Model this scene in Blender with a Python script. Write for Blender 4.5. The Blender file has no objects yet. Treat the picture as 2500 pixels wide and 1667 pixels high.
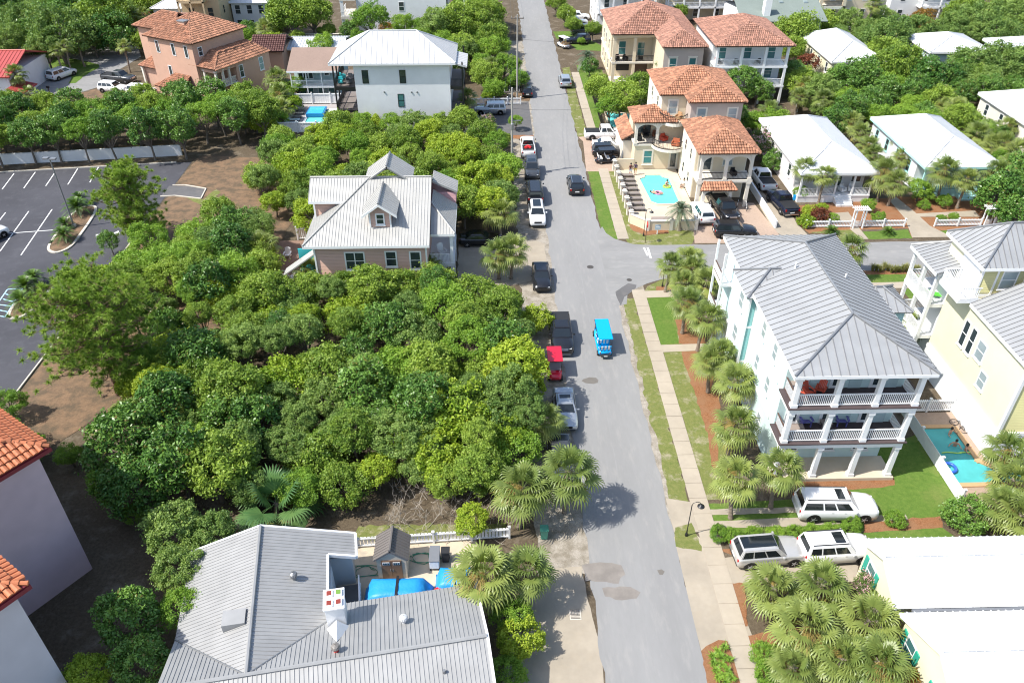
import bpy, bmesh, math, random
import numpy as np
from mathutils import Vector, Matrix

# ------------------------------------------------------------------ camera, sky, sun, exposure
SC = bpy.context.scene
COL = SC.collection
FPX, CX, CY, PITCH, HCAM, YAW = 1923.0, 1250.0, 833.5, math.radians(35.9), 43.0, math.radians(1.4)
cam_data = bpy.data.cameras.new('camera'); cam = bpy.data.objects.new('camera', cam_data); COL.objects.link(cam)
cam_data.sensor_width = 36.0; cam_data.lens = 36.0 * FPX / 2500.0
cam_data.clip_start = 0.5; cam_data.clip_end = 3000
cam.location = (0, 0, HCAM); cam.rotation_euler = (math.pi / 2 - PITCH, 0, -YAW)
SC.camera = cam

SUN_EL = math.radians(53.0)
SUN_TO = Vector((-0.957, -0.288, 0)).normalized()          # horizontal direction towards the sun
W = bpy.data.worlds.new('World'); SC.world = W; W.use_nodes = True
wn = W.node_tree.nodes; wl = W.node_tree.links
for n in list(wn): wn.remove(n)
sky = wn.new('ShaderNodeTexSky'); sky.sky_type = 'NISHITA'; sky.sun_disc = False
sky.sun_elevation = SUN_EL; sky.sun_rotation = math.atan2(SUN_TO.x, SUN_TO.y)
sky.air_density = 1.0; sky.dust_density = 1.5; sky.ozone_density = 1.0
bg = wn.new('ShaderNodeBackground'); bg.inputs[1].default_value = 0.15
wo = wn.new('ShaderNodeOutputWorld'); wl.new(sky.outputs[0], bg.inputs[0]); wl.new(bg.outputs[0], wo.inputs[0])
sun_data = bpy.data.lights.new('sun', 'SUN'); sun_data.energy = 4.2; sun_data.angle = math.radians(0.53)
sun_data.color = (1.0, 0.965, 0.90)
sun = bpy.data.objects.new('sun', sun_data); COL.objects.link(sun)
sdir = Vector((SUN_TO.x * math.cos(SUN_EL), SUN_TO.y * math.cos(SUN_EL), math.sin(SUN_EL)))
sun.rotation_euler = sdir.to_track_quat('Z', 'Y').to_euler(); sun.location = sdir * 120
SC.view_settings.view_transform = 'Standard'; SC.view_settings.look = 'None'
SC.view_settings.exposure = 0.70; SC.view_settings.gamma = 1.0; SC.view_settings.use_curve_mapping = False
SC.cycles.max_bounces = 5; SC.cycles.diffuse_bounces = 3; SC.cycles.glossy_bounces = 2; SC.cycles.transparent_max_bounces = 8
SC.cycles.use_denoising = True; SC.cycles.filter_width = 1.1; SC.cycles.sample_clamp_indirect = 4.0

# ------------------------------------------------------------------ survey helper: photo pixel -> point of the place at height z
_cp, _sp = math.cos(PITCH), math.sin(PITCH)
_R = Vector((math.cos(YAW), -math.sin(YAW), 0)); _H = Vector((math.sin(YAW), math.cos(YAW), 0))
_F = _H * _cp + Vector((0, 0, -_sp)); _U = _H * _sp + Vector((0, 0, _cp))
def G(x, y, z=0.0):
    d = _F + _R * ((x - CX) / FPX) - _U * ((y - CY) / FPX)
    return Vector((0, 0, HCAM)) + d * ((z - HCAM) / d.z)

# ------------------------------------------------------------------ materials
MATS = {}
def nodes(m): return m.node_tree.nodes, m.node_tree.links
def pmat(name, col, rough=0.7, var=0.10, scale=1.5, bump=0.0, bscale=30, metal=0.0, spec=0.5, big=0.0, bigscale=0.25, dirt=None, dirtamt=0.0, stretch=None, coat=0.0):
    """procedural surface: base colour with fine and coarse variation, optional dirt patches and relief"""
    if name in MATS: return MATS[name]
    m = bpy.data.materials.new(name); m.use_nodes = True; N, L = nodes(m)
    b = N['Principled BSDF']; b.inputs['Roughness'].default_value = rough; b.inputs['Metallic'].default_value = metal
    b.inputs['Specular IOR Level'].default_value = spec
    if coat: b.inputs['Coat Weight'].default_value = coat; b.inputs['Coat Roughness'].default_value = 0.05
    geo = N.new('ShaderNodeNewGeometry'); src = geo.outputs['Position']
    if stretch:
        mp = N.new('ShaderNodeMapping'); mp.inputs['Scale'].default_value = stretch; L.new(src, mp.inputs[0]); src = mp.outputs[0]
    def noise(s, det=4, ro=0.6):
        t = N.new('ShaderNodeTexNoise'); t.inputs['Scale'].default_value = s; t.inputs['Detail'].default_value = det; t.inputs['Roughness'].default_value = ro
        L.new(src, t.inputs['Vector']); return t.outputs['Fac']
    def mix(fac, a, c):
        x = N.new('ShaderNodeMix'); x.data_type = 'RGBA'
        if hasattr(fac, 'node'): L.new(fac, x.inputs[0])
        else: x.inputs[0].default_value = fac
        for s, v in ((6, a), (7, c)):
            if hasattr(v, 'node'): L.new(v, x.inputs[s])
            else: x.inputs[s].default_value = (*v, 1)
        return x.outputs[2]
    def sc(k): return tuple(min(1, max(0, c * k)) for c in col)
    cur = mix(noise(scale), sc(1 - var * 1.6), sc(1 + var * 1.6))
    if big:
        r = N.new('ShaderNodeMapRange'); r.inputs[1].default_value = 0.35; r.inputs[2].default_value = 0.65
        L.new(noise(bigscale, 3), r.inputs[0])
        x = N.new('ShaderNodeMix'); x.data_type = 'RGBA'; x.blend_type = 'MULTIPLY'; x.inputs[0].default_value = 1
        L.new(cur, x.inputs[6]); c2 = mix(r.outputs[0], (1 - big,) * 3, (1, 1, 1)); L.new(c2, x.inputs[7]); cur = x.outputs[2]
    if dirt:
        r = N.new('ShaderNodeMapRange'); r.inputs[1].default_value = 0.52; r.inputs[2].default_value = 0.75; r.inputs[4].default_value = dirtamt
        L.new(noise(scale * 0.45, 6, 0.7), r.inputs[0]); cur = mix(r.outputs[0], cur, dirt)
    L.new(cur, b.inputs['Base Color'])
    if bump:
        bp = N.new('ShaderNodeBump'); bp.inputs['Strength'].default_value = bump; bp.inputs['Distance'].default_value = 0.05
        L.new(noise(bscale, 5), bp.inputs['Height']); L.new(bp.outputs[0], b.inputs['Normal'])
    MATS[name] = m; return m

def tilemat(name, col, **k):
    m = pmat(name, col, **k); N, L = nodes(m); b = N['Principled BSDF']; src = b.inputs['Base Color'].links[0].from_socket
    g = N.new('ShaderNodeNewGeometry'); r = N.new('ShaderNodeMapRange'); r.inputs[3].default_value = 0.62; r.inputs[4].default_value = 1.30; L.new(g.outputs['Random Per Island'], r.inputs[0])
    x = N.new('ShaderNodeVectorMath'); x.operation = 'SCALE'; L.new(src, x.inputs[0]); L.new(r.outputs[0], x.inputs['Scale']); L.new(x.outputs[0], b.inputs['Base Color']); return m
def paint(name, col, rough=0.25, metal=0.0, coat=0.6):           # vehicle paint
    return pmat(name, col, rough=rough, var=0.03, scale=4, metal=metal, coat=coat)

def glassmat(name, col=(0.02, 0.03, 0.035), rough=0.06):
    if name in MATS: return MATS[name]
    m = pmat(name, col, rough=rough, var=0.25, scale=0.7, spec=0.8); return m

def lapsiding(name, col, pitch=0.16, rough=0.6):
    """painted lap boards too narrow to tell apart one by one: fine relief only"""
    if name in MATS: return MATS[name]
    m = pmat(name, col, rough=rough, var=0.05, scale=1.2, big=0.06); N, L = nodes(m); b = N['Principled BSDF']
    geo = N.new('ShaderNodeNewGeometry'); sp = N.new('ShaderNodeSeparateXYZ'); L.new(geo.outputs['Position'], sp.inputs[0])
    md = N.new('ShaderNodeMath'); md.operation = 'FRACT'; dv = N.new('ShaderNodeMath'); dv.operation = 'DIVIDE'; dv.inputs[1].default_value = pitch
    L.new(sp.outputs[2], dv.inputs[0]); L.new(dv.outputs[0], md.inputs[0])
    bp = N.new('ShaderNodeBump'); bp.inputs['Strength'].default_value = 1.0; bp.inputs['Distance'].default_value = 0.06; bp.invert = True
    L.new(md.outputs[0], bp.inputs['Height']); L.new(bp.outputs[0], b.inputs['Normal']); return m

def leafmat(name, col, col2, rough=0.5, trans=0.35, spec=0.35, old=(0.30, 0.26, 0.07)):
    """leaf: tint attribute per leaf, per-object variation, light passing through"""
    if name in MATS: return MATS[name]
    m = bpy.data.materials.new(name); m.use_nodes = True; N, L = nodes(m); b = N['Principled BSDF']; out = N['Material Output']
    at = N.new('ShaderNodeAttribute'); at.attribute_name = 'tint'
    oi = N.new('ShaderNodeObjectInfo')
    ad = N.new('ShaderNodeMath'); ad.operation = 'MULTIPLY_ADD'; ad.inputs[1].default_value = 0.42; L.new(oi.outputs['Random'], ad.inputs[0])
    ml = N.new('ShaderNodeMath'); ml.operation = 'MULTIPLY'; ml.inputs[1].default_value = 0.62; L.new(at.outputs['Fac'], ml.inputs[0]); L.new(ml.outputs[0], ad.inputs[2])
    mx = N.new('ShaderNodeMix'); mx.data_type = 'RGBA'; L.new(ad.outputs[0], mx.inputs[0]); mx.inputs[6].default_value = (*col, 1); mx.inputs[7].default_value = (*col2, 1)
    ag = N.new('ShaderNodeMapRange'); ag.inputs[1].default_value = 0.97; ag.inputs[2].default_value = 1.4; L.new(at.outputs['Fac'], ag.inputs[0])
    m2 = N.new('ShaderNodeMix'); m2.data_type = 'RGBA'; L.new(ag.outputs[0], m2.inputs[0]); L.new(mx.outputs[2], m2.inputs[6]); m2.inputs[7].default_value = (*old, 1)
    L.new(m2.outputs[2], b.inputs['Base Color']); b.inputs['Roughness'].default_value = rough; b.inputs['Specular IOR Level'].default_value = spec
    tr = N.new('ShaderNodeBsdfTranslucent'); br = N.new('ShaderNodeMix'); br.data_type = 'RGBA'; br.blend_type = 'MULTIPLY'; br.inputs[0].default_value = 1
    L.new(m2.outputs[2], br.inputs[6]); br.inputs[7].default_value = (1.0, 1.0, 0.55, 1); L.new(br.outputs[2], tr.inputs[0])
    ms = N.new('ShaderNodeMixShader'); ms.inputs[0].default_value = trans; L.new(b.outputs[0], ms.inputs[1]); L.new(tr.outputs[0], ms.inputs[2]); L.new(ms.outputs[0], out.inputs[0])
    MATS[name] = m; return m

# ------------------------------------------------------------------ mesh builder
class MB:
    def __init__(s): s.v = []; s.f = []; s.m = []
    def add(s, vs, fs, mi=0):
        o = len(s.v); s.v += [tuple(p) for p in vs]; s.f += [tuple(i + o for i in f) for f in fs]; s.m += [mi] * len(fs); return s
    def box(s, x0, x1, y0, y1, z0, z1, mi=0):
        if x0 > x1: x0, x1 = x1, x0
        if y0 > y1: y0, y1 = y1, y0
        if z0 > z1: z0, z1 = z1, z0
        return s.add([(x0, y0, z0), (x1, y0, z0), (x1, y1, z0), (x0, y1, z0), (x0, y0, z1), (x1, y0, z1), (x1, y1, z1), (x0, y1, z1)],
                     [(3, 2, 1, 0), (4, 5, 6, 7), (0, 1, 5, 4), (1, 2, 6, 5), (2, 3, 7, 6), (3, 0, 4, 7)], mi)
    def poly(s, pts, mi=0): return s.add(pts, [tuple(range(len(pts)))], mi)
    def hexa(s, b, t, mi=0):                                       # two quads bottom/top (CCW from above)
        return s.add(list(b) + list(t), [(3, 2, 1, 0), (4, 5, 6, 7), (0, 1, 5, 4), (1, 2, 6, 5), (2, 3, 7, 6), (3, 0, 4, 7)], mi)
    def prism(s, pts, n, mi=0):                                    # polygon pts extruded by vector n
        k = len(pts); a = [Vector(p) for p in pts]; b = [p + Vector(n) for p in a]
        fs = [tuple(range(k - 1, -1, -1)), tuple(range(k, 2 * k))] + [(i, (i + 1) % k, (i + 1) % k + k, i + k) for i in range(k)]
        return s.add(a + b, fs, mi)
    def sheet(s, pts, z, t=0.0, mi=0):                             # flat polygon, optional thickness below
        p = [(q[0], q[1], z) for q in pts]
        ar = sum(p[i][0] * p[(i + 1) % len(p)][1] - p[(i + 1) % len(p)][0] * p[i][1] for i in range(len(p)))
        if ar < 0: p.reverse()
        if t: return s.prism([(a, b, c - t) for a, b, c in p], (0, 0, t), mi)
        return s.poly(p, mi)
    def tube(s, pts, rs, n=8, mi=0, cap=True):
        pts = [Vector(p) for p in pts]
        if not hasattr(rs, '__len__'): rs = [rs] * len(pts)
        vs = []; fs = []; up = None
        for i, p in enumerate(pts):
            d = (pts[min(i + 1, len(pts) - 1)] - pts[max(i - 1, 0)]).normalized()
            if up is None: up = d.orthogonal().normalized()
            up = (up - d * up.dot(d)); up = up.normalized() if up.length > 1e-6 else d.orthogonal().normalized()
            w = d.cross(up)
            for k in range(n):
                a = 2 * math.pi * k / n; vs.append(p + (up * math.cos(a) + w * math.sin(a)) * rs[i])
        for i in range(len(pts) - 1):
            for k in range(n): fs.append((i * n + k, i * n + (k + 1) % n, (i + 1) * n + (k + 1) % n, (i + 1) * n + k))
        if cap: fs.append(tuple(range(n - 1, -1, -1))); fs.append(tuple((len(pts) - 1) * n + k for k in range(n)))
        return s.add(vs, fs, mi)
    def lathe(s, prof, c=(0, 0, 0), n=16, mi=0):
        vs = []; fs = []
        for r, z in prof:
            for k in range(n):
                a = 2 * math.pi * k / n; vs.append((c[0] + r * math.cos(a), c[1] + r * math.sin(a), c[2] + z))
        for i in range(len(prof) - 1):
            for k in range(n): fs.append((i * n + k, i * n + (k + 1) % n, (i + 1) * n + (k + 1) % n, (i + 1) * n + k))
        fs.append(tuple(range(n - 1, -1, -1))); fs.append(tuple((len(prof) - 1) * n + k for k in range(n)))
        return s.add(vs, fs, mi)
    def xf(s, M):
        s.v = [tuple(M @ Vector(p)) for p in s.v]; return s
    def build(s, name, mat, parent=None, smooth=False, bevel=0.0, world=True):
        me = bpy.data.meshes.new(name)
        o = ORG.get(parent) if (parent is not None and world) else None
        vs = s.v if o is None else [(p[0] - o[0], p[1] - o[1], p[2] - o[2]) for p in s.v]
        me.from_pydata(vs, [], s.f)
        for mm in (mat if isinstance(mat, (list, tuple)) else [mat]): me.materials.append(mm)
        if isinstance(mat, (list, tuple)): me.polygons.foreach_set('material_index', s.m)
        if bevel:
            bm = bmesh.new(); bm.from_mesh(me); bmesh.ops.remove_doubles(bm, verts=bm.verts, dist=1e-4)
            bmesh.ops.bevel(bm, geom=[e for e in bm.edges if e.is_manifold and e.calc_face_angle(0) > 0.35], offset=bevel, segments=2, affect='EDGES', clamp_overlap=True)
            bm.to_mesh(me); bm.free()
        if smooth: me.polygons.foreach_set('use_smooth', [True] * len(me.polygons))
        me.update()
        return link(name, me, parent)

ORG = {}
def link(name, me, parent=None):
    o = bpy.data.objects.new(name, me); COL.objects.link(o)
    if parent is not None:
        o.parent = parent
        if parent in ORG: ORG[o] = ORG[parent]
    return o
def tag(o, label=None, cat=None, group=None, kind=None):
    if label: o['label'] = label
    if cat: o['category'] = cat
    if group: o['group'] = group
    if kind: o['kind'] = kind
    return o
def thing(name, label, cat, loc=(0, 0, 0), group=None, rotz=0.0):
    o = bpy.data.objects.new(name, None); COL.objects.link(o); o.empty_display_size = 0.3
    o.location = loc; o.rotation_euler = (0, 0, rotz)
    ORG[o] = Vector(loc) if not rotz else Vector((0, 0, 0))
    return tag(o, label, cat, group)
def structure(name, mb, mat, label=None, **k):
    o = mb.build(name, mat, **k); o['kind'] = 'structure'
    if label: o['label'] = label
    return o
def copy_tree(o, parent=None):
    c = o.copy(); COL.objects.link(c)
    if parent is not None: c.parent = parent
    for ch in o.children: copy_tree(ch, c)
    return c

# face frames: u along the wall, v up, n outwards
class Face:
    def __init__(s, side, plane):
        s.side = side; s.p = plane
    def pt(s, u, v, n):
        if s.side == 'y-': return (u, s.p - n, v)
        if s.side == 'y+': return (u, s.p + n, v)
        if s.side == 'x-': return (s.p - n, u, v)
        return (s.p + n, u, v)
    def box(s, mb, u0, u1, v0, v1, n0, n1, mi=0):
        a = s.pt(u0, v0, n0); b = s.pt(u1, v1, n1); return mb.box(a[0], b[0], a[1], b[1], a[2], b[2], mi)

def window(parent, side, plane, u, z, w, h, fm, gm=None, fw=0.09, mull=0, bars=1, proud=0.05, sill=True, hood=False):
    """window part (surround, sash bars, sill) with a pane as sub-part; u centre, z bottom"""
    F = Face(side, plane); mb = MB()
    F.box(mb, u - w / 2 - fw, u - w / 2, z - fw, z + h + fw, 0.002, proud); F.box(mb, u + w / 2, u + w / 2 + fw, z - fw, z + h + fw, 0.002, proud)
    F.box(mb, u - w / 2, u + w / 2, z + h, z + h + fw, 0.002, proud); F.box(mb, u - w / 2, u + w / 2, z - fw, z, 0.002, proud)
    for i in range(bars): zz = z + h * (i + 1) / (bars + 1); F.box(mb, u - w / 2, u + w / 2, zz - 0.03, zz + 0.03, 0.002, proud * 0.8)
    for i in range(mull): uu = u - w / 2 + w * (i + 1) / (mull + 1); F.box(mb, uu - 0.05, uu + 0.05, z + 0.001, z + h - 0.001, 0.002, proud * 0.9)
    if sill: F.box(mb, u - w / 2 - fw - 0.05, u + w / 2 + fw + 0.05, z - fw - 0.08, z - fw - 0.001, 0.002, proud + 0.08)
    if hood: F.box(mb, u - w / 2 - fw - 0.06, u + w / 2 + fw + 0.06, z + h + fw + 0.001, z + h + fw + 0.12, 0.002, proud + 0.07)
    o = mb.build('window', fm, parent)
    g = MB(); F.box(g, u - w / 2, u + w / 2, z, z + h, 0.003, proud * 0.35); g.build('pane', gm or M_GLASS, o)
    return o
def door(parent, side, plane, u, z, w, h, fm, dm, glazed=True):
    F = Face(side, plane); mb = MB(); fw = 0.12
    F.box(mb, u - w / 2 - fw, u - w / 2, z, z + h + fw, 0.002, 0.06); F.box(mb, u + w / 2, u + w / 2 + fw, z, z + h + fw, 0.002, 0.06); F.box(mb, u - w / 2, u + w / 2, z + h, z + h + fw, 0.002, 0.06)
    F.box(mb, u - w / 2, u + w / 2, z, z + h, 0.002, 0.03)
    o = mb.build('door', fm, parent)
    g = MB(); F.box(g, u - w / 2 + 0.12, u + w / 2 - 0.12, z + (0.25 if glazed else 0.05), z + h - 0.12, 0.031, 0.045); g.build('pane' if glazed else 'door_panel', M_GLASS if glazed else dm, o)
    k = MB(); a = F.pt(u + w / 2 - 0.08, z + 1.0, 0.09); k.lathe([(0.005, -0.03), (0.03, 0), (0.005, 0.03)], a, 8); k.build('handle', M_DARK, o)
    return o

def clip(poly, a, b, c):                                           # keep a*x+b*y<=c, 2-D
    out = []
    for i in range(len(poly)):
        p, q = poly[i], poly[(i + 1) % len(poly)]; dp = a * p[0] + b * p[1] - c; dq = a * q[0] + b * q[1] - c
        if dp <= 0: out.append(p)
        if dp * dq < 0: t = dp / (dp - dq); out.append((p[0] + (q[0] - p[0]) * t, p[1] + (q[1] - p[1]) * t))
    return out
def plane_frame(pts):
    p = [Vector(q) for q in pts]; n = Vector((0, 0, 0))
    for i in range(len(p)): n += p[i].cross(p[(i + 1) % len(p)])
    n.normalize()
    if n.z < 0: n = -n
    up = Vector((0, 0, 1)) - n * n.z
    up = up.normalized() if up.length > 1e-4 else Vector((0, 1, 0))
    u = up.cross(n).normalized()
    return p[0].copy(), u, up, n
def hip_caps(mb, edges, r=0.09, h=0.06):
    for a, b in edges:
        a = Vector(a) + Vector((0, 0, h)); b = Vector(b) + Vector((0, 0, h)); mb.tube([a, b], r, 6)

def metal_roof(th, planes, mat, caps=(), spacing=0.45, t=0.06, rib=0.05, ribw=0.045, fascia=None, fm=None, label=None, capmat=None, capr=0.09, seam=None):
    """standing-seam roof: every pan between two seams is a roof_panel of its own under the roof part"""
    mb = MB()
    hip_caps(mb, caps, capr)
    for pts in planes:
        o, u, up, n = plane_frame(pts)
        mb.prism([Vector(p) - n * (t + 0.10) for p in pts], n * 0.095)
    roof = mb.build('roof', capmat or mat, th)
    if label: roof['label'] = label
    for pts in planes:
        o, u, up, n = plane_frame(pts)
        q = [((Vector(p) - o).dot(u), (Vector(p) - o).dot(up)) for p in pts]
        u0 = min(a for a, b in q); u1 = max(a for a, b in q); k = max(1, round((u1 - u0) / spacing)); s = (u1 - u0) / k
        for i in range(k):
            a, b = u0 + i * s, u0 + (i + 1) * s
            c = clip(clip(q, -1, 0, -a), 1, 0, b)
            if len(c) < 3: continue
            ar = sum(c[j][0] * c[(j + 1) % len(c)][1] - c[(j + 1) % len(c)][0] * c[j][1] for j in range(len(c)))
            if ar < 0: c.reverse()
            P3 = [o + u * x + up * y for x, y in c]
            pm = MB(); pm.prism([p - n * t for p in P3], n * t)
            vs = [y for x, y in c if x < a + 1e-4 + 0.02] or [c[0][1]]
            v0, v1 = min(vs), max(vs)
            if v1 - v0 > 0.1:
                A = o + u * (a + 0.002) + up * v0; B = o + u * (a + 0.002) + up * v1; w = u * ribw; hh = n * rib
                pm.hexa([A, A + w, B + w, B], [A + hh, A + w + hh, B + w + hh, B + hh], 1)
            pm.build('roof_panel', [mat, seam or mat], roof)
    if fascia:
        f = MB()
        for a, b in fascia:
            a = Vector(a); b = Vector(b); d = (b - a).normalized(); nn = d.cross(Vector((0, 0, 1))).normalized() * 0.03
            f.hexa([a - nn - Vector((0, 0, .28)), a + nn - Vector((0, 0, .28)), b + nn - Vector((0, 0, .28)), b - nn - Vector((0, 0, .28))], [a - nn - Vector((0, 0, .02)), a + nn - Vector((0, 0, .02)), b + nn - Vector((0, 0, .02)), b - nn - Vector((0, 0, .02))])
        f.build('fascia', fm or mat, th)
    return roof

def tile_shape(w, l, seg=4):
    vs = []; fs = []
    for j, (y, dz) in enumerate(((0, 0.085), (l * 1.1, 0.0))):
        for i in range(seg + 1):
            a = math.pi * i / seg; vs.append((-math.cos(a) * w / 2, y, math.sin(a) * w * 0.46 + dz))
    for i in range(seg): fs.append((i, i + 1, i + seg + 2, i + seg + 1))
    fs.append(tuple(range(seg, -1, -1)))
    return vs, fs
def tile_roof(th, planes, mat, caps=(), tw=0.30, tl=0.42, individual=None, slabmat=None, t=0.10, name='roof', fasciamat=None):
    mb = MB()
    for pts in planes:
        o, u, up, n = plane_frame(pts); mb.prism([Vector(p) - n * t for p in pts], n * (t - 0.01))
    roof = mb.build(name, slabmat or mat, th)
    tv, tf = tile_shape(tw, tl); rng = random.Random(len(planes) * 7 + int(abs(planes[0][0][0]) * 13))
    big = MB(); tm = None; cnt = 0
    for pts in planes:
        o, u, up, n = plane_frame(pts)
        q = [((Vector(p) - o).dot(u), (Vector(p) - o).dot(up)) for p in pts]
        ar = sum(q[j][0] * q[(j + 1) % len(q)][1] - q[(j + 1) % len(q)][0] * q[j][1] for j in range(len(q)))
        if ar < 0: q.reverse()
        def inside(x, y):
            return all((q[(j + 1) % len(q)][0] - q[j][0]) * (y - q[j][1]) - (q[(j + 1) % len(q)][1] - q[j][1]) * (x - q[j][0]) >= -0.02 for j in range(len(q)))
        u0 = min(a for a, b in q); u1 = max(a for a, b in q); v0 = min(b for a, b in q); v1 = max(b for a, b in q)
        k = round((u1 - u0) / tw); sx = (u1 - u0) / k; r = max(1, round((v1 - v0) / tl)); sy = (v1 - v0) / r
        for i in range(k):
            for j in range(r):
                x = u0 + (i + 0.5) * sx; y = v0 + j * sy
                if not inside(x, y + sy * 0.5): continue
                b = o + u * (x + rng.uniform(-.008, .008)) + up * (y - 0.03) + n * rng.uniform(0, 0.01)
                if individual is not None and cnt < 290 and individual(b):
                    if tm is None:
                        tm = bpy.data.meshes.new('roof_tile'); tm.from_pydata(tv, [], tf); tm.materials.append(mat)
                    ob = bpy.data.objects.new('roof_tile', tm); COL.objects.link(ob); ob.parent = roof
                    R = Matrix((u, up, n)).transposed().to_4x4(); ob.matrix_local = Matrix.Translation(b - ORG[roof]) @ R; cnt += 1
                else:
                    big.add([b + u * vx + up * vy + n * vz for vx, vy, vz in tv], tf)
    if big.v: big.build('roof_tiles', mat, roof)['kind'] = 'stuff'
    cb = MB()
    for a, b in caps:
        a = Vector(a); b = Vector(b); L = (b - a).length; k = max(1, round(L / 0.4))
        for i in range(k):
            p = a + (b - a) * (i / k); e = a + (b - a) * ((i + 1.12) / k); cb.tube([p + Vector((0, 0, .07)), e + Vector((0, 0, .05))], [0.14, 0.11], 7)
    if cb.v: cb.build('ridge_tiles', mat, roof)
    return roof

def hip(x0, x1, y0, y1, z, rise, axis=None, ins=None):
    """four planes and caps of a hip roof; ridge along the longer side unless axis given"""
    axis = axis or ('x' if x1 - x0 >= y1 - y0 else 'y')
    if axis == 'y':
        i, i2 = ins if isinstance(ins, tuple) else (ins, ins) if ins is not None else ((x1 - x0) / 2,) * 2; cx = (x0 + x1) / 2; a = (cx, y0 + i, z + rise); b = (cx, y1 - i2, z + rise)
        A, B, C_, D = (x0, y0, z), (x1, y0, z), (x1, y1, z), (x0, y1, z)
        pl = [[A, B, a], [B, C_, b, a], [C_, D, b], [D, A, a, b]]
    else:
        i, i2 = ins if isinstance(ins, tuple) else (ins, ins) if ins is not None else ((y1 - y0) / 2,) * 2; cy = (y0 + y1) / 2; a = (x0 + i, cy, z + rise); b = (x1 - i2, cy, z + rise)
        A, B, C_, D = (x0, y0, z), (x1, y0, z), (x1, y1, z), (x0, y1, z)
        pl = [[A, B, b, a], [B, C_, b], [C_, D, a, b], [D, A, a]]
    if axis == 'y': caps = [(A, a), (B, a), (C_, b), (D, b), (a, b)]
    else: caps = [(A, a), (D, a), (B, b), (C_, b), (a, b)]
    return pl, caps, [(A, B), (B, C_), (C_, D), (D, A)]
def gable(x0, x1, y0, y1, z, rise, axis='x'):
    if axis == 'x':
        cy = (y0 + y1) / 2; a = (x0, cy, z + rise); b = (x1, cy, z + rise)
        return [[(x0, y0, z), (x1, y0, z), b, a], [(x1, y1, z), (x0, y1, z), a, b]], [(a, b)], [((x0, y0, z), (x1, y0, z)), ((x1, y1, z), (x0, y1, z))]
    cx = (x0 + x1) / 2; a = (cx, y0, z + rise); b = (cx, y1, z + rise)
    return [[(x1, y0, z), (x1, y1, z), b, a], [(x0, y1, z), (x0, y0, z), a, b]], [(a, b)], [((x1, y0, z), (x1, y1, z)), ((x0, y1, z), (x0, y0, z))]

def railing(parent, path, z, h=1.0, mat=None, topmat=None, gap=0.13, bw=0.045, name='railing', posts=False, solid=None):
    """rail with balusters along a polyline; balusters are a few pixels, joined as one sub-part"""
    mb = MB(); bb = MB()
    for a, b in zip(path[:-1], path[1:]):
        a = Vector((a[0], a[1], z)); b = Vector((b[0], b[1], z)); d = b - a; L = d.length; d.normalize(); n = Vector((-d.y, d.x, 0)) * 0.045
        for zz, hh in ((h - 0.07, 0.07), (0.08, 0.06)):
            up0 = Vector((0, 0, zz)); up1 = Vector((0, 0, zz + hh)); mb.hexa([a - n + up0, a + n + up0, b + n + up0, b - n + up0][::-1], [a - n + up1, a + n + up1, b + n + up1, b - n + up1][::-1])
        k = max(1, int(L / gap)); s = L / k; e = d * bw / 2; m = Vector((-d.y, d.x, 0)) * bw / 2
        for i in range(1, k):
            c = a + d * (i * s); q = [c - e - m, c + e - m, c + e + m, c - e + m]
            bb.hexa([p + Vector((0, 0, 0.13)) for p in q], [p + Vector((0, 0, h - 0.065)) for p in q])
    r = mb.build(name, topmat or mat, parent)
    if bb.v: bb.build('balusters', mat, r)['kind'] = 'stuff'
    return r
def column(parent, x, y, z0, z1, w=0.3, mat=None, base=True):
    mb = MB(); mb.box(x - w / 2, x + w / 2, y - w / 2, y + w / 2, z0, z1)
    if base:
        e = w / 2 + 0.06; mb.box(x - e, x + e, y - e, y + e, z0 + 0.001, z0 + 0.25); mb.box(x - e, x + e, y - e, y + e, z1 - 0.2, z1 - 0.001)
    return mb.build('column', mat, parent)
def wallbox(parent, x0, x1, y0, y1, z0, z1, mat, name='wall'):
    return MB().box(x0, x1, y0, y1, z0, z1).build(name, mat, parent)

M_GLASS = glassmat('window glass', (0.035, 0.05, 0.055)); M_GLASS_T = glassmat('tinted green glass', (0.06, 0.17, 0.17)); M_GLASS_B = glassmat('blind behind glass', (0.30, 0.36, 0.38), 0.1)
M_DARK = pmat('black metal', (0.015, 0.015, 0.017), rough=0.4)
M_WHITE = pmat('white trim paint', (0.80, 0.80, 0.79), rough=0.5, var=0.03, big=0.05)

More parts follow.
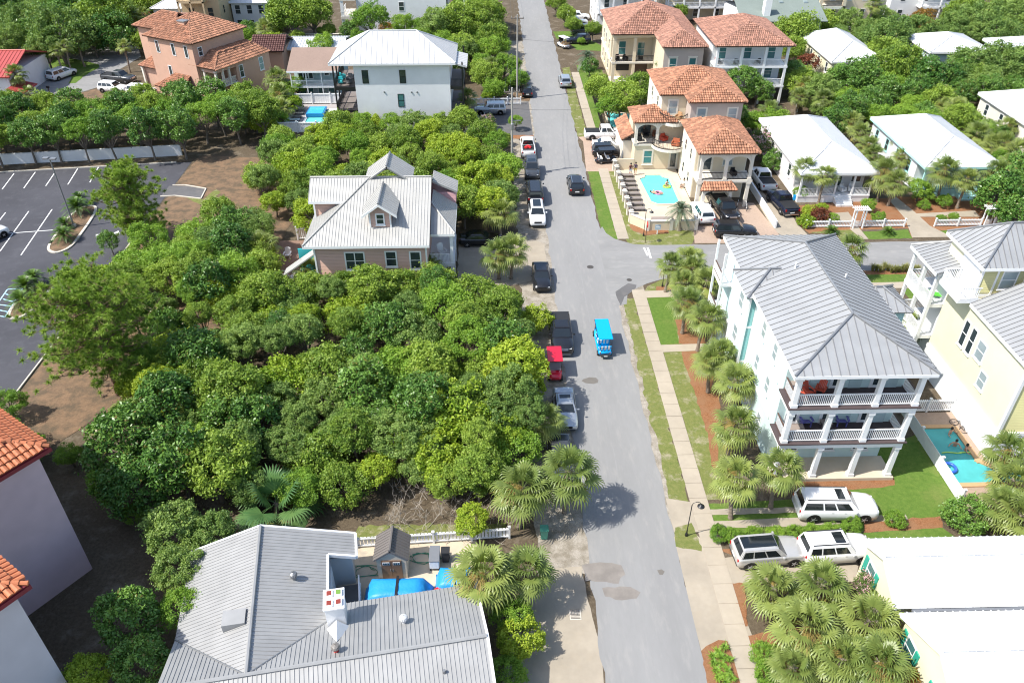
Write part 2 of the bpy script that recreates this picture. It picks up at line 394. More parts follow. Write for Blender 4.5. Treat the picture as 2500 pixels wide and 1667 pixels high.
# ------------------------------------------------------------------ ground materials
def groundmat(name, c1, c2, c3, s1=0.9, s2=6.0, rough=0.95, bump=0.5, t=(0.42, 0.6)):
    m = bpy.data.materials.new(name); m.use_nodes = True; N, L = nodes(m); b = N['Principled BSDF']; b.inputs['Roughness'].default_value = rough; b.inputs['Specular IOR Level'].default_value = 0.15
    g = N.new('ShaderNodeNewGeometry')
    def noise(s, d=6, r=0.65):
        n = N.new('ShaderNodeTexNoise'); n.inputs['Scale'].default_value = s; n.inputs['Detail'].default_value = d; n.inputs['Roughness'].default_value = r; L.new(g.outputs['Position'], n.inputs['Vector']); return n.outputs['Fac']
    def mr(x, a, c):
        r = N.new('ShaderNodeMapRange'); r.inputs[1].default_value = a; r.inputs[2].default_value = c; L.new(x, r.inputs[0]); return r.outputs[0]
    def mix(f, a, c):
        x = N.new('ShaderNodeMix'); x.data_type = 'RGBA'; L.new(f, x.inputs[0])
        for k, v in ((6, a), (7, c)):
            if hasattr(v, 'node'): L.new(v, x.inputs[k])
            else: x.inputs[k].default_value = (*v, 1)
        return x.outputs[2]
    a = mix(mr(noise(s2), 0.3, 0.7), c1, c2); a = mix(mr(noise(s1, 8, 0.7), *t), a, c3)
    fine = mr(noise(38, 3, 0.7), 0.25, 0.75); k = N.new('ShaderNodeMix'); k.data_type = 'RGBA'; k.blend_type = 'MULTIPLY'; k.inputs[0].default_value = 0.55
    L.new(a, k.inputs[6]); gr = N.new('ShaderNodeCombineColor'); [L.new(fine, gr.inputs[i]) for i in range(3)]; L.new(gr.outputs[0], k.inputs[7])
    L.new(k.outputs[2], b.inputs['Base Color'])
    bp = N.new('ShaderNodeBump'); bp.inputs['Strength'].default_value = bump; bp.inputs['Distance'].default_value = 0.08; L.new(noise(14, 6), bp.inputs['Height']); L.new(bp.outputs[0], b.inputs['Normal'])
    MATS[name] = m; return m
M_GROUND = groundmat('leaf litter soil', (0.10, 0.075, 0.05), (0.19, 0.15, 0.10), (0.30, 0.25, 0.19), 0.5, 5, t=(0.52, 0.72))
M_STRAW = groundmat('pine straw', (0.26, 0.105, 0.045), (0.44, 0.22, 0.11), (0.36, 0.19, 0.10), 0.8, 7, bump=0.8)
M_STRAWP = groundmat('pale pine straw', (0.24, 0.15, 0.09), (0.34, 0.225, 0.14), (0.16, 0.12, 0.08), 0.8, 7, bump=0.6)
M_GRASS = groundmat('lawn grass', (0.10, 0.19, 0.03), (0.17, 0.26, 0.05), (0.24, 0.27, 0.08), 0.35, 3.0, t=(0.5, 0.75))
M_VERGE = groundmat('dry verge grass', (0.16, 0.20, 0.05), (0.26, 0.265, 0.09), (0.46, 0.40, 0.28), 0.8, 3.0, t=(0.52, 0.68))
M_SAND = groundmat('white sand', (0.42, 0.37, 0.30), (0.52, 0.47, 0.40), (0.30, 0.26, 0.20), 1.0, 6, bump=0.4)
M_CONC = pmat('driveway concrete', (0.37, 0.32, 0.25), rough=0.85, var=0.07, scale=2.2, big=0.16, bigscale=0.4, bump=0.25, bscale=25, dirt=(0.36, 0.30, 0.22), dirtamt=0.5, spec=0.2)
M_WALK = pmat('sidewalk concrete', (0.40, 0.345, 0.27), rough=0.9, var=0.07, scale=1.8, big=0.13, bump=0.3, bscale=25, dirt=(0.38, 0.33, 0.25), dirtamt=0.5, spec=0.2)
M_ROAD = pmat('old pale asphalt', (0.255, 0.252, 0.246), rough=0.9, var=0.045, scale=2.5, big=0.10, bigscale=0.16, bump=0.2, bscale=55, dirt=(0.33, 0.315, 0.29), dirtamt=0.5, stretch=(1.6, 0.35, 1), spec=0.2)
M_ROAD2 = pmat('grey side street asphalt', (0.25, 0.247, 0.24), rough=0.9, var=0.05, scale=2.5, big=0.12, bigscale=0.3, bump=0.2, bscale=55, dirt=(0.36, 0.345, 0.32), dirtamt=0.5, stretch=(0.5, 1.4, 1), spec=0.2)
M_LOT = pmat('parking lot asphalt', (0.072, 0.072, 0.082), rough=0.85, var=0.06, scale=1.5, big=0.22, bigscale=0.12, bump=0.2, bscale=55, dirt=(0.11, 0.11, 0.12), dirtamt=0.6, spec=0.25)
M_DRIVE = pmat('driveway asphalt', (0.13, 0.127, 0.127), rough=0.9, var=0.06, scale=2, big=0.15, bump=0.4, bscale=55, dirt=(0.18, 0.165, 0.15), dirtamt=0.5, spec=0.2)
M_PAVER = pmat('tan paver', (0.40, 0.30, 0.23), rough=0.9, var=0.14, scale=5, big=0.12, bump=0.3, bscale=30, dirt=(0.30, 0.21, 0.16), dirtamt=0.5, spec=0.2)
M_DECK = pmat('travertine pool deck', (0.56, 0.48, 0.37), rough=0.8, var=0.06, scale=2.5, big=0.10, dirt=(0.52, 0.40, 0.27), dirtamt=0.4, spec=0.2)
M_KERB = pmat('kerb concrete', (0.55, 0.50, 0.42), rough=0.9, var=0.08, scale=3, dirt=(0.34, 0.30, 0.25), dirtamt=0.5)
M_LINE = pmat('worn road paint', (0.72, 0.72, 0.70), rough=0.8, var=0.08, scale=6, dirt=(0.33, 0.33, 0.33), dirtamt=0.7)
M_BLUEL = pmat('pale blue road paint', (0.38, 0.62, 0.74), rough=0.8, var=0.08, scale=6)
M_POOLT = pmat('aqua pool plaster', (0.12, 0.56, 0.55), rough=0.7, var=0.06, scale=1.5, big=0.15, bigscale=0.5)
M_POOLD = pmat('deep aqua pool plaster', (0.07, 0.42, 0.43), rough=0.7, var=0.08, scale=1.5, big=0.15, bigscale=0.5)
M_WHITEST = pmat('white stucco', (0.74, 0.74, 0.73), rough=0.85, var=0.03, scale=1, big=0.06, bump=0.15, bscale=40)
def watermat():
    m = bpy.data.materials.new('pool water'); m.use_nodes = True; N, L = nodes(m); out = N['Material Output']; N.remove(N['Principled BSDF'])
    tr = N.new('ShaderNodeBsdfTransparent'); tr.inputs[0].default_value = (0.74, 0.96, 0.96, 1); gl = N.new('ShaderNodeBsdfGlossy'); gl.inputs['Roughness'].default_value = 0.03
    fr = N.new('ShaderNodeFresnel'); fr.inputs[0].default_value = 1.33; ms = N.new('ShaderNodeMixShader')
    bp = N.new('ShaderNodeBump'); bp.inputs['Strength'].default_value = 0.5; bp.inputs['Distance'].default_value = 0.12; nz = N.new('ShaderNodeTexNoise'); nz.inputs['Scale'].default_value = 2.2; nz.inputs['Detail'].default_value = 3; nz.inputs['Distortion'].default_value = 1.2
    g = N.new('ShaderNodeNewGeometry'); L.new(g.outputs['Position'], nz.inputs['Vector']); L.new(nz.outputs['Fac'], bp.inputs['Height']); L.new(bp.outputs[0], gl.inputs['Normal']); L.new(bp.outputs[0], fr.inputs['Normal'])
    L.new(fr.outputs[0], ms.inputs[0]); L.new(tr.outputs[0], ms.inputs[1]); L.new(gl.outputs[0], ms.inputs[2]); L.new(ms.outputs[0], out.inputs[0]); return m
M_WATER = watermat()

def px(pts, ox=0.0, oy=0.0, s=1.0, z=0.0): return [G(ox + a * s, oy + b * s, z) for a, b in pts]
def rough_edge(pts, step=0.7, amp=0.12, seed=1):
    """subdivide an outline and let it wander, like an untrimmed edge"""
    r = random.Random(seed); out = []
    for i in range(len(pts)):
        a = Vector((pts[i][0], pts[i][1], 0)); b = Vector((pts[(i + 1) % len(pts)][0], pts[(i + 1) % len(pts)][1], 0)); k = max(1, int((b - a).length / step))
        for j in range(k):
            p = a + (b - a) * (j / k); out.append((p.x + r.uniform(-amp, amp), p.y + r.uniform(-amp, amp)))
    return out
def sheet(name, pts, z, mat, rough=None, label=None, t=0.0):
    if rough: pts = rough_edge(pts, rough[0], rough[1], int(abs(pts[0][0]) * 31 + abs(pts[0][1]) * 17))
    mb = MB(); mb.sheet(pts, z, t)
    me_tri = mb.build(name, mat)
    if len(pts) > 4:
        bm = bmesh.new(); bm.from_mesh(me_tri.data); bmesh.ops.triangulate(bm, faces=bm.faces); bm.to_mesh(me_tri.data); bm.free()
    me_tri['kind'] = 'structure'
    if label: me_tri['label'] = label
    return me_tri
def rect(x0, x1, y0, y1): return [(x0, y0), (x1, y0), (x1, y1), (x0, y1)]

g = MB(); g.sheet(rect(-900, 900, -300, 1500), 0); structure('ground', g, M_GROUND, 'sandy ground with leaf litter under everything')
# main street and its shoulders
sheet('road_shoulder', rect(2.6, 6.4, 33.0, 160), 0.006, M_SAND, (0.8, 0.18), 'sandy shoulder where cars park along the street')
sheet('main_road', rect_pts := [(6.0, 8)] + [(6.0 + 0.10 * math.sin(y * 1.3) + 0.06 * math.sin(y * 3.7), y) for y in range(10, 200)] + [(6.0, 430), (12.15, 430)] + [(12.15 + 0.09 * math.sin(y * 1.1) + 0.05 * math.sin(y * 2.9), y) for y in range(199, 9, -1)] + [(12.15, 8)], 0.022, M_ROAD, None, 'long straight street of pale grey asphalt')
sheet('side_road', px([(1530, 742), (1531, 720), (1550, 705), (1580, 692), (1640, 676), (1700, 668)]) + [(120, 71.9), (120, 78.0), (22.5, 77.3)] + px([(1600, 599), (1545, 597), (1500, 583), (1480, 570), (1470, 553)]) + [(11.6, 80), (11.6, 65.0)], 0.026, M_ROAD2, (1.2, 0.05), 'side street joining the main street')
sheet('road_patch', px([(900, 1200), (865, 1130), (860, 1085), (960, 1020), (1025, 1035), (1020, 1060), (930, 1130)], 1240, 380, .306), 0.031, M_DRIVE, (0.5, 0.04), 'darker repaired asphalt at the corner')
# verges and lawns on the right-hand side of the street
sheet('sand_edge', rect(12.0, 13.0, 36.5, 66.2), 0.010, M_SAND, (0.5, 0.16))
sheet('verge', [(12.45, 39.0), (13.9, 39.0), (13.9, 66.5), (12.75, 66.2)], 0.016, M_VERGE, (0.5, 0.17), 'dry grass strip between street and sidewalk')
sheet('lawn', rect(15.2, 18.2, 39.4, 67.4), 0.014, M_VERGE, (0.7, 0.05), 'mown lawn beside the sidewalk')
sheet('lawn', px([(1110, 1140), (1330, 1125), (1340, 1340), (1365, 1500), (1205, 1510), (1150, 1290)], 1240, 380, .306), 0.019, M_GRASS, (0.5, 0.05))
sheet('pine_straw_bed', px([(1335, 1310), (1520, 1300), (1600, 1560), (1370, 1500)], 1240, 380, .306), 0.024, M_STRAW, (0.5, 0.10))
sheet('pine_straw_bed', px([(1385, 250), (1600, 250), (1700, 520), (1690, 700), (1660, 900), (1690, 1180), (1640, 1200), (1600, 950), (1560, 800), (1490, 600), (1430, 420)], 1240, 780, .306), 0.024, M_STRAW, (0.5, 0.12), 'orange pine straw bed under the palms')
sheet('pine_straw_bed', px([(1180, 1075), (1180, 1045), (1290, 1040), (1390, 1055), (1380, 1075)], 1240, 380, .306), 0.024, M_STRAW, (0.4, 0.06))
sheet('verge', px([(1085, 1078), (1110, 1045), (1180, 1010), (1260, 980), (1400, 980), (1400, 1075)], 1240, 380, .306), 0.016, M_VERGE, (0.5, 0.08))
sheet('verge', [(12.3, 80.0), (13.9, 78.6), (13.9, 98.6), (12.4, 98.6)], 0.016, M_GRASS, (0.5, 0.08), 'green verge along the street by the pool wall')
sheet('lawn', px([(950, 690), (930, 590), (790, 125), (850, 125), (975, 500), (980, 560), (1110, 600), (1480, 590), (1500, 640), (1470, 705), (1100, 730), (1000, 720)], 1240, 380, .306), 0.014, M_VERGE, (0.5, 0.06), 'grass corner in front of the pool wall')
sheet('pine_straw_bed', px([(960, 550), (990, 545), (1120, 590), (1270, 590), (1290, 620), (1100, 640), (1000, 600)], 1240, 380, .306), 0.020, M_STRAW, (0.4, 0.08))
sheet('verge', px([(545, 520), (755, 560), (760, 760), (725, 1040), (690, 1035), (590, 650)], 1240, 0, .306), 0.014, M_GRASS, (0.7, 0.06))
sheet('verge', px([(430, 545), (490, 535), (640, 1100), (560, 1090), (500, 900), (470, 720)], 1240, 0, .306), 0.016, M_VERGE, (0.6, 0.10))
sheet('lawn', px([(362, 255), (500, 250), (760, 370), (755, 410), (550, 400), (470, 330), (385, 310)], 1240, 0, .306), 0.016, M_GRASS, (0.7, 0.08), 'green lawn beside the far street')
# sidewalk: each slab a piece of its own
swk = MB(); swk.sheet(rect(13.88, 15.22, 14.0, 69.0), 0.012); swo = structure('sidewalk', swk, M_SAND, 'concrete sidewalk along the right side of the street')
slab = MB().box(-0.645, 0.645, -0.74, 0.74, 0.0, 0.045).build('slab', M_WALK, swo, bevel=0.012)
rs = random.Random(4); ys = [14.8 + 1.5 * i for i in range(36)] + [79.6 + 1.5 * i for i in range(13)] + [113.5 + 1.5 * i for i in range(18)]
swk2 = MB(); swk2.sheet(rect(13.88, 15.22, 78.8, 98.6), 0.012); swk2.sheet(rect(13.88, 15.22, 112.7, 140), 0.012); swo2 = structure('sidewalk', swk2, M_SAND, 'far stretch of the concrete sidewalk')
for i, y in enumerate(ys):
    o = slab if i == 0 else slab.copy()
    if i: COL.objects.link(o)
    o.parent = swo if y < 70 else swo2; o.location = (14.55, y, rs.uniform(-.004, .006)); o.rotation_euler = (rs.uniform(-.004, .004), rs.uniform(-.004, .004), 0)
# crossing walks
for pts in (px([(990, 1085), (1400, 1070), (1410, 1125), (1100, 1135), (1000, 1120)], 1240, 380, .306), px([(1205, 205), (1600, 192), (1610, 245), (1230, 262)], 1240, 780, .306)):
    sheet('path', pts, 0.034, M_WALK, None, 'short concrete walk off the sidewalk', t=0.03)
# concrete drives on the lower right
sheet('driveway', [(12.2, 36.4), (13.9, 36.4), (13.9, 39.2), (12.2, 39.6)], 0.027, M_CONC, None, 'concrete apron at the street')
sheet('driveway', px([(1720, 1243), (2060, 1236), (2140, 1231), (2142, 1241), (2060, 1248), (1722, 1258)]), 0.030, M_CONC, (0.8, 0.04), 'strip of concrete drive under the white long estate car')
sheet('driveway', px([(1722, 1273), (1960, 1262), (2210, 1256), (2215, 1268), (1960, 1284), (1726, 1290)]), 0.030, M_CONC, (0.8, 0.04), 'second concrete strip under the white long estate car')
sheet('lawn', px([(1720, 1230), (2010, 1215), (2100, 1180), (2130, 1100), (2240, 1060), (2345, 1235), (2290, 1262), (2200, 1290), (1725, 1320)]), 0.012, M_GRASS, (0.6, 0.05), 'bright lawn between porch house and pool fence')
sheet('pine_straw_bed', px([(1890, 1175), (2180, 1160), (2185, 1185), (2100, 1195), (1980, 1195)]), 0.018, M_STRAW, (0.5, 0.1))
sheet('pine_straw_bed', px([(2105, 1268), (2300, 1262), (2300, 1295), (2110, 1300)]), 0.018, M_STRAW, (0.5, 0.1))
sheet('lawn', px([(2100, 1300), (2300, 1288), (2330, 1310), (2100, 1325)]), 0.022, M_GRASS, (0.6, 0.05))
sheet('pine_straw_bed', px([(930, 180), (960, 290), (1340, 260), (1340, 300), (1010, 310), (955, 290)], 1240, 1187, .5357), 0.016, M_STRAW, (0.5, 0.06))
sheet('driveway', px([(1645, 1310), (1700, 1305), (1765, 1362), (1960, 1335), (2100, 1340), (2090, 1420), (1785, 1425), (1840, 1560), (1712, 1590), (1690, 1500)]), 0.026, M_CONC, None, 'broad concrete apron and drive under the silver car')
sheet('sandy_patch', px([(760, 190), (840, 170), (888, 300), (770, 275)], 1240, 1187, .5357), 0.030, M_VERGE, (0.4, 0.08))
sheet('pine_straw_bed', px([(880, 748), (925, 712), (960, 700), (1000, 702), (1065, 900), (1110, 1010), (930, 1010)], 1240, 1187, .5357), 0.032, M_STRAW, (0.3, 0.05), 'pine straw bed with young plants at the kerbside')
sheet('pine_straw_bed', px([(1012, 440), (1080, 440), (1090, 640), (1070, 640)], 1240, 1187, .5357), 0.032, M_STRAW, (0.3, 0.05))
sheet('pine_straw_bed', px([(1090, 680), (1330, 640), (1344, 1000), (1150, 1000)], 1240, 1187, .5357), 0.032, M_STRAW, (0.3, 0.06))
sheet('driveway', px([(200, 372), (335, 365), (365, 520), (430, 750), (440, 1010), (-40, 1010), (0, 700), (100, 500)], 1240, 1187, .5357), 0.012, M_CONC, (0.6, 0.04), 'pale concrete pad left of the street')
sheet('sandy_patch', px([(130, 210), (330, 190), (345, 360), (200, 372)], 1240, 1187, .5357), 0.010, M_SAND, (0.4, 0.1))
for pts in ([(340, 360), (420, 345), (520, 360), (535, 400), (500, 440), (350, 430)], [(430, 460), (560, 455), (600, 480), (590, 515), (520, 520), (440, 500)]):
    sheet('road_patch', px(pts, 1240, 1187, .5357), 0.026, pmat('damp stained asphalt', (0.23, 0.205, 0.18), rough=0.7, var=0.1, scale=3, big=0.2, bigscale=0.8), (0.35, 0.07))
sheet('road_patch', px([(590, 490), (600, 475), (650, 462), (700, 465), (723, 485), (720, 505), (680, 514), (620, 510)], 1240, 780, .306), 0.027, pmat('damp stain', (0.15, 0.135, 0.115), rough=0.6, var=0.1, scale=3), (0.3, 0.03), 'dark damp stain on the street')
sheet('road_patch', px([(680, 383), (700, 377), (714, 388), (706, 402), (690, 402)], 1240, 1187, .5357), 0.027, MATS['damp stain'], (0.2, 0.02))
# long faint joint and tyre-worn seams in the asphalt
for x, w in ((9.0, 0.05),):
    sheet('road_joint', rect(x, x + w, 14, 160), 0.0245, pmat('asphalt seam', (0.24, 0.237, 0.23), rough=0.9, var=0.1, scale=2), (2.0, 0.03))
# drives and terraces round the cream villa and cottages
sheet('driveway', px([(600, 1130), (560, 1095), (640, 1090), (690, 1040), (850, 1030), (960, 1250), (860, 1370), (625, 1370)], 1240, 0, .306), 0.024, M_PAVER, None, 'tan paved parking bay with white pick-up and saloon')
sheet('driveway', px([(1480, 600), (1490, 700), (1760, 700), (1900, 655), (2170, 640), (1960, 380), (1560, 350), (1470, 480)], 1240, 380, .306), 0.024, M_PAVER, None, 'tan paved forecourt of the cream villa')
sheet('driveway', px([(360, 600), (420, 640), (630, 635), (540, 540), (480, 440), (300, 330), (180, 180), (250, 420)], 1780, 380, .306), 0.022, M_CONC, None, 'concrete drive under the dark pick-up')
sheet('driveway', px([(1460, 655), (1780, 650), (1600, 560), (1480, 450), (1330, 330), (1280, 360), (1400, 500), (1440, 600)], 1780, 380, .306), 0.022, M_CONC, None, 'concrete drive between the two white cottages')
sheet('pine_straw_bed', px([(540, 540), (640, 620), (960, 600), (1060, 590), (1430, 580), (1450, 660), (1640, 600), (2400, 590), (2400, 330), (1350, 330), (560, 400)], 1780, 380, .306), 0.010, M_STRAW, (0.6, 0.06), 'pine straw in front of the white cottages')
sheet('lawn', px([(640, 615), (960, 590), (1110, 668), (880, 660), (860, 625)], 1780, 380, .306), 0.016, M_VERGE, (0.5, 0.08))
sheet('lawn', px([(1060, 610), (1430, 590), (1465, 660), (1110, 668)], 1780, 380, .306), 0.016, M_GRASS, (0.5, 0.08))
sheet('lawn', px([(1660, 600), (1990, 590), (2000, 645), (1780, 650)], 1780, 380, .306), 0.016, M_GRASS, (0.5, 0.08))
sheet('path', px([(960, 585), (1030, 570), (1112, 668), (1060, 668)], 1780, 380, .306), 0.03, M_CONC)
sheet('path', px([(1480, 465), (1960, 440), (2000, 490), (1500, 490)], 1780, 380, .306), 0.03, M_CONC)
sheet('path', px([(560, 480), (950, 450), (1000, 520), (800, 540)], 1780, 380, .306), 0.018, M_CONC)
sheet('verge', px([(1045, 890), (1520, 880), (1520, 960), (1100, 960)], 1780, 380, .306), 0.012, M_STRAW, (0.5, 0.1))
sheet('verge', px([(1080, 950), (1560, 945), (1560, 1010), (1120, 1015)], 1780, 380, .306), 0.016, M_GRASS, (0.5, 0.05))
sheet('path', px([(1130, 1015), (1560, 1005), (1560, 1055), (1170, 1062)], 1780, 380, .306), 0.03, M_WALK)
sheet('lawn', px([(1370, 1060), (1560, 1055), (1560, 1140), (1450, 1160)], 1780, 380, .306), 0.016, M_GRASS, (0.5, 0.05))
# ---- parking lot on the left
LOT = [(-120, 55), (-41.0, 53.0), (-41.0, 102.0), (-120, 92.5)]
sheet('parking_lot', LOT, 0.02, M_LOT, None, 'dark asphalt parking lot')
sheet('pine_straw_bed', [(-40.7, 52), (-36, 45), (-25, 60), (-24, 84), (-30, 103), (-40.7, 104)], 0.03, M_STRAWP, (1.0, 0.2), 'pale pine straw slope beside the lot')
sheet('lawn', px([(1480, 330), (1620, 350), (1720, 270), (1760, 290), (1640, 420)], 0, 380, .306), 0.04, M_VERGE, (0.6, 0.1))
sheet('pavement', px([(1350, 245), (1480, 245), (1640, 270), (1605, 345), (1400, 325), (1280, 330)], 0, 380, .306), 0.045, M_DRIVE, None, 'small asphalt stub with pale kerb')
kb = MB()
def kerb(mb, pts, w=0.16, h=0.15):
    for a, b in zip(pts[:-1], pts[1:]):
        a = Vector((a[0], a[1], 0)); b = Vector((b[0], b[1], 0)); d = (b - a).normalized(); n = Vector((-d.y, d.x, 0)) * w / 2; a2 = a - d * 0.02
        mb.hexa([a2 - n, a2 + n, b + n, b - n][::-1], [p + Vector((0, 0, h)) for p in (a2 - n, a2 + n, b + n, b - n)][::-1])
kerb(kb, [(-41.0, 53.0), (-40.9, 70), (-40.95, 83.5)]); kerb(kb, [(-80, 97.3), (-43, 101.75)])
kerb(kb, px([(1380, 240), (1480, 240), (1645, 268), (1605, 348), (1400, 325), (1280, 330)], 0, 380, .306))
structure('kerb', kb, M_KERB, 'pale concrete kerb round the parking lot', bevel=0.02)
def island(pts, label):
    n = len(pts); sm = [Vector((p[0], p[1], 0)) for p in pts]
    for _ in range(2):
        sm = [q for i in range(len(sm)) for q in (sm[i] * .75 + sm[(i + 1) % len(sm)] * .25, sm[i] * .25 + sm[(i + 1) % len(sm)] * .75)]
    k = MB(); kerb(k, sm + [sm[0], sm[1]], 0.28, 0.16); o = structure('kerb', k, M_KERB, label)
    c = sum(sm, Vector()) / len(sm); b = MB(); b.sheet([(p.x, p.y) for p in sm], 0.13, 0.1); q = b.build('pine_straw_bed', M_STRAWP, o)
ISL1 = px([(380, 745), (440, 650), (540, 500), (670, 410), (740, 405), (778, 425), (720, 530), (640, 640), (570, 735), (470, 780), (410, 775)], 0, 380, .306)
ISL2 = px([(110, 1310), (60, 1285), (130, 1180), (210, 1070), (330, 1035), (395, 1045), (375, 1150), (280, 1220), (180, 1290)], 0, 380, .306)
island(ISL1, 'kerbed island with lamp post and sago palms'); island(ISL2, 'kerbed island beside the blue hatched bay')
pm = MB()
def stripe(mb, a, b, w=0.12, z=0.026):
    a = Vector((a[0], a[1], z)); b = Vector((b[0], b[1], z)); d = (b - a).normalized(); n = Vector((-d.y, d.x, 0)) * w / 2; mb.poly([a + n, a - n, b - n, b + n][::-1] if False else [a - n, b - n, b + n, a + n])
for q in ([(112, 145), (18, 270)], [(282, 133), (190, 262)], [(436, 140), (366, 243)], [(622, 103), (542, 232)], [(788, 90), (717, 215)], [(45, 455), (-60, 590)], [(230, 445), (0, 765)], [(416, 430), (168, 795)], [(20, 625), (470, 592)]):
    a, b = px(q, 0, 380, .306); stripe(pm, a, b, 0.13)
for q in ([(0, 1195), (60, 1065)], ):
    pass
structure('parking_lines', pm, M_LINE, 'white bay lines on the parking lot')
ar = MB()
for q in ([(905, 640), (950, 625)], ): pass
def arrow(mb, tip, tail, w=0.35, z=0.026):
    tip = Vector((tip[0], tip[1], z)); tail = Vector((tail[0], tail[1], z)); d = (tip - tail); L = d.length; d.normalize(); n = Vector((-d.y, d.x, 0)); m = tip - d * L * 0.5
    mb.poly([tail - n * w * .35, m - n * w * .35, m + n * w * .35, tail + n * w * .35]); mb.poly([m - n * w * 1.3, tip, m + n * w * 1.3][::1])
A1 = px([(945, 600), (905, 650)], 0, 380, .306); A2 = px([(765, 650), (820, 612)], 0, 380, .306)
arrow(ar, A1[0], A1[1]); arrow(ar, A2[0], A2[1]); structure('painted_arrows', ar, M_LINE, 'white direction arrows painted on the lot')
bl = MB()
for q in ([(60, 1068), (180, 1060)], [(45, 1105), (170, 1140)], [(25, 1145), (120, 1170)], [(0, 1190), (110, 1205)], [(-20, 1230), (75, 1250)], [(-30, 1275), (45, 1288)], [(60, 1068), (-60, 1240)], [(180, 1062), (40, 1290)]):
    a, b = px(q, 0, 380, .306); stripe(bl, a, b, 0.13)
structure('hatched_bay', bl, M_BLUEL, 'pale blue hatched accessible bay lines')
st = MB()
for q in ([(1085, 735), (1115, 800)], [(1115, 735), (1140, 820)]):
    a, b = px(q, 1240, 380, .306); stripe(st, a, b, 0.22, 0.034)
structure('stop_line', st, M_LINE, 'worn white stop line at the side street mouth')
# ---- far left court and drive of the grey house
sheet('court', px([(-300, 440), (0, 420), (200, 385), (480, 300), (860, 320), (1150, 350), (1190, 480), (1000, 590), (950, 700), (650, 790), (380, 838), (210, 745), (-300, 760)], 0, 0, .29), 0.015, M_ROAD2, (2, 0.1), 'pale asphalt court with parked cars')
sheet('lawn', px([(20, 500), (200, 480), (420, 480), (640, 500), (830, 545), (835, 570), (700, 650), (640, 700), (575, 705), (600, 660), (620, 590), (400, 580), (220, 600), (60, 560)], 0, 0, .29), 0.025, M_GRASS, (1, 0.12), 'shaded lawn in the far left court')
sheet('pine_straw_bed', px([(640, 800), (860, 735), (1090, 760), (1200, 860), (600, 880)], 0, 0, .29), 0.02, M_STRAWP, (1, 0.12))
sheet('driveway', px([(1600, 1075), (1680, 830), (2125, 812), (2160, 1080), (1850, 1085)], 640, 0, .306), 0.018, M_DRIVE, None, 'dark asphalt drive of the grey house')
sheet('pine_straw_bed', px([(1640, 1080), (2165, 1080), (2150, 1110), (1640, 1110)], 640, 0, .306), 0.020, M_STRAW, (0.6, 0.1))
sheet('driveway', px([(2090, 640), (1960, 800), (2130, 812), (2150, 700)], 640, 0, .306), 0.012, M_STRAWP, (0.6, 0.1))
sheet('yard', rect(-12, -1.5, 22.5, 37), 0.008, pmat('bare yard concrete', (0.50, 0.42, 0.31), rough=0.95, var=0.1, scale=1.6, dirt=(0.28, 0.25, 0.21), dirtamt=0.9), (1, 0.1), 'bare sandy yard behind the grey roofed house')
sheet('lawn', rect(-10, 0.5, 36.2, 37.6), 0.012, M_VERGE, (0.5, 0.15))
# manholes and drain
def disc(name, p, r, mat, z, label, n=24):
    mb = MB(); mb.lathe([(r, 0), (r, 0.012), (r * 0.98, 0.016)], (p.x, p.y, z), n); o = mb.build(name, mat); return tag(o, label, 'manhole cover')
M_IRON = pmat('cast iron', (0.10, 0.09, 0.08), rough=0.6, var=0.3, scale=12, metal=0.4)
disc('manhole_cover', G(1240 + 657 * .306, 380 + 890 * .306), 0.36, M_IRON, 0.020, 'round dark manhole cover in the main street near the junction')
disc('manhole_cover', G(1240 + 968 * .306, 380 + 993 * .306), 0.28, M_IRON, 0.022, 'small round manhole cover at the side street mouth')
p = G(1240 + 307 * .5357, 1187 + 585 * .5357); mb = MB(); mb.box(p.x - .36, p.x + .36, p.y - .36, p.y + .36, 0.008, 0.03); o = mb.build('drain_grate', M_KERB); tag(o, 'square dark drain grate in the concrete pad left of the street', 'drain')
mb = MB(); [mb.box(p.x - .3, p.x + .3, p.y - .29 + i * .1, p.y - .25 + i * .1, 0.03, 0.045) for i in range(7)]; mb.build('bar', M_IRON, o)

# ------------------------------------------------------------------ building materials
M_GALV = pmat('galvanised seam metal', (0.345, 0.35, 0.35), rough=0.5, var=0.05, scale=1.5, metal=0.2, big=0.10, bigscale=0.5)
M_SEAMSHADE = pmat('seam with shadow tone', (0.18, 0.18, 0.185), rough=0.6)  # rib metal darkened so its colour carries the shadow line of each seam
M_GALVC = pmat('galvanised cap', (0.25, 0.255, 0.26), rough=0.4, var=0.05, scale=1.5, metal=0.4)
M_GALV2 = pmat('weathered ribbed metal', (0.34, 0.338, 0.33), rough=0.5, var=0.06, scale=1.0, metal=0.15, big=0.12, bigscale=0.6, dirt=(0.34, 0.34, 0.33), dirtamt=0.35)
M_GALV3 = pmat('pale warm seam metal', (0.42, 0.412, 0.385), rough=0.5, var=0.05, scale=1.2, metal=0.15, big=0.10, bigscale=0.5)
M_WROOF = pmat('white coated roof', (0.64, 0.65, 0.655), rough=0.5, var=0.03, scale=1.2, big=0.05)
M_WROOFS = pmat('white roof with grime', (0.64, 0.65, 0.65), rough=0.5, var=0.03, scale=1.2, stretch=(0.35, 1.6, 1.6), dirt=(0.30, 0.31, 0.31), dirtamt=0.75)
M_TILE = tilemat('terracotta tile', (0.40, 0.19, 0.11), rough=0.75, var=0.30, scale=2.6, big=0.18, bigscale=0.6)
M_TILE2 = tilemat('orange clay tile', (0.47, 0.155, 0.065), rough=0.7, var=0.25, scale=3.2, big=0.12, bigscale=1.0)
M_TILE3 = tilemat('rosy clay tile', (0.36, 0.185, 0.13), rough=0.75, var=0.25, scale=2.6, big=0.14, bigscale=0.6)
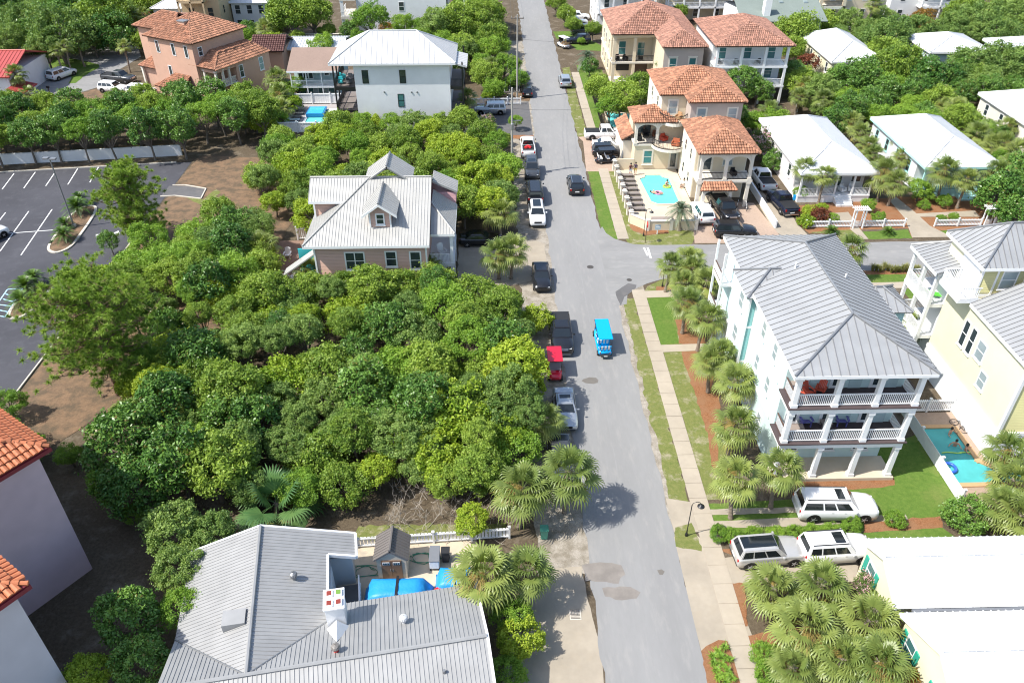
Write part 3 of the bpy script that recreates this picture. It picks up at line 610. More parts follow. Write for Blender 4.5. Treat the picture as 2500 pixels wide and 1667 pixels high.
M_AQUA = lapsiding('aqua lap siding', (0.40, 0.58, 0.56)); M_AQUAP = pmat('pale aqua siding', (0.56, 0.70, 0.68), rough=0.6, var=0.04, scale=1.2)
M_BAYSHADE = lapsiding('shade toned aqua siding', (0.20, 0.42, 0.41)); M_PEACH = lapsiding('peach lap siding', (0.62, 0.39, 0.30))
M_PINKW = lapsiding('pink gable siding', (0.58, 0.33, 0.33)); M_YEL = pmat('cream yellow wall', (0.76, 0.72, 0.50), rough=0.7, var=0.03, scale=1, big=0.05)
M_OLIVE = lapsiding('yellow lap siding', (0.62, 0.58, 0.28)); M_CREAM = pmat('cream stucco', (0.68, 0.58, 0.42), rough=0.85, var=0.04, scale=1.0, big=0.07, bump=0.15)
M_TAUPE = pmat('taupe stucco', (0.48, 0.40, 0.35), rough=0.85, var=0.04, scale=1.0, big=0.07, bump=0.15); M_IVORY = pmat('ivory stucco', (0.74, 0.69, 0.59), rough=0.85, var=0.03, scale=1, big=0.06, bump=0.15)
M_PINK = pmat('salmon stucco', (0.55, 0.34, 0.245), rough=0.85, var=0.04, scale=1.0, big=0.07, bump=0.15); M_LAV = pmat('lavender stucco', (0.62, 0.47, 0.50), rough=0.85, var=0.04, scale=1.0, big=0.10, bump=0.15)
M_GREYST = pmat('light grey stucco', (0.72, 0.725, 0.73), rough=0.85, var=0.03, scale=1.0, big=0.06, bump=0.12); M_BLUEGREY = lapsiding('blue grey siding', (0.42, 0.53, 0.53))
M_TANROOF = pmat('tan shingle', (0.27, 0.19, 0.15), rough=0.9, var=0.10, scale=4, big=0.1); M_GREENROOF = pmat('grey green shingle', (0.19, 0.225, 0.20), rough=0.9, var=0.1, scale=4, big=0.1)
M_MAROON = pmat('maroon fascia', (0.20, 0.02, 0.03), rough=0.6); M_BROWN = pmat('dark brown trim', (0.10, 0.06, 0.045), rough=0.6); M_DECKD = pmat('dark porch boards', (0.07, 0.05, 0.05), rough=0.7, var=0.15, scale=3)
M_REDMETAL = pmat('red metal roof', (0.40, 0.07, 0.06), rough=0.5, var=0.08, scale=2, metal=0.2); M_CORAL = pmat('coral stucco', (0.55, 0.16, 0.10), rough=0.85, var=0.05, scale=1); M_TANW = pmat('tan stucco', (0.52, 0.40, 0.24), rough=0.85, var=0.05, scale=1)
M_GREENSH = pmat('green shutter', (0.03, 0.33, 0.24), rough=0.55); M_TEALP = pmat('turquoise paint', (0.05, 0.45, 0.48), rough=0.5); M_BLINDT = M_GLASS_T
M_TARP = pmat('blue tarpaulin', (0.02, 0.28, 0.66), rough=0.45, var=0.08, scale=2.5, bump=0.5, bscale=6); M_RED = pmat('bright red plastic', (0.62, 0.02, 0.02), rough=0.4)
M_STONEB = pmat('cast stone', (0.70, 0.65, 0.56), rough=0.8, var=0.04, scale=2, big=0.06); M_RAILB = pmat('black iron rail', (0.03, 0.025, 0.022), rough=0.5)

# ------------------------------------------------------------------ aqua porch house (right of the street)
h = thing('porch_house', 'three-storey pale aqua house with silver seam metal hip roof and white stacked porches', 'house', (25, 50, 0))
wallbox(h, 20.5, 29.2, 43.3, 60.1, 0, 10.0, M_AQUAP)
MB().box(20.2, 29.5, 41.0, 43.3, 0, 0.28).build('terrace', M_DECK, h)
for z0, z1 in ((3.25, 3.72), (6.55, 7.05)):
    MB().box(20.35, 29.35, 41.15, 43.3, z0, z1).build('porch_beam', M_WHITE, h, bevel=0.02)
    MB().box(20.2, 29.5, 41.0, 43.3, z1, z1 + 0.09).build('porch_floor', M_DECKD, h)
MB().box(20.35, 29.35, 41.2, 43.3, 9.75, 10.0).build('porch_ceiling', M_WHITE, h)
cx4 = (20.6, 23.45, 26.3, 29.1)
for z0, z1 in ((0.28, 3.25), (3.81, 6.55), (7.14, 9.75)):
    for x in cx4: column(h, x, 41.35, z0, z1, 0.34, M_WHITE)
for z in (3.81, 7.14):
    for a, b in zip(cx4[:-1], cx4[1:]): railing(h, [(a + .17, 41.35), (b - .17, 41.35)], z, 1.05, M_WHITE, M_WHITE)
    railing(h, [(29.1, 41.5), (29.1, 43.3)], z, 1.05, M_WHITE, M_BROWN); railing(h, [(20.6, 41.5), (20.6, 43.3)], z, 1.05, M_WHITE, M_BROWN)
    for xx in (21.7, 24.3, 27.2): door(h, 'y-', 43.3, xx, z, 0.85, 2.15, M_WHITE, M_WHITE)
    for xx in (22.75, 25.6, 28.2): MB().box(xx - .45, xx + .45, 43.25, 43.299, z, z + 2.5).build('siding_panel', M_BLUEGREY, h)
for xx in (22.2, 25.0, 27.6): window(h, 'y-', 43.3, xx, 1.1, 1.1, 1.2, M_WHITE)
# left (street) side: corner boards, belt courses, windows, bay with its front shade painted on
for z in (3.55, 6.95, 9.72): MB().box(20.40, 20.499, 44.3, 60.15, z - .14, z + .14).build('belt_course', M_WHITE, h)
for z in (1.0, 4.6, 7.7):
    for yy in (46.0, 48.8): window(h, 'x-', 20.5, yy, z, 0.75, 1.35, M_WHITE, M_GLASS_B)
    for yy in (56.4,): window(h, 'x-', 20.5, yy, z, 0.8, 1.4, M_WHITE, M_GLASS_B)
wallbox(h, 19.85, 20.5, 51.2, 54.8, 0, 9.75, M_AQUAP, 'bay_wall'); MB().box(19.87, 20.36, 51.16, 51.199, .45, 9.7).build('siding_panel', M_BAYSHADE, h)  # teal panel paints shade onto the camera-facing front of the aqua bay
for z in (0.2, 3.5, 6.9): MB().box(19.80, 20.52, 51.15, 54.85, z, z + .22).build('belt_course', M_WHITE, h)
for yy in (51.17, 54.83): MB().box(19.79, 19.95, yy - .07, yy + .07, 0.45, 9.7).build('corner_board', M_WHITE, h)
MB().box(20.38, 20.5, 51.13, 51.199, 0.45, 9.7).build('corner_board', M_WHITE, h)
for z in (4.5, 7.7): window(h, 'x-', 19.85, 53.0, z, 1.0, 1.4, M_WHITE, M_GLASS_B)
for z in (3.72, 7.05):                                             # small porch at the back corner
    MB().box(19.4, 20.5, 57.6, 60.3, z - .25, z).build('porch_floor', M_WHITE, h); railing(h, [(19.5, 57.7), (19.5, 60.2)], z, 1.0, M_WHITE, M_BROWN)
for yy in (57.7, 60.2): MB().box(19.42, 19.6, yy - .09, yy + .09, 0, 10.0).build('post', M_WHITE, h)
pl, caps, fa = hip(19.95, 29.75, 40.85, 60.55, 10.2, 2.2, 'y', (4.15, 5.4))
metal_roof(h, pl, M_GALV, caps, 0.6, fascia=fa, fm=M_WHITE, capmat=M_GALVC, seam=M_SEAMSHADE)
pl, caps, fa = hip(19.45, 24.6, 50.85, 55.15, 9.95, 1.35, 'x', 2.15); metal_roof(h, [pl[0], pl[2], pl[3]], M_GALV, caps[:2] + caps[4:], 0.6, capmat=M_GALVC, seam=M_SEAMSHADE)
pl, caps, fa = hip(27.8, 32.1, 49.6, 53.5, 9.3, 1.1, 'x', 1.9); metal_roof(h, [pl[0], pl[1], pl[2]], M_GALV, caps[2:], 0.6, capmat=M_GALVC, seam=M_SEAMSHADE)
wallbox(h, 29.2, 31.7, 50.0, 53.1, 0, 9.25, M_AQUA, 'stair_wall')
for (x, y, z) in ((23.3, 52.4, 11.75), (26.9, 51.3, 11.35)): MB().tube([(x, y, z - .3), (x, y, z + .45)], 0.07, 8).build('vent_pipe', M_WHITE, h)

# ------------------------------------------------------------------ yellow house, far right
h = thing('yellow_house', 'tall cream yellow house with white porch tower at the right edge of the photo', 'house', (42, 50, 0))
wallbox(h, 37.75, 52, 43.3, 54.8, 0, 9.0, [M_YEL], 'wall')
MB().box(37.76, 52, 43.22, 43.299, 2.6, 9.0).build('front_siding', M_OLIVE, h)
MB().box(37.62, 52.1, 43.12, 54.7, 0, 2.3).build('base_wall', M_GREYST, h); MB().box(37.58, 52.1, 43.08, 54.75, 2.3, 2.6).build('belt_course', M_WHITE, h)
MB().box(37.66, 37.9, 43.14, 43.36, 2.6, 8.95).build('corner_board', M_WHITE, h)
pl = [[(37.45, 42.9, 9.0), (37.45, 51.2, 9.0), (44.9, 51.2, 12.9), (44.9, 42.9, 12.9)], [(52.3, 51.2, 9.0), (52.3, 42.9, 9.0), (44.9, 42.9, 12.9), (44.9, 51.2, 12.9)]]
for p in pl: p.reverse()
metal_roof(h, pl, M_GALV, [((44.9, 42.9, 12.9), (44.9, 51.2, 12.9))], 0.45, fascia=[((37.45, 42.9, 9.0), (37.45, 51.2, 9.0))], fm=M_WHITE, capmat=M_GALVC, seam=M_SEAMSHADE)
MB().prism([(37.76, 43.28, 9.0), (52, 43.28, 9.0), (44.9, 43.28, 12.8)], (0, 7.6, 0)).build('gable_wall', M_OLIVE, h)
wallbox(h, 38.0, 44.5, 52.0, 57.0, 0, 12.0, M_YEL, 'tower_wall')
MB().box(38.02, 44.5, 51.94, 51.999, 9.5, 11.95).build('tower_siding', M_OLIVE, h)
for x in (37.95, 39.15): MB().box(x, x + .16, 51.9, 52.05, 9.3, 12.0).build('corner_board', M_WHITE, h)
MB().box(37.9, 44.6, 51.9, 52.0, 9.05, 9.3).build('belt_course', M_WHITE, h)
for x in (40.25, 42.1): window(h, 'y-', 51.94, x, 9.9, 1.1, 1.5, M_WHITE, M_GLASS_B, bars=1)
window(h, 'x-', 38.0, 52.8, 10.2, 0.9, 1.35, M_WHITE, M_GLASS_B)
pl, caps, fa = hip(37.6, 44.9, 51.5, 57.5, 12.0, 2.3, 'x', 3.0); metal_roof(h, pl, M_GALV, caps, 0.45, fascia=fa, fm=M_WHITE, capmat=M_GALVC, seam=M_SEAMSHADE)
for a in ((45.6, 4.3), (46.7, 4.3)): window(h, 'x-', 37.75, a[0] + 4.2, 5.2, 0.6, 2.2, M_WHITE, M_GLASS)
window(h, 'x-', 37.75, 48.4, 5.6, 1.0, 1.5, M_WHITE, M_GLASS_B); window(h, 'x-', 37.75, 47.0, 3.9, 0.85, 1.3, M_WHITE, M_GLASS_B)
window(h, 'y-', 43.22, 40.6, 4.0, 1.3, 1.6, M_WHITE); window(h, 'y-', 43.22, 44.0, 4.0, 1.3, 1.6, M_WHITE)
MB().box(40.0, 42.3, 43.05, 43.11, 0.3, 1.9).build('garage_door', M_WHITE, h)
# two-storey porch with balcony on the near side
for z in (3.3, 6.5):
    MB().box(36.35, 40.5, 54.9, 59.1, z - .35, z).build('porch_floor', M_WHITE, h)
    railing(h, [(36.5, 54.95), (36.5, 56.95)], z, 1.05, M_WHITE, M_WHITE); railing(h, [(36.5, 57.05), (36.5, 59.0)], z, 1.05, M_WHITE, M_WHITE); railing(h, [(36.5, 59.0), (40.4, 59.0)], z, 1.05, M_WHITE, M_WHITE)
for yy in (54.95, 57.0, 59.0): column(h, 36.55, yy, 0, 9.55, 0.26, M_WHITE, False)
column(h, 40.3, 59.0, 0, 9.55, 0.26, M_WHITE, False)
wallbox(h, 37.9, 40.3, 54.85, 57.2, 0, 9.45, M_GREYST, 'porch_wall')
pl = [[(36.1, 59.4, 9.7), (36.1, 54.6, 9.7), (40.6, 54.6, 11.3), (40.6, 57.4, 11.3)], [(40.6, 59.4, 9.7), (36.1, 59.4, 9.7), (40.6, 57.4, 11.3)]]
metal_roof(h, pl, M_GALV, [((36.1, 59.4, 9.7), (40.6, 57.4, 11.3))], 0.45, fascia=[((36.1, 59.4, 9.7), (36.1, 54.6, 9.7))], fm=M_WHITE, capmat=M_GALVC, seam=M_SEAMSHADE)
MB().box(36.35, 38.0, 51.2, 54.3, 9.0, 9.3).build('balcony_floor', M_WHITE, h)
railing(h, [(37.95, 51.25), (36.4, 51.25), (36.4, 54.25), (37.95, 54.25)], 9.3, 1.1, M_WHITE, M_WHITE)
MB().box(37.9, 38.0, 52.2, 54.8, 9.31, 11.9).build('balcony_wall', M_WHITE, h)

# ------------------------------------------------------------------ peach house in the middle
h = thing('peach_house', 'peach clapboard house with pale seam metal roof and front dormer amid trees', 'house', (-11, 72, 0))
wallbox(h, -17.5, -6.6, 66.8, 78.5, 0, 2.0, M_CREAM, 'base_wall'); wallbox(h, -17.4, -6.6, 66.9, 78.4, 2.0, 6.7, M_PEACH)
MB().box(-17.5, -6.55, 66.82, 66.898, 1.95, 2.25).build('belt_course', M_WHITE, h); MB().box(-17.5, -6.55, 66.82, 66.898, 6.1, 6.4).build('frieze', M_WHITE, h)
for x in (-17.46, -6.72): MB().box(x - .02, x + .14, 66.80, 66.897, 2.25, 6.1).build('corner_board', M_WHITE, h)
window(h, 'y-', 66.9, -13.6, 3.6, 1.7, 1.75, M_WHITE, mull=1, fw=0.14); window(h, 'y-', 66.9, -10.1, 3.9, 0.9, 1.5, M_WHITE, fw=0.14); window(h, 'y-', 66.9, -7.75, 3.6, 0.9, 1.75, M_WHITE, fw=0.14)
SL = 3.7 / 7.3
def zmain(y): return 6.5 + SL * (y - 66.2)
A, B, Cc, D = (-18.3, 66.2, 6.5), (-6.25, 66.2, 6.5), (-6.25, 73.5, 10.2), (-12.4, 73.5, 10.2)
pl = [[A, B, Cc, D], [(-18.3, 80.5, 6.5), A, D], [(-6.25, 80.8, 6.5), (-18.3, 80.8, 6.5), D, Cc]]
metal_roof(h, pl, M_GALV3, [(A, D), (D, Cc)], 0.30, rib=0.04, ribw=0.035, fascia=[(A, B)], fm=M_WHITE, capmat=M_GALV3)
MB().prism([(-6.6, 66.6, 6.5), (-6.6, 80.4, 6.5), (-6.6, 73.5, 10.0)], (-0.12, 0, 0)).build('gable_wall', M_PINKW, h)
pl, caps, fa = gable(-18.3, -12.0, 71.2, 75.8, 8.75, 1.5, 'x'); metal_roof(h, pl, M_GALV3, caps, 0.30, rib=0.04, ribw=0.035, fascia=fa[:1], fm=M_WHITE)
wallbox(h, -17.9, -13.5, 71.7, 75.3, 6.0, 8.8, M_PEACH, 'wing_wall'); MB().prism([(-17.9, 71.7, 8.8), (-17.9, 75.3, 8.8), (-17.9, 73.5, 9.95)], (0.2, 0, 0)).build('gable_wall', M_PEACH, h)
MB().box(-17.98, -17.82, 71.62, 71.699, 6.0, 8.7).build('corner_board', M_WHITE, h)
# front dormer
wallbox(h, -11.95, -9.95, 68.1, 71.5, 7.0, 8.95, M_PEACH, 'dormer_wall'); MB().prism([(-11.95, 68.1, 8.95), (-9.95, 68.1, 8.95), (-10.95, 68.1, 9.75)], (0, 3, 0)).build('dormer_gable', M_PEACH, h)
for x in (-12.0, -10.05): MB().box(x, x + .15, 68.03, 68.099, 7.4, 8.95).build('corner_board', M_WHITE, h)
window(h, 'y-', 68.1, -10.95, 7.85, 0.62, 0.95, M_WHITE, fw=0.13)
pl, caps, fa = gable(-12.6, -9.3, 67.65, 72.6, 8.85, 1.2, 'y'); metal_roof(h, pl, M_GALV3, caps, 0.45, rib=0.04, ribw=0.035, capmat=M_GALVC)
MB().prism([(-12.62, 67.63, 8.62), (-12.62, 67.63, 8.86), (-10.95, 67.63, 10.06), (-9.28, 67.63, 8.86), (-9.28, 67.63, 8.62), (-10.95, 67.63, 9.82)], (0, 0.12, 0)).build('barge_board', M_WHITE, h)
pl, caps, fa = gable(-13.0, -8.2, 73.2, 76.8, 9.75, 1.7, 'y'); metal_roof(h, pl, M_GALV3, caps, 0.45, rib=0.04, ribw=0.035, capmat=M_GALVC)
MB().prism([(-12.6, 76.4, 9.7), (-8.6, 76.4, 9.7), (-10.6, 76.4, 11.2)], (0, 0.15, 0)).build('gable_wall', M_PEACH, h)
# right porch under a hip
pl = [[(-6.25, 68.3, 6.55), (-3.9, 68.3, 6.55), (-6.25, 71.6, 8.25)], [(-3.9, 68.3, 6.55), (-3.9, 74.8, 6.55), (-6.25, 74.8, 8.25), (-6.25, 71.6, 8.25)]]
metal_roof(h, pl, M_GALV3, [((-3.9, 68.3, 6.55), (-6.25, 71.6, 8.25))], 0.30, rib=0.04, ribw=0.035, fascia=[((-6.25, 68.3, 6.55), (-3.9, 68.3, 6.55)), ((-3.9, 68.3, 6.55), (-3.9, 74.8, 6.55))], fm=M_WHITE)
MB().box(-6.6, -4.1, 68.5, 74.6, 2.75, 3.15).build('porch_floor', M_GREYST, h); MB().box(-6.6, -4.1, 68.5, 74.6, 6.15, 6.4).build('porch_ceiling', M_WHITE, h)
for x, y in ((-4.3, 68.7), (-4.3, 71.6), (-4.3, 74.5)): column(h, x, y, 0, 6.15, 0.3, M_WHITE, False)
MB().box(-5.6, -4.9, 68.55, 68.7, 0, 2.75).build('porch_pier', M_GREYST, h)
railing(h, [(-6.5, 68.65), (-4.4, 68.65)], 3.15, 1.0, M_WHITE, M_WHITE); railing(h, [(-4.3, 68.8), (-4.3, 74.5)], 3.15, 1.0, M_WHITE, M_WHITE)
pl = [[(-6.3, 77.6, 9.1), (-6.3, 74.9, 9.1), (-3.8, 74.9, 7.9), (-3.8, 77.6, 7.9)]]; metal_roof(h, [p[::-1] for p in pl], M_GALV3, [], 0.4)
MB().box(-6.6, -4.0, 75.0, 77.4, 6.4, 7.8).build('porch_wall', M_PINKW, h)
# left side stair cover and turquoise panel
MB().hexa([(-20.9, 67.2, 2.6), (-17.5, 67.2, 5.0), (-17.5, 68.6, 5.0), (-20.9, 68.6, 2.6)], [(-20.9, 67.2, 2.75), (-17.5, 67.2, 5.15), (-17.5, 68.6, 5.15), (-20.9, 68.6, 2.75)]).build('stair_roof', M_GALV3, h)
MB().box(-19.6, -17.6, 69.2, 69.3, 1.2, 4.6).build('shutter_panel', M_TEALP, h)

# ------------------------------------------------------------------ light grey stucco house with hip roof
h = thing('grey_house', 'three-storey pale grey stucco house with white metal hip roof and dark balconies', 'house', (-13, 118, 0))
wallbox(h, -19.65, -6.1, 113.2, 121.8, 0, 9.75, M_GREYST)
for x, z, gm in ((-18.1, 6.9, M_GLASS), (-12.8, 6.9, M_GLASS), (-13.3, 3.5, M_GLASS_T), (-17.2, 0.2, M_GLASS), (-13.0, 0.3, M_GLASS)): window(h, 'y-', 113.2, x, z, 0.75, 1.75, M_DARK, gm, fw=0.07, sill=False)
for x, z in ((-15.6, 5.6), (-11.7, 5.55), (-10.9, 5.55)): MB().lathe([(0.12, -0.02), (0.12, 0.1), (0.05, 0.11)], (0, 0, 0), 10).xf(Matrix.Translation((x, 113.2, z)) @ Matrix.Rotation(math.pi / 2, 4, 'X')).build('wall_vent', M_GALVC, h)
for z in (3.0, 6.3):
    for x0, x1 in ((-22.7, -19.65), (-6.1, -4.2)):
        MB().box(x0, x1, 113.3, 121.5, z - .3, z).build('balcony_floor', pmat('grey deck boards', (0.20, 0.17, 0.155), rough=0.8, var=0.2, scale=5), h)
        MB().box(x0, x1, 113.25, 113.299, z - .4, z + .02).build('balcony_edge', M_DARK, h)
    railing(h, [(-19.7, 113.4), (-22.6, 113.4), (-22.6, 121.4)], z, 1.05, M_DARK, M_DARK, gap=0.16); railing(h, [(-6.0, 113.4), (-4.3, 113.4), (-4.3, 121.4)], z, 1.05, M_DARK, M_DARK, gap=0.16)
for x, y in ((-22.6, 113.4), (-22.6, 116), (-22.6, 118.7), (-22.6, 121.4), (-4.3, 113.4), (-4.3, 121.4)): MB().box(x - .1, x + .1, y - .1, y + .1, 0, 9.7).build('post', M_DARK, h)
pl, caps, fa = hip(-23.0, -5.2, 112.6, 122.0, 9.8, 3.2, 'x', (5.5, 5.6)); metal_roof(h, pl, pmat('white grey seam metal', (0.52, 0.52, 0.515), rough=0.5, var=0.03, scale=1, metal=0.1, big=0.05), caps, 0.75, rib=0.05, ribw=0.03, fascia=fa, fm=M_GREYST, capmat=M_WROOF)
pl = [[(-5.6, 113.2, 9.6), (-3.6, 113.2, 9.1), (-3.6, 119.5, 9.1), (-5.6, 119.5, 9.6)]]; metal_roof(h, pl, MATS['white grey seam metal'], [], 0.75)

# ------------------------------------------------------------------ small blue-green house with tan roof and the ribbed carport
h = thing('small_tan_roof_house', 'two-storey pale teal house with tan shingle roof beside the pool', 'house', (-28.5, 131, 0))
wallbox(h, -31.6, -24.5, 127.4, 136, 0, 4.9, M_BLUEGREY)
for z in (2.45,): MB().box(-31.9, -24.4, 125.6, 127.4, z - .2, z).build('porch_floor', M_WHITE, h); railing(h, [(-31.8, 125.7), (-24.5, 125.7)], z, 1.0, M_WHITE, M_WHITE, gap=0.16)
for x in (-31.8, -29.4, -27.0, -24.6): MB().box(x - .08, x + .08, 125.62, 125.78, 0, 4.85).build('post', M_WHITE, h)
for x in (-30.6, -29.8, -29.0): window(h, 'y-', 127.4, x, 3.2, 0.6, 1.3, M_WHITE, sill=False, bars=0)
for x in (-30.6, -29.4, -27.6, -26.0): window(h, 'y-', 127.4, x, 0.6, 0.9, 1.4, M_WHITE, M_GLASS_T, sill=False, bars=0)
window(h, 'y-', 127.4, -26.4, 3.7, 0.7, 0.7, M_WHITE, sill=False, bars=0)
mb = MB(); pl, caps, fa = gable(-32.2, -24.2, 125.2, 137, 5.0, 2.0, 'x')
for p in pl: o_, u_, up_, n_ = plane_frame(p); mb.prism([Vector(q) - n_ * .12 for q in p], n_ * .12)
mb.build('roof', M_TANROOF, h); MB().box(-32.2, -24.2, 125.12, 125.199, 4.75, 5.0).build('fascia', M_WHITE, h)
h = thing('carport', 'long low carport with ribbed white metal roof behind the tan-roofed house', 'carport', (-32, 149, 0))
pl, caps, fa = gable(-37.5, -26.5, 144.6, 153.4, 2.9, 0.8, 'x'); metal_roof(h, pl, M_WROOF, caps, 0.5, rib=0.08, ribw=0.08)
for x in (-37, -32, -27): 
    for y in (145.2, 152.8): MB().box(x - .1, x + .1, y - .1, y + .1, 0, 2.85).build('post', M_WHITE, h)
MB().box(-37.2, -26.8, 152.5, 152.7, 0, 2.8).build('back_wall', M_BROWN, h)

# ------------------------------------------------------------------ cream villa with tile roofs and pool
h = thing('cream_villa', 'cream stucco villa with several clay tile roofs, arches and curved balconies by the pool', 'villa', (25, 97, 0))
wallbox(h, 21.7, 31.4, 99.6, 109.1, 0, 9.4, M_IVORY); wallbox(h, 24.9, 31.4, 96.8, 99.6, 0, 9.4, M_TAUPE, 'front_wall')
wallbox(h, 18.5, 24.9, 98.0, 104.0, 0, 3.35, M_CREAM, 'ground_floor_wall'); wallbox(h, 18.5, 21.7, 101.0, 104.0, 3.35, 6.4, M_CREAM, 'loggia_wall')
MB().box(21.72, 24.88, 99.52, 99.599, 6.5, 9.4).build('recess_wall', M_CREAM, h)
MB().box(21.72, 24.88, 99.50, 99.599, 3.4, 6.4).build('recess_wall', M_CREAM, h)
MB().box(18.3, 25.0, 97.85, 101.0, 3.35, 3.55).build('loggia_floor', M_STONEB, h)
def arch(mb, x0, x1, y, z0, zs, zt, t=0.3, n=12, w=0.12):
    """arched spandrel between two piers: flat top zt, springing zs"""
    cx = (x0 + x1) / 2; r = (x1 - x0) / 2; ry = (zt - zs) * 0.8
    for i in range(n):
        a0 = math.pi * i / n; a1 = math.pi * (i + 1) / n; p = (cx - r * math.cos(a0), zs + ry * math.sin(a0)); q = (cx - r * math.cos(a1), zs + ry * math.sin(a1))
        mb.add([(p[0], y, p[1]), (q[0], y, q[1]), (q[0], y, zt), (p[0], y, zt), (p[0], y + t, p[1]), (q[0], y + t, q[1]), (q[0], y + t, zt), (p[0], y + t, zt)], [(0, 1, 2, 3), (7, 6, 5, 4), (0, 4, 5, 1), (3, 2, 6, 7)])
mb = MB(); arch(mb, 18.65, 21.1, 97.9, 0, 5.5, 6.35); arch(mb, 21.4, 23.2, 97.9, 0, 5.5, 6.35); mb.build('arches', M_STONEB, h)
for x in (18.5, 21.25): column(h, x, 98.05, 3.55, 6.35, 0.34, M_STONEB)
railing(h, [(18.7, 98.0), (21.1, 98.0)], 3.55, 0.95, M_RAILB, M_RAILB, gap=0.15, bw=0.025)
def curved_balcony(cx, cy, r, z, sx, name='balcony'):
    mb = MB(); n = 14; pts = [(cx - sx, cy)] + [(cx - sx * math.cos(math.pi * i / n), cy - r * math.sin(math.pi * i / n)) for i in range(n + 1)]
    mb.sheet(pts[1:], z, 0.35); b = mb.build(name, M_STONEB, h); mb2 = MB(); mb2.sheet([(cx + (p[0] - cx) * .93, cy + (p[1] - cy) * .93) for p in pts[1:]], z + .012); mb2.build('balcony_floor', M_DECK, h)
    railing(h, [(cx + (p[0] - cx) * .96, cy + (p[1] - cy) * .96) for p in pts[1:]], z, 0.95, M_RAILB, M_RAILB, gap=0.16, bw=0.025)
curved_balcony(23.3, 99.4, 2.4, 6.5, 1.9); curved_balcony(22.9, 98.0, 2.3, 3.55, 2.3)
for x, z in ((23.2, 7.0),): window(h, 'y-', 99.52, x, z, 1.0, 1.7, M_STONEB, M_GLASS_B, fw=0.2)
for x in (26.3, 30.2): window(h, 'y-', 96.8, x, 6.9, 1.0, 1.7, M_STONEB, M_GLASS_B, fw=0.2)
window(h, 'y-', 98.0, 20.3, 0.9, 1.0, 1.7, M_STONEB, M_GLASS_T, fw=0.2); door(h, 'y-', 98.0, 23.7, 0.1, 0.95, 2.2, M_STONEB, M_BROWN)
for x in (19.6, 20.5): window(h, 'y-', 101.0, x, 3.9, 0.7, 1.7, M_BROWN, bars=0, sill=False)
for y, z in ((101.5, 1.0), (103, 4.2), (106, 4.2), (106, 7.2), (102, 7.2)): window(h, 'x-', 21.7 if z > 4 else 18.5, y, z, 0.7, 1.3, M_STONEB)
pl, caps, fa = hip(21.3, 31.8, 99.2, 109.5, 9.5, 2.1, 'x', (4.9, 4.9)); tile_roof(h, pl, M_TILE, caps, slabmat=M_BROWN)
pl, caps, fa = hip(24.4, 31.8, 96.3, 105.0, 9.5, 1.55, 'y', 3.4); tile_roof(h, [pl[0], pl[1], pl[3]], M_TILE, caps[:2] + caps[4:], slabmat=M_BROWN)
pl, caps, fa = hip(18.0, 24.0, 97.6, 103.5, 6.5, 1.3, 'x', 2.9); tile_roof(h, [pl[0], pl[3]], M_TILE, caps[:1] + caps[4:], slabmat=M_BROWN)
wallbox(h, 17.3, 18.5, 100.3, 107, 0, 3.1, M_IVORY, 'garage_wall'); tile_roof(h, [[(17.0, 107.2, 3.3), (17.0, 99.9, 3.3), (18.6, 99.9, 4.3), (18.6, 107.2, 4.3)]], M_TILE, slabmat=M_BROWN)
MB().box(17.25, 17.299, 101, 106, 0.05, 2.5).build('garage_door', M_STONEB, h)
# front tower with arched porches
wallbox(h, 24.3, 30.6, 89.4, 96.8, 0, 6.9, M_IVORY, 'tower_wall'); wallbox(h, 24.4, 30.5, 89.32, 89.39, 0.0, 6.8, M_CREAM, 'porch_back_wall')
MB().box(24.1, 30.8, 86.6, 89.4, 3.2, 3.5).build('porch_floor', M_STONEB, h); MB().box(24.1, 30.8, 86.6, 89.4, 6.65, 6.9).build('porch_ceiling', M_STONEB, h)
mb = MB(); arch(mb, 24.7, 27.3, 86.7, 0, 5.6, 6.65); arch(mb, 27.6, 30.2, 86.7, 0, 5.6, 6.65); mb.build('arches', M_STONEB, h)
for x in (24.5, 27.45, 30.4): column(h, x, 86.85, 3.5, 6.65, 0.36, M_STONEB)
for x in (24.5, 30.4): column(h, x, 86.85, 0, 3.2, 0.4, M_STONEB)
railing(h, [(24.7, 86.8), (27.2, 86.8)], 3.5, 0.95, M_RAILB, M_RAILB, gap=0.15, bw=0.025); railing(h, [(27.6, 86.8), (30.2, 86.8)], 3.5, 0.95, M_RAILB, M_RAILB, gap=0.15, bw=0.025)
door(h, 'y-', 89.32, 25.6, 3.5, 1.6, 2.2, M_STONEB, M_BROWN); window(h, 'y-', 89.32, 28.3, 4.3, 1.1, 1.4, M_STONEB, M_GLASS_B)
door(h, 'y-', 89.32, 26.3, 0.1, 1.7, 2.3, M_STONEB, M_BROWN); window(h, 'y-', 89.32, 29.0, 0.9, 1.2, 1.6, M_STONEB, M_GLASS_T)
for y, z in ((91.5, 4.2), (94.5, 4.2), (91.5, 1.2), (94.5, 1.2)): window(h, 'x-', 24.3, y, z, 0.7, 1.3, M_STONEB)
pl, caps, fa = hip(23.75, 31.05, 86.1, 97.2, 7.0, 1.75, 'y', 3.5); tile_roof(h, [pl[0], pl[1], pl[3]], M_TILE, caps[:2] + caps[4:], slabmat=M_BROWN)
for x in (25.0, 28.2): column(h, x, 86.0, 0, 2.6, 0.36, M_STONEB)
mb = MB(); arch(mb, 25.2, 28.0, 85.9, 0, 2.0, 2.6); mb.build('arches', M_STONEB, h)
tile_roof(h, [[(24.5, 85.4, 2.7), (28.8, 85.4, 2.7), (28.2, 86.6, 3.35), (25.1, 86.6, 3.35)]], M_TILE, [((24.5, 85.4, 2.7), (25.1, 86.6, 3.35)), ((28.8, 85.4, 2.7), (28.2, 86.6, 3.35))], slabmat=M_BROWN)
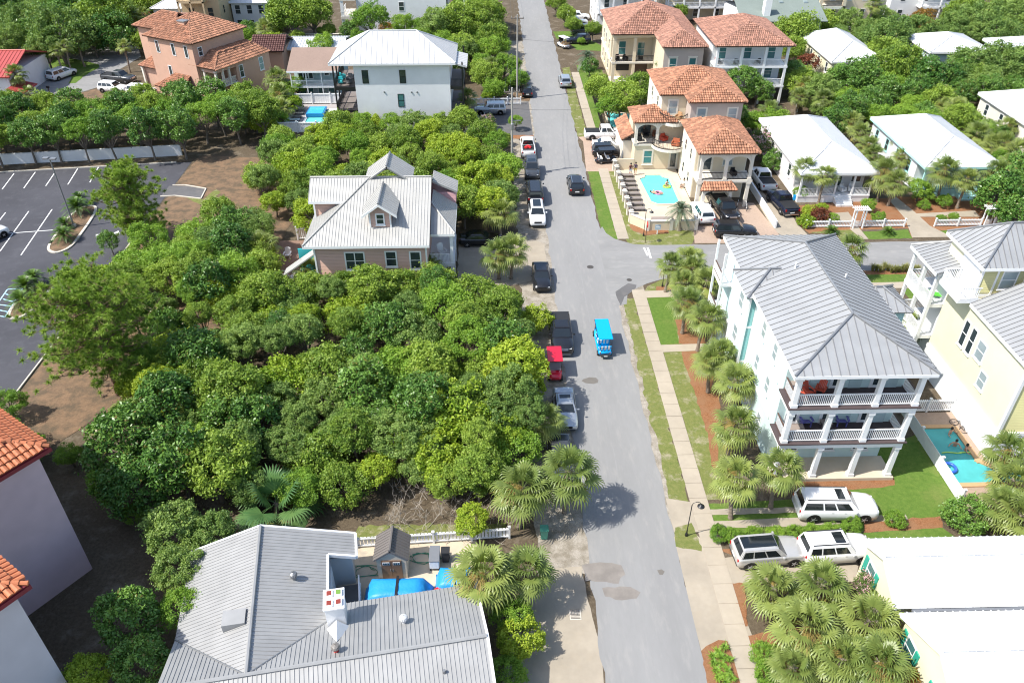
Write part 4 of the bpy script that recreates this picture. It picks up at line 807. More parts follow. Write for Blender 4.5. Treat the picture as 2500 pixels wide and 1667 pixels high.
MB().box(24.9, 28.4, 85.6, 89.3, 0.0, 0.16).build('step', M_DECK, h)

# ------------------------------------------------------------------ beige tile-roofed house farther up the street
h = thing('beige_tile_house', 'beige stucco house with two-level loggia and terracotta roof at the street', 'house', (26, 138, 0))
wallbox(h, 20.1, 33.3, 136.6, 149, 0, 7.9, M_CREAM); wallbox(h, 27.1, 33.3, 126.4, 136.6, 0, 7.9, M_TAUPE, 'front_wing_wall'); MB().box(27.05, 27.09, 126.5, 136.5, 0, 7.85).build('side_wall', M_CREAM, h)
for z in (3.2, 0.0): MB().box(20.0, 27.0, 133.9, 136.6, z, z + .3).build('loggia_floor', M_STONEB, h)
for x in (20.3, 23.7): column(h, x, 134.2, 0.3, 3.2, 0.5, M_CREAM, False); column(h, x, 134.2, 3.5, 7.4, 0.5, M_CREAM, False)
MB().box(20.0, 27.0, 133.95, 136.6, 7.4, 7.85).build('loggia_beam', M_CREAM, h); railing(h, [(20.5, 134.1), (27.0, 134.1)], 3.5, 0.95, M_RAILB, M_RAILB, gap=0.2, bw=0.03)
for x, z in ((22.0, 4.0), (25.2, 3.8)): window(h, 'y-', 136.6, x, z, 1.1, 2.1, M_STONEB, M_GLASS_T)
MB().box(21.2, 23.4, 136.5, 136.59, 1.3, 2.5).build('screen', M_DARK, h)
MB().box(24.2, 26.5, 136.5, 136.59, 0.3, 2.7).build('door_panel', M_BROWN, h)
for x in (28.6, 31.7): window(h, 'y-', 126.4, x, 4.2, 1.0, 2.0, M_STONEB, M_GLASS_T, fw=0.2, hood=True)
for y in (139, 143, 146): window(h, 'x-', 20.1, y, 4.3, 0.8, 1.6, M_STONEB); window(h, 'x-', 20.1, y, 1.0, 0.8, 1.6, M_STONEB)
MB().box(19.95, 20.1, 134, 149, 3.2, 3.5).build('belt_course', M_STONEB, h)
pl, caps, fa = hip(19.6, 33.8, 133.4, 149.5, 8.0, 3.3, 'y', 7.6); tile_roof(h, pl, M_TILE3, caps, slabmat=M_BROWN)
pl, caps, fa = hip(26.6, 33.8, 125.8, 141, 8.0, 1.85, 'y', 3.3); tile_roof(h, [pl[0], pl[1], pl[3]], M_TILE3, caps[:2] + caps[4:], slabmat=M_BROWN)

# ------------------------------------------------------------------ white house with three porch floors and rosy tile roof
h = thing('white_porch_house', 'white three-storey porch house under a rosy tile hip roof', 'house', (40, 131, 0))
wallbox(h, 34.6, 45.7, 126.2, 138.3, 0, 8.9, M_WHITEST)
for z in (2.9, 5.9): MB().box(34.5, 45.8, 123.0, 126.2, z - .3, z).build('porch_floor', M_WHITE, h)
for z in (2.9, 5.9):
    for a, b in ((34.8, 38.3), (38.5, 42.0), (42.2, 45.4)): railing(h, [(a, 123.15), (b, 123.15)], z, 1.0, M_WHITE, M_WHITE, gap=0.18)
for x in (34.65, 38.4, 42.1, 45.5): column(h, x, 123.2, 0, 8.8, 0.36, M_WHITE, False)
for x in (36.2, 40.2, 44.0):
    for z in (3.1, 6.1): window(h, 'y-', 126.2, x, z + .1, 1.1, 2.0, M_WHITE, M_GLASS_T, sill=False)
MB().box(34.5, 45.8, 122.9, 126.2, 8.75, 8.95).build('porch_ceiling', M_WHITE, h)
pl, caps, fa = hip(34.0, 46.3, 122.5, 138.8, 9.0, 2.5, 'y', (4.8, 7)); tile_roof(h, pl, M_TILE3, caps, slabmat=M_BROWN)

# ------------------------------------------------------------------ white-roofed cottages
def cottage(name, label, x0, x1, y0, y1, wm, porch=True, trim=None, rise=2.1, z=4.0, ins=None, back=True):
    h = thing(name, label, 'cottage', ((x0 + x1) / 2, (y0 + y1) / 2, 0), None); t = trim or M_WHITE
    yb = y0 + (2.6 if porch else .4); wallbox(h, x0 + .4, x1 - .4, yb, y1 - .4, 0, z - .05, wm)
    if porch:
        MB().box(x0 + .3, x1 - .3, y0 + .3, yb, 0.75, 0.95).build('porch_floor', t, h); MB().box(x0 + .35, x1 - .35, y0 + .35, yb, 0, .75).build('porch_base', t, h); k = 4
        for i in range(k + 1):
            x = x0 + .45 + (x1 - x0 - .9) * i / k; column(h, x, y0 + .45, .95, z - .25, 0.2, t, False)
            if i < k and i != 2: railing(h, [(x + .1, y0 + .45), (x0 + .45 + (x1 - x0 - .9) * (i + 1) / k - .1, y0 + .45)], 0.95, 0.9, t, t, gap=0.16)
        MB().box(x0 + .3, x1 - .3, y0 + .36, y0 + .54, z - .6, z - .25).build('porch_beam', t, h)
        door(h, 'y-', yb, x0 + (x1 - x0) * .62, .95, 1.0, 2.1, t, wm); window(h, 'y-', yb, x0 + (x1 - x0) * .35, 1.7, 1.1, 1.4, t); window(h, 'y-', yb, x0 + (x1 - x0) * .85, 1.7, 1.1, 1.4, t)
        xs = x0 + .45 + (x1 - x0 - .9) * 2.5 / k
        for i in range(4): MB().box(xs - 1.0, xs + 1.0, y0 + .3 - .32 * (i + 1), y0 + .3 - .32 * i, 0, .75 - .18 * i).build('step', t, h)
    for i in range(4): window(h, 'x-', x0 + .4, yb + (y1 - yb) * (i + .6) / 4.3, 1.6, 0.8, 1.5, t)
    pl, caps, fa = hip(x0, x1, y0, y1, z, rise, 'y', ins or min((x1 - x0) / 2, 4.6)); metal_roof(h, pl, M_WROOF, caps, 0.6, rib=0.06, ribw=0.05, fascia=fa, fm=t, capmat=M_WROOF, capr=0.07)
    return h
cottage('white_roof_cottage', 'white cottage with white hip roof, front steps and picket fence, next to the cream villa', 36.8, 46.3, 87.3, 105.6, pmat('blush white siding', (0.72, 0.68, 0.68), rough=0.7, var=0.03))
cottage('white_roof_cottage', 'white-roofed cottage with aqua porch, second from the cream villa', 52.4, 62.3, 88.6, 105.6, M_WHITEST, trim=pmat('aqua trim', (0.45, 0.74, 0.72), rough=0.5, var=0.03))
cottage('white_roof_cottage', 'cream cottage with white roof cut by the right edge of the photo', 72.6, 84, 96, 115.5, M_IVORY)
cottage('white_roof_cottage', 'pale yellow cottage with white roof behind magnolia and orange shrub', 56.2, 65.6, 131.4, 148.5, M_YEL, porch=False)
cottage('white_roof_cottage', 'blue-grey cottage with flat-looking white roof between far round trees', 75.0, 86.2, 136.4, 147.5, M_BLUEGREY, porch=False, rise=1.6)
cottage('white_roof_cottage', 'farthest white cottage roof at the right edge behind the trees', 88.2, 102, 137.2, 144.5, M_WHITEST, porch=False, rise=1.2, ins=3)

# ------------------------------------------------------------------ cottages with green shutters at the lower right
def gable_cottage_wing(h, x0, x1, y0, y1, z, rise, wm, rm, shut=()):
    ym = (y0 + y1) / 2; wallbox(h, x0 + .35, x1, y0 + .35, y1 - .35, 0, z, wm)
    MB().prism([(x0 + .35, y1 - .35, z), (x0 + .35, y0 + .35, z), (x0 + .35, ym, z + rise - .15)], (0.3, 0, 0)).build('gable_wall', wm, h)
    pl, caps, fa = gable(x0, x1, y0, y1, z, rise, 'x'); metal_roof(h, pl, rm, caps, 0.45, rib=0.055, ribw=0.045, capmat=M_WROOF, capr=0.06)
    MB().prism([(x0 - .02, y1 + .02, z - .28), (x0 - .02, y1 + .02, z - .03), (x0 - .02, ym, z + rise - .05), (x0 - .02, y0 - .02, z - .03), (x0 - .02, y0 - .02, z - .28), (x0 - .02, ym, z + rise - .32)], (0.1, 0, 0)).build('barge_board', M_WHITE, h)
    for yy, zz in shut:
        window(h, 'x-', x0 + .35, yy, zz, 0.85, 1.35, M_WHITE, M_GLASS_T)
        for s in (-1, 1): MB().box(x0 + .27, x0 + .345, yy + s * .52, yy + s * .92, zz - .08, zz + 1.43).build('shutter', M_GREENSH, h)
h = thing('yellow_cottage', 'pale yellow cottage with white metal gable roofs and green shutters, lower right corner', 'cottage', (30, 27, 0))
gable_cottage_wing(h, 23.1, 42, 27.55, 32.75, 3.4, 1.45, M_YEL, M_WROOF, ((31.2, 1.2),))
gable_cottage_wing(h, 23.2, 42, 19.6, 27.3, 3.4, 2.1, M_YEL, M_WROOFS, ((25.8, 1.3), (22.6, 1.3)))
MB().box(24.0, 41, 27.32, 27.5, 3.28, 3.42).build('gutter', M_GALVC, h)
MB().tube([(31.4, 29.3, 4.3), (31.4, 29.3, 4.75)], 0.07, 8).build('vent_pipe', M_GALVC, h)

# ------------------------------------------------------------------ grey ribbed-metal roofed house at the bottom (turned 9 degrees)
H2 = Vector((-13.3, 23.4, 0)); A2 = math.radians(9.0)
h = thing('grey_metal_roof_house', 'low house with L-shaped weathered grey ribbed metal roof, bottom centre', 'house', H2, rotz=A2)
M_GREYW = pmat('grey painted wall', (0.46, 0.47, 0.47), rough=0.7, var=0.05)
wallbox(h, -4.0, 12.1, -4.6, 4.5, 0, 2.8, M_GREYW); wallbox(h, -4.0, 4.0, 4.5, 9.8, 0, 2.8, M_GREYW, 'wing_wall'); wallbox(h, 4.0, 5.3, 8.6, 9.8, 0, 2.7, M_GREYW, 'wing_end_wall')
ZR, ZE = 4.85, 2.95; k1 = (ZR - ZE) / 5.6; k2 = (ZR - ZE) / 4.9
vr = (4.0, 4.0 * k1 / k2, ZR - 4.0 * k1); vl = (-4.5, 4.5 * k1 / k2, ZR - 4.5 * k1)
pl = [[(0, 0, ZR), vr, (4.0, 8.4, ZR - 4 * k1), (0, 8.4, ZR)], [(0, 8.4, ZR), (5.6, 8.4, ZE), (5.6, 10.15, ZE), (0, 10.15, ZR)],
      [vl, (0, 0, ZR), (0, 10.15, ZR), (-4.5, 10.15, ZR - 4.5 * k1)],
      [(12.7, 0, ZR), (12.7, 4.95, ZE), (4.0 * 1.0 + 0.55, 4.95, ZE), vr, (0, 0, ZR)], [(0, 0, ZR), vl, (-4.5, 0, ZR)], [(-4.5, 0, ZR), (-4.5, -5.0, ZE), (12.7, -5.0, ZE), (12.7, 0, ZR)]]
metal_roof(h, pl, M_GALV2, [((-4.5, 0, ZR), (12.7, 0, ZR)), ((0, 0, ZR), (0, 10.15, ZR))], 0.24, rib=0.035, ribw=0.03, capmat=M_GALV2, capr=0.11)
for a, b in (((-4.6, 10.2, ZR - 4.6 * k1), (0, 10.2, ZR)), ((0, 10.2, ZR), (5.65, 10.2, ZE)), ((5.66, 10.15, ZE), (5.66, 8.3, ZE)), ((5.6, 8.33, ZE), (4.0, 8.33, ZR - 4 * k1)), ((3.96, 8.3, ZR - 4 * k1), (3.98, 4.8, ZR - 4 * k1)), ((12.75, 5.0, ZE), (12.75, 0, ZR)), ((12.75, 0, ZR), (12.75, -5, ZE))):
    a = Vector(a); b = Vector(b); d = (b - a).normalized(); n = d.cross(Vector((0, 0, 1))).normalized() * .07
    mb = MB(); mb.hexa([a - n - Vector((0, 0, .2)), a + n - Vector((0, 0, .2)), b + n - Vector((0, 0, .2)), b - n - Vector((0, 0, .2))], [a - n + Vector((0, 0, .06)), a + n + Vector((0, 0, .06)), b + n + Vector((0, 0, .06)), b - n + Vector((0, 0, .06))]); mb.build('barge_board', M_WHITE, h)
mb = MB(); mb.tube([(0, 0, ZR + .02), Vector(vr) + Vector((0, 0, .02))], 0.05, 6); mb.tube([(0, 0, ZR + .02), Vector(vl) + Vector((0, 0, .02))], 0.05, 6); mb.build('valley_flashing', M_GALVC, h)
# chimney with four flue pots and cricket
c = MB(); c.box(4.05, 5.1, 2.85, 4.1, 2.4, 5.3); c.box(3.98, 5.17, 2.78, 4.17, 5.3, 5.45); ch = c.build('chimney', M_WHITE, h, bevel=0.02)
for ix, (x, y) in enumerate(((4.32, 3.15), (4.84, 3.15), (4.32, 3.8), (4.84, 3.8))):
    f = MB(); f.box(x - .2, x + .2, y - .22, y + .22, 5.45, 5.58); f.build('flue_pot', M_WHITE, ch); f = MB(); f.box(x - .13, x + .13, y - .15, y + .15, 5.58, 5.6); f.build('flue_opening', pmat('rust red flue', (0.22, 0.03, 0.02), rough=0.8) if ix != 3 else pmat('weeds', (0.13, 0.26, 0.04), rough=0.9, var=0.4, scale=20), ch)
c = MB(); c.add([(3.9, 2.75, 3.7), (5.3, 2.75, 3.7), (4.6, 2.75, 4.5), (4.6, 1.5, 4.32)], [(0, 3, 2), (2, 3, 1), (0, 2, 1), (0, 1, 3)]); c.build('cricket', M_WHITE, ch)
def turbine(x, y, z, mat, base):
    t = MB(); t.tube([(x, y, z - .25), (x, y, z + .15)], 0.13, 12); o = t.build('vent', base, h, smooth=False)
    b = MB(); n = 14
    for k in range(n):
        a0 = 2 * math.pi * k / n; a1 = a0 + 0.36; pr = [(.10, .15), (.22, .25), (.25, .36), (.20, .48), (.06, .55)]
        vs = [(x + r * math.cos(a), y + r * math.sin(a), z + zz) for r, zz in pr for a in (a0, a1)]
        b.add(vs, [(2 * i, 2 * i + 1, 2 * i + 3, 2 * i + 2) for i in range(4)])
    b.lathe([(.13, .16), (.19, .3), (.17, .45), (.02, .54)], (x, y, z), 12); b.build('turbine', mat, o)
turbine(2.1, 6.3, ZR - 2.1 * k1 + .05, M_GALVC, M_GALVC); turbine(8.3, 2.3, ZR - 2.3 * k2 + .05, M_WROOF, M_WROOF); turbine(4.6, 0.75, ZR - .75 * k2 + .05, pmat('rusty grey', (0.24, 0.22, 0.20), rough=0.6, var=0.3, scale=8), M_RED)
MB().hexa([(-1.6, 3.2, ZR - 1.6 * k1 - .1), (-.35, 3.2, ZR - .35 * k1 - .1), (-.35, 4.2, ZR - .35 * k1 - .1), (-1.6, 4.2, ZR - 1.6 * k1 - .1)], [(-1.6, 3.2, ZR + .05), (-.35, 3.2, ZR + .05), (-.35, 4.2, ZR + .05), (-1.6, 4.2, ZR + .05)]).build('roof_hatch', M_GALV2, h)
MB().tube([(10.2, -1.4, ZR - 1.4 * k2 - .1), (10.2, -1.4, ZR - 1.4 * k2 + .25)], 0.08, 8).build('vent_pipe', M_GALVC, h)
F = MB(); F.box(4.002, 4.05, 6.2, 8.2, 0.3, 2.5); F.build('door', M_WHITE, h)
MB().box(4.1, 5.6, 5.2, 8.2, 0.25, 0.4).build('back_step', pmat('dark timber deck', (0.10, 0.095, 0.09), rough=0.8, var=0.2), h)
railing(h, [(5.6, 8.2), (5.6, 6.2), (6.6, 5.6)], 0.35, 0.95, M_WHITE, M_WHITE, gap=0.3, bw=0.06)

# ------------------------------------------------------------------ tool shed in its yard
h = thing('tool_shed', 'small tan tool shed with dark brown ribbed roof and double doors', 'shed', (-7.0, 33.9, 0))
M_SHED = pmat('tan resin panel', (0.50, 0.42, 0.32), rough=0.6, var=0.05); M_SHEDR = pmat('brown ribbed roof', (0.14, 0.125, 0.115), rough=0.55, var=0.08); M_SHEDD = pmat('brown shed door', (0.15, 0.085, 0.05), rough=0.5, var=0.06)
wallbox(h, -7.95, -6.05, 33.05, 34.9, 0, 1.95, M_SHED); MB().prism([(-7.95, 33.052, 1.95), (-6.05, 33.052, 1.95), (-7.0, 33.052, 2.65)], (0, 1.8, 0)).build('gable_wall', M_SHED, h)
pl, caps, fa = gable(-8.15, -5.85, 32.95, 35.0, 1.92, 0.88, 'y'); metal_roof(h, pl, M_SHEDR, caps, 0.22, rib=0.03, ribw=0.03, t=0.04)
for s in (-1, 1):
    x0 = -7.0 + (0.01 if s > 0 else -.66); d = MB(); d.box(x0, x0 + .65, 32.99, 33.045, 0.05, 1.8); o = d.build('door', M_SHEDD, h)
    w = MB(); w.box(x0 + .1, x0 + .55, 32.965, 32.988, 1.45, 1.68); w.build('window', M_WHITE, o)
    w = MB(); [w.box(x0 + .13 + i * .14, x0 + .24 + i * .14, 32.955, 32.964, 1.48, 1.65) for i in range(3)]; w.build('pane', M_GLASS, o)
    w = MB(); w.box(-7.0 + s * .08 - .02, -7.0 + s * .08 + .02, 32.93, 32.988, 0.85, 1.0); w.build('handle', M_GALVC, o)

# ------------------------------------------------------------------ tile-roofed villa at the lower left (turned)
def local(org, ang):
    return Vector((org[0], org[1], 0)), ang
h = thing('tile_roof_villa', 'tall pale villa with orange barrel tile roof corners, lower left edge', 'villa', (-27.1, 34.3, 0), rotz=math.radians(-36))
M_PALEW = pmat('pale grey stucco', (0.60, 0.58, 0.60), rough=0.85, var=0.03, scale=1, big=0.08, bump=0.12)
wallbox(h, -16, 0, -12, 0, 0, 10.8, M_LAV); wallbox(h, -8, 8.4, -24, -5.9, 0, 10.8, M_PALEW, 'front_wing_wall')
for (x0, x1, y0, y1) in ((-16.5, 0.6, -12.5, 0.6), (-8.5, 9.0, -24.5, -5.3)):
    pl, caps, fa = hip(x0, x1, y0, y1, 10.95, 3.2); tile_roof(h, pl, M_TILE2, caps, tw=0.34, tl=0.48, individual=lambda b, x1=x1, y1=y1: b.x > x1 - 5.2 and b.y > y1 - 5.0, slabmat=M_MAROON, t=0.16)
    f = MB(); f.box(x0, x1 + .04, y0, y1 + .04, 10.6, 10.86); f.build('fascia', M_MAROON, h)

# ------------------------------------------------------------------ salmon villa at the upper left (turned)
h = thing('salmon_villa', 'salmon pink stucco villa with terracotta hip roofs and arched loggia, upper left', 'villa', (-45.5, 123.7, 0), rotz=math.radians(-30.5))
wallbox(h, -10.2, -.5, .5, 11.2, 0, 9.4, M_PINK); wallbox(h, -18.3, -10.2, 5.2, 11.5, 0, 8.9, M_PINK, 'wing_wall'); wallbox(h, -14.5, -10.2, 1.6, 6, 0, 3.9, M_PINK, 'entry_wall'); wallbox(h, -13.2, -10.2, 3.4, 8, 0, 6.6, M_PINK, 'stair_wall')
wallbox(h, -.5, 2.9, 5.2, 12.6, 0, 5.9, M_PINK, 'side_wing_wall'); wallbox(h, -2, 1.0, .5, 5.2, 0, 2.9, M_PINK, 'loggia_base')
MB().box(-1.8, 2.8, 1.0, 5.2, 2.9, 3.1).build('loggia_floor', M_STONEB, h)
for (x, y) in ((2.6, 1.2), (2.6, 2.6), (2.6, 3.9), (0.2, 1.2), (-1.5, 1.2)): column(h, x, y, 2.9, 5.6, 0.3, M_STONEB)
railing(h, [(-1.5, 1.2), (2.6, 1.2), (2.6, 5.2)], 3.1, 0.9, M_STONEB, M_STONEB, gap=0.22, bw=0.1)
MB().box(-1.8, 2.8, 1.0, 1.35, 5.3, 5.95).build('loggia_beam', M_PINK, h); MB().box(2.45, 2.8, 1.35, 5.2, 5.3, 5.95).build('loggia_beam', M_PINK, h); wallbox(h, -.45, -.3, 1.0, 5.2, 2.9, 5.9, M_TANW, 'loggia_wall')
window(h, 'y-', .5, -8.3, 7.2, 0.6, 1.7, M_WHITE, sill=False, bars=0); window(h, 'y-', .5, -4.8, 7.2, 0.6, 1.7, M_WHITE, sill=False, bars=0); window(h, 'y-', .5, -2.0, 7.2, 0.6, 1.7, M_WHITE, sill=False, bars=0); window(h, 'y-', .5, -6.6, 3.6, 0.6, 1.7, M_WHITE, sill=False, bars=0)
window(h, 'x+', -.5, 1.9, 7.4, 0.7, 1.2, M_WHITE, sill=False); window(h, 'x+', 2.9, 6.2, 3.5, 0.7, 1.8, M_WHITE); window(h, 'x+', 2.9, 10.6, 3.5, 0.8, 1.9, M_WHITE, M_GLASS_T); window(h, 'x+', 2.9, 7.0, 0.4, 0.7, 1.2, M_WHITE)
MB().box(-5.5, -4.1, 3.0, 4.2, 10.2, 11.6).build('chimney', M_PINK, h); MB().box(-5.6, -4.0, 2.9, 4.3, 11.6, 11.75).build('chimney_cap', M_GALVC, h)
pl, caps, fa = hip(-10.7, 0, 0, 11.7, 9.5, 2.7, 'y', 5.3); tile_roof(h, pl, M_TILE, caps, slabmat=M_BROWN)
pl, caps, fa = hip(-18.8, -8, 4.6, 12, 9.0, 2.0, 'x', 3.6); tile_roof(h, [pl[0], pl[2], pl[3]], M_TILE, caps[:2] + caps[4:], slabmat=M_BROWN)
tile_roof(h, [[(-2.3, .6, 6.0), (3.3, .6, 6.0), (1.3, 3.6, 7.6), (-.4, 3.6, 7.6)], [(3.3, .6, 6.0), (3.3, 13.0, 6.0), (1.3, 11, 7.4), (1.3, 3.6, 7.6)], [(1.3, 3.6, 7.6), (1.3, 11.0, 7.5), (-.5, 11, 7.6), (-.5, 3.6, 7.7)]], M_TILE, [((3.3, .6, 6), (1.3, 3.6, 7.6)), ((1.3, 3.6, 7.6), (1.3, 11, 7.5))], slabmat=M_BROWN)
tile_roof(h, [[(-14.9, 1.0, 4.0), (-10.2, 1.0, 4.0), (-10.2, 3.6, 5.6), (-13.0, 3.6, 5.6)], [(-14.9, 6, 4.0), (-14.9, 1.0, 4.0), (-13, 3.6, 5.6), (-13, 6, 5.6)]], M_TILE, [((-14.9, 1, 4.0), (-13, 3.6, 5.6))], slabmat=M_BROWN)
tile_roof(h, [[(-13.5, 3.0, 6.6), (-10.2, 3.0, 6.6), (-10.2, 4.6, 7.5), (-12.5, 4.6, 7.5)], [(-13.5, 8, 6.6), (-13.5, 3.0, 6.6), (-12.5, 4.6, 7.5), (-12.5, 8, 7.5)]], M_TILE, slabmat=M_BROWN)
tile_roof(h, [[(-7.5, -2.5, 2.9), (-1, -2.5, 2.9), (-2.4, .5, 4.3), (-5.5, .5, 4.3)]], M_TILE, slabmat=M_BROWN); wallbox(h, -7, -1.5, -2.1, .5, 0, 2.8, M_PINK, 'porch_wall')
for y in (1.3, 2.5, 3.7): column(h, -14.4, y, 0, 3.9, 0.35, M_STONEB)

# ------------------------------------------------------------------ far houses along the top of the view
def plain_house(name, label, x0, x1, y0, y1, z, wm, rm=None, rise=1.6, floors=3, porch=None, wins='y-', tile=False, flat=False, trim=None, cat='house', nx=3):
    h = thing(name, label, cat, ((x0 + x1) / 2, (y0 + y1) / 2, 0)); t = trim or M_WHITE; wallbox(h, x0, x1, y0, y1, 0, z, wm); fh = z / floors
    if porch:
        px0, px1, d = porch
        for f in range(1, floors):
            MB().box(px0, px1, y0 - d, y0, f * fh - .3, f * fh).build('porch_floor', t, h); railing(h, [(px0 + .1, y0 - .1), (px0 + .1, y0 - d + .1), (px1 - .1, y0 - d + .1), (px1 - .1, y0 - .1)], f * fh, 0.95, t, t, gap=0.25)
        k = max(2, round((px1 - px0) / 3.2))
        for i in range(k + 1): column(h, px0 + .15 + (px1 - px0 - .3) * i / k, y0 - d + .15, 0, z - .1, 0.3, t, False)
        MB().box(px0, px1, y0 - d, y0, z - .25, z - .02).build('porch_ceiling', t, h)
    for f in range(floors):
        for i in range(nx): window(h, 'y-', y0, x0 + (x1 - x0) * (i + .5) / nx, f * fh + .7, 0.95, 1.6, t, sill=False)
        for i in range(2): window(h, 'x-' if x0 > 0 else 'x+', x0 if x0 > 0 else x1, y0 + (y1 - y0) * (i + .5) / 2, f * fh + .8, 0.9, 1.4, t, sill=False)
    if rm:
        d = porch[2] if porch else 0; pl, caps, fa = hip(x0 - .5, x1 + .5, y0 - d - .5, y1 + .5, z, rise)
        if tile: tile_roof(h, pl, rm, caps, slabmat=M_BROWN, tw=0.4, tl=0.6)
        else: metal_roof(h, pl, rm, caps, 0.9, rib=0.04, ribw=0.04)
    if flat: MB().box(x0 - .2, x1 + .2, y0 - .2, y1 + .2, z, z + .5).build('parapet', wm, h)
    return h
hB = plain_house('grey_white_house', 'tall white and grey house with corner balconies at the top edge', -26.8, -9, 166.2, 180, 10.8, M_GREYST, M_WROOF, floors=3, nx=1)
for z in (3.4, 6.9):
    MB().box(-30, -26.8, 165.4, 172, z - .5, z).build('balcony_floor', M_STONEB, hB); railing(hB, [(-26.9, 165.5), (-29.9, 165.5), (-29.9, 172)], z, 1.0, M_WHITE, M_WHITE, gap=0.3)
    MB().box(-9, -5, 166, 172, z - .4, z).build('balcony_floor', M_STONEB, hB); railing(hB, [(-9, 166.1), (-5.1, 166.1), (-5.1, 172)], z, 1.0, M_DARK, M_DARK, gap=0.3)
for x, y in ((-29.6, 165.8), (-5.3, 166.3)): column(hB, x, y, 0, 10.7, 0.6, M_WHITE)
plain_house('white_balcony_house', 'white house with balconies behind the beige tile house, right of the far street', 21.5, 33, 169.5, 182, 9.8, M_WHITEST, M_WROOF, floors=3, porch=(21.5, 33, 2.6))
plain_house('beige_porch_house', 'beige house with deep white porches between two tile roofs at the top edge', 36.5, 50, 175.5, 188, 9.6, M_CREAM, M_WROOF, floors=3, porch=(36.5, 50, 3.0))
hB = thing('grey_roof_house', 'house with broad grey-green shingle roof and white chimney at the top edge', 'house', (54, 158, 0)); wallbox(hB, 46.8, 61, 151.5, 167, 0, 5.6, M_GREYST)
mb = MB()
for p in [[(46, 150.8, 5.6), (62, 150.8, 5.6), (62, 160, 8.6), (46, 160, 8.6)], [(62, 169, 5.6), (46, 169, 5.6), (46, 160, 8.6), (62, 160, 8.6)]]: o_, u_, up_, n_ = plane_frame(p); mb.prism([Vector(q) - n_ * .12 for q in p], n_ * .12)
mb.build('roof', M_GREENROOF, hB); MB().box(50.4, 51.6, 152.5, 154, 5.5, 9.2).build('chimney', M_WHITE, hB)
for x in (54.3, 59): MB().box(x, x + .7, 156.5, 157.3, 7.5, 7.75).build('skylight', M_GLASS_B, hB)
MB().box(54, 58, 159, 161, 8.4, 9.3).build('roof_box', M_WHITE, hB)
hB = plain_house('tan_arched_house', 'tan stucco house with rounded balconies and small pool at the top right', 66.5, 80, 174, 186, 10, M_CREAM, None, floors=3, porch=None, flat=True, nx=4)
for z in (3.4, 6.8): MB().box(68, 73.5, 171.6, 174, z - .6, z).build('balcony_floor', M_STONEB, hB); railing(hB, [(68.1, 173.9), (68.1, 171.7), (73.4, 171.7), (73.4, 173.9)], z, 1.0, M_RAILB, M_RAILB, gap=0.25, bw=0.03)
for x in (68.3, 73.2): column(hB, x, 171.9, 0, 9.8, 0.6, M_CREAM)
MB().box(69, 72.6, 173.9, 173.99, .2, 2.6).build('garage_door', M_DARK, hB)
plain_house('white_terrace_house', 'white house with glazed terrace beside a tall palm, top right', 83.5, 98, 173, 186, 10, M_WHITEST, None, floors=3, porch=(89, 97, 2.4), flat=True, nx=3)
# far left group
plain_house('coral_house', 'coral red house with red tile roof at the top left edge', -90, -70.5, 182.5, 196, 7.6, M_CORAL, M_TILE3, floors=2, tile=True)
plain_house('white_metal_roof_house', 'house with bright white metal roof behind the salmon villa', -67, -57, 166.5, 178, 5.0, M_WHITEST, M_WROOF, floors=1, rise=2.4)
hB = plain_house('tan_tower_house', 'tan tower house with open balconies rising behind the salmon villa', -59.5, -52.3, 161.5, 172, 11.5, M_TANW, M_BROWN, floors=3, nx=2, porch=(-59.5, -54.5, 2.0), trim=M_TANW)
plain_house('white_gable_house', 'white house with white roof right of the tan tower', -52, -45, 168, 180, 5.6, M_WHITEST, M_WROOF, floors=2, rise=1.6)
hB = thing('tile_outbuilding', 'low outbuilding with dark red tile roof tucked behind the salmon villa', 'outbuilding', (-58, 152, 0)); wallbox(hB, -62, -52.5, 150, 156, 0, 4.8, M_PINK); pl, caps, fa = hip(-63, -51.5, 149, 157, 4.9, 2.2); tile_roof(hB, pl, M_TILE3, caps, slabmat=M_BROWN, tw=0.4, tl=0.55)
hB = thing('dark_roof_outbuilding', 'low outbuilding with dark brown tile roof right of the salmon villa', 'outbuilding', (-38, 145, 0)); wallbox(hB, -41.5, -36.5, 141, 148, 0, 3.6, M_PINK); tile_roof(hB, [[(-42, 140.4, 3.7), (-36, 140.4, 3.7), (-36, 144.5, 5.4), (-42, 144.5, 5.4)], [(-36, 148.6, 3.7), (-42, 148.6, 3.7), (-42, 144.5, 5.4), (-36, 144.5, 5.4)]], pmat('dark clay tile', (0.13, 0.06, 0.05), rough=0.8, var=0.2, scale=3), slabmat=M_BROWN, tw=0.4, tl=0.55)
hB = thing('white_red_roof_building', 'white building with red metal roof at the left edge', 'building', (-80, 130, 0)); wallbox(hB, -90, -76.5, 127, 140, 0, 3.9, M_WHITEST)
metal_roof(hB, [[(-91, 126.5, 4.0), (-76, 126.5, 4.0), (-76, 133.5, 6.2), (-91, 133.5, 6.2)], [(-76, 140.5, 4.0), (-91, 140.5, 4.0), (-91, 133.5, 6.2), (-76, 133.5, 6.2)]], M_REDMETAL, [((-91, 133.5, 6.2), (-76, 133.5, 6.2))], 0.6)
wallbox(hB, -76.5, -74.2, 125.8, 129.5, 0, 1.8, M_WHITEST, 'porch_wall'); metal_roof(hB, [[(-76.5, 125.4, 2.5), (-73.9, 125.4, 1.9), (-73.9, 130, 1.9), (-76.5, 130, 2.5)]], M_REDMETAL, [], 0.5)

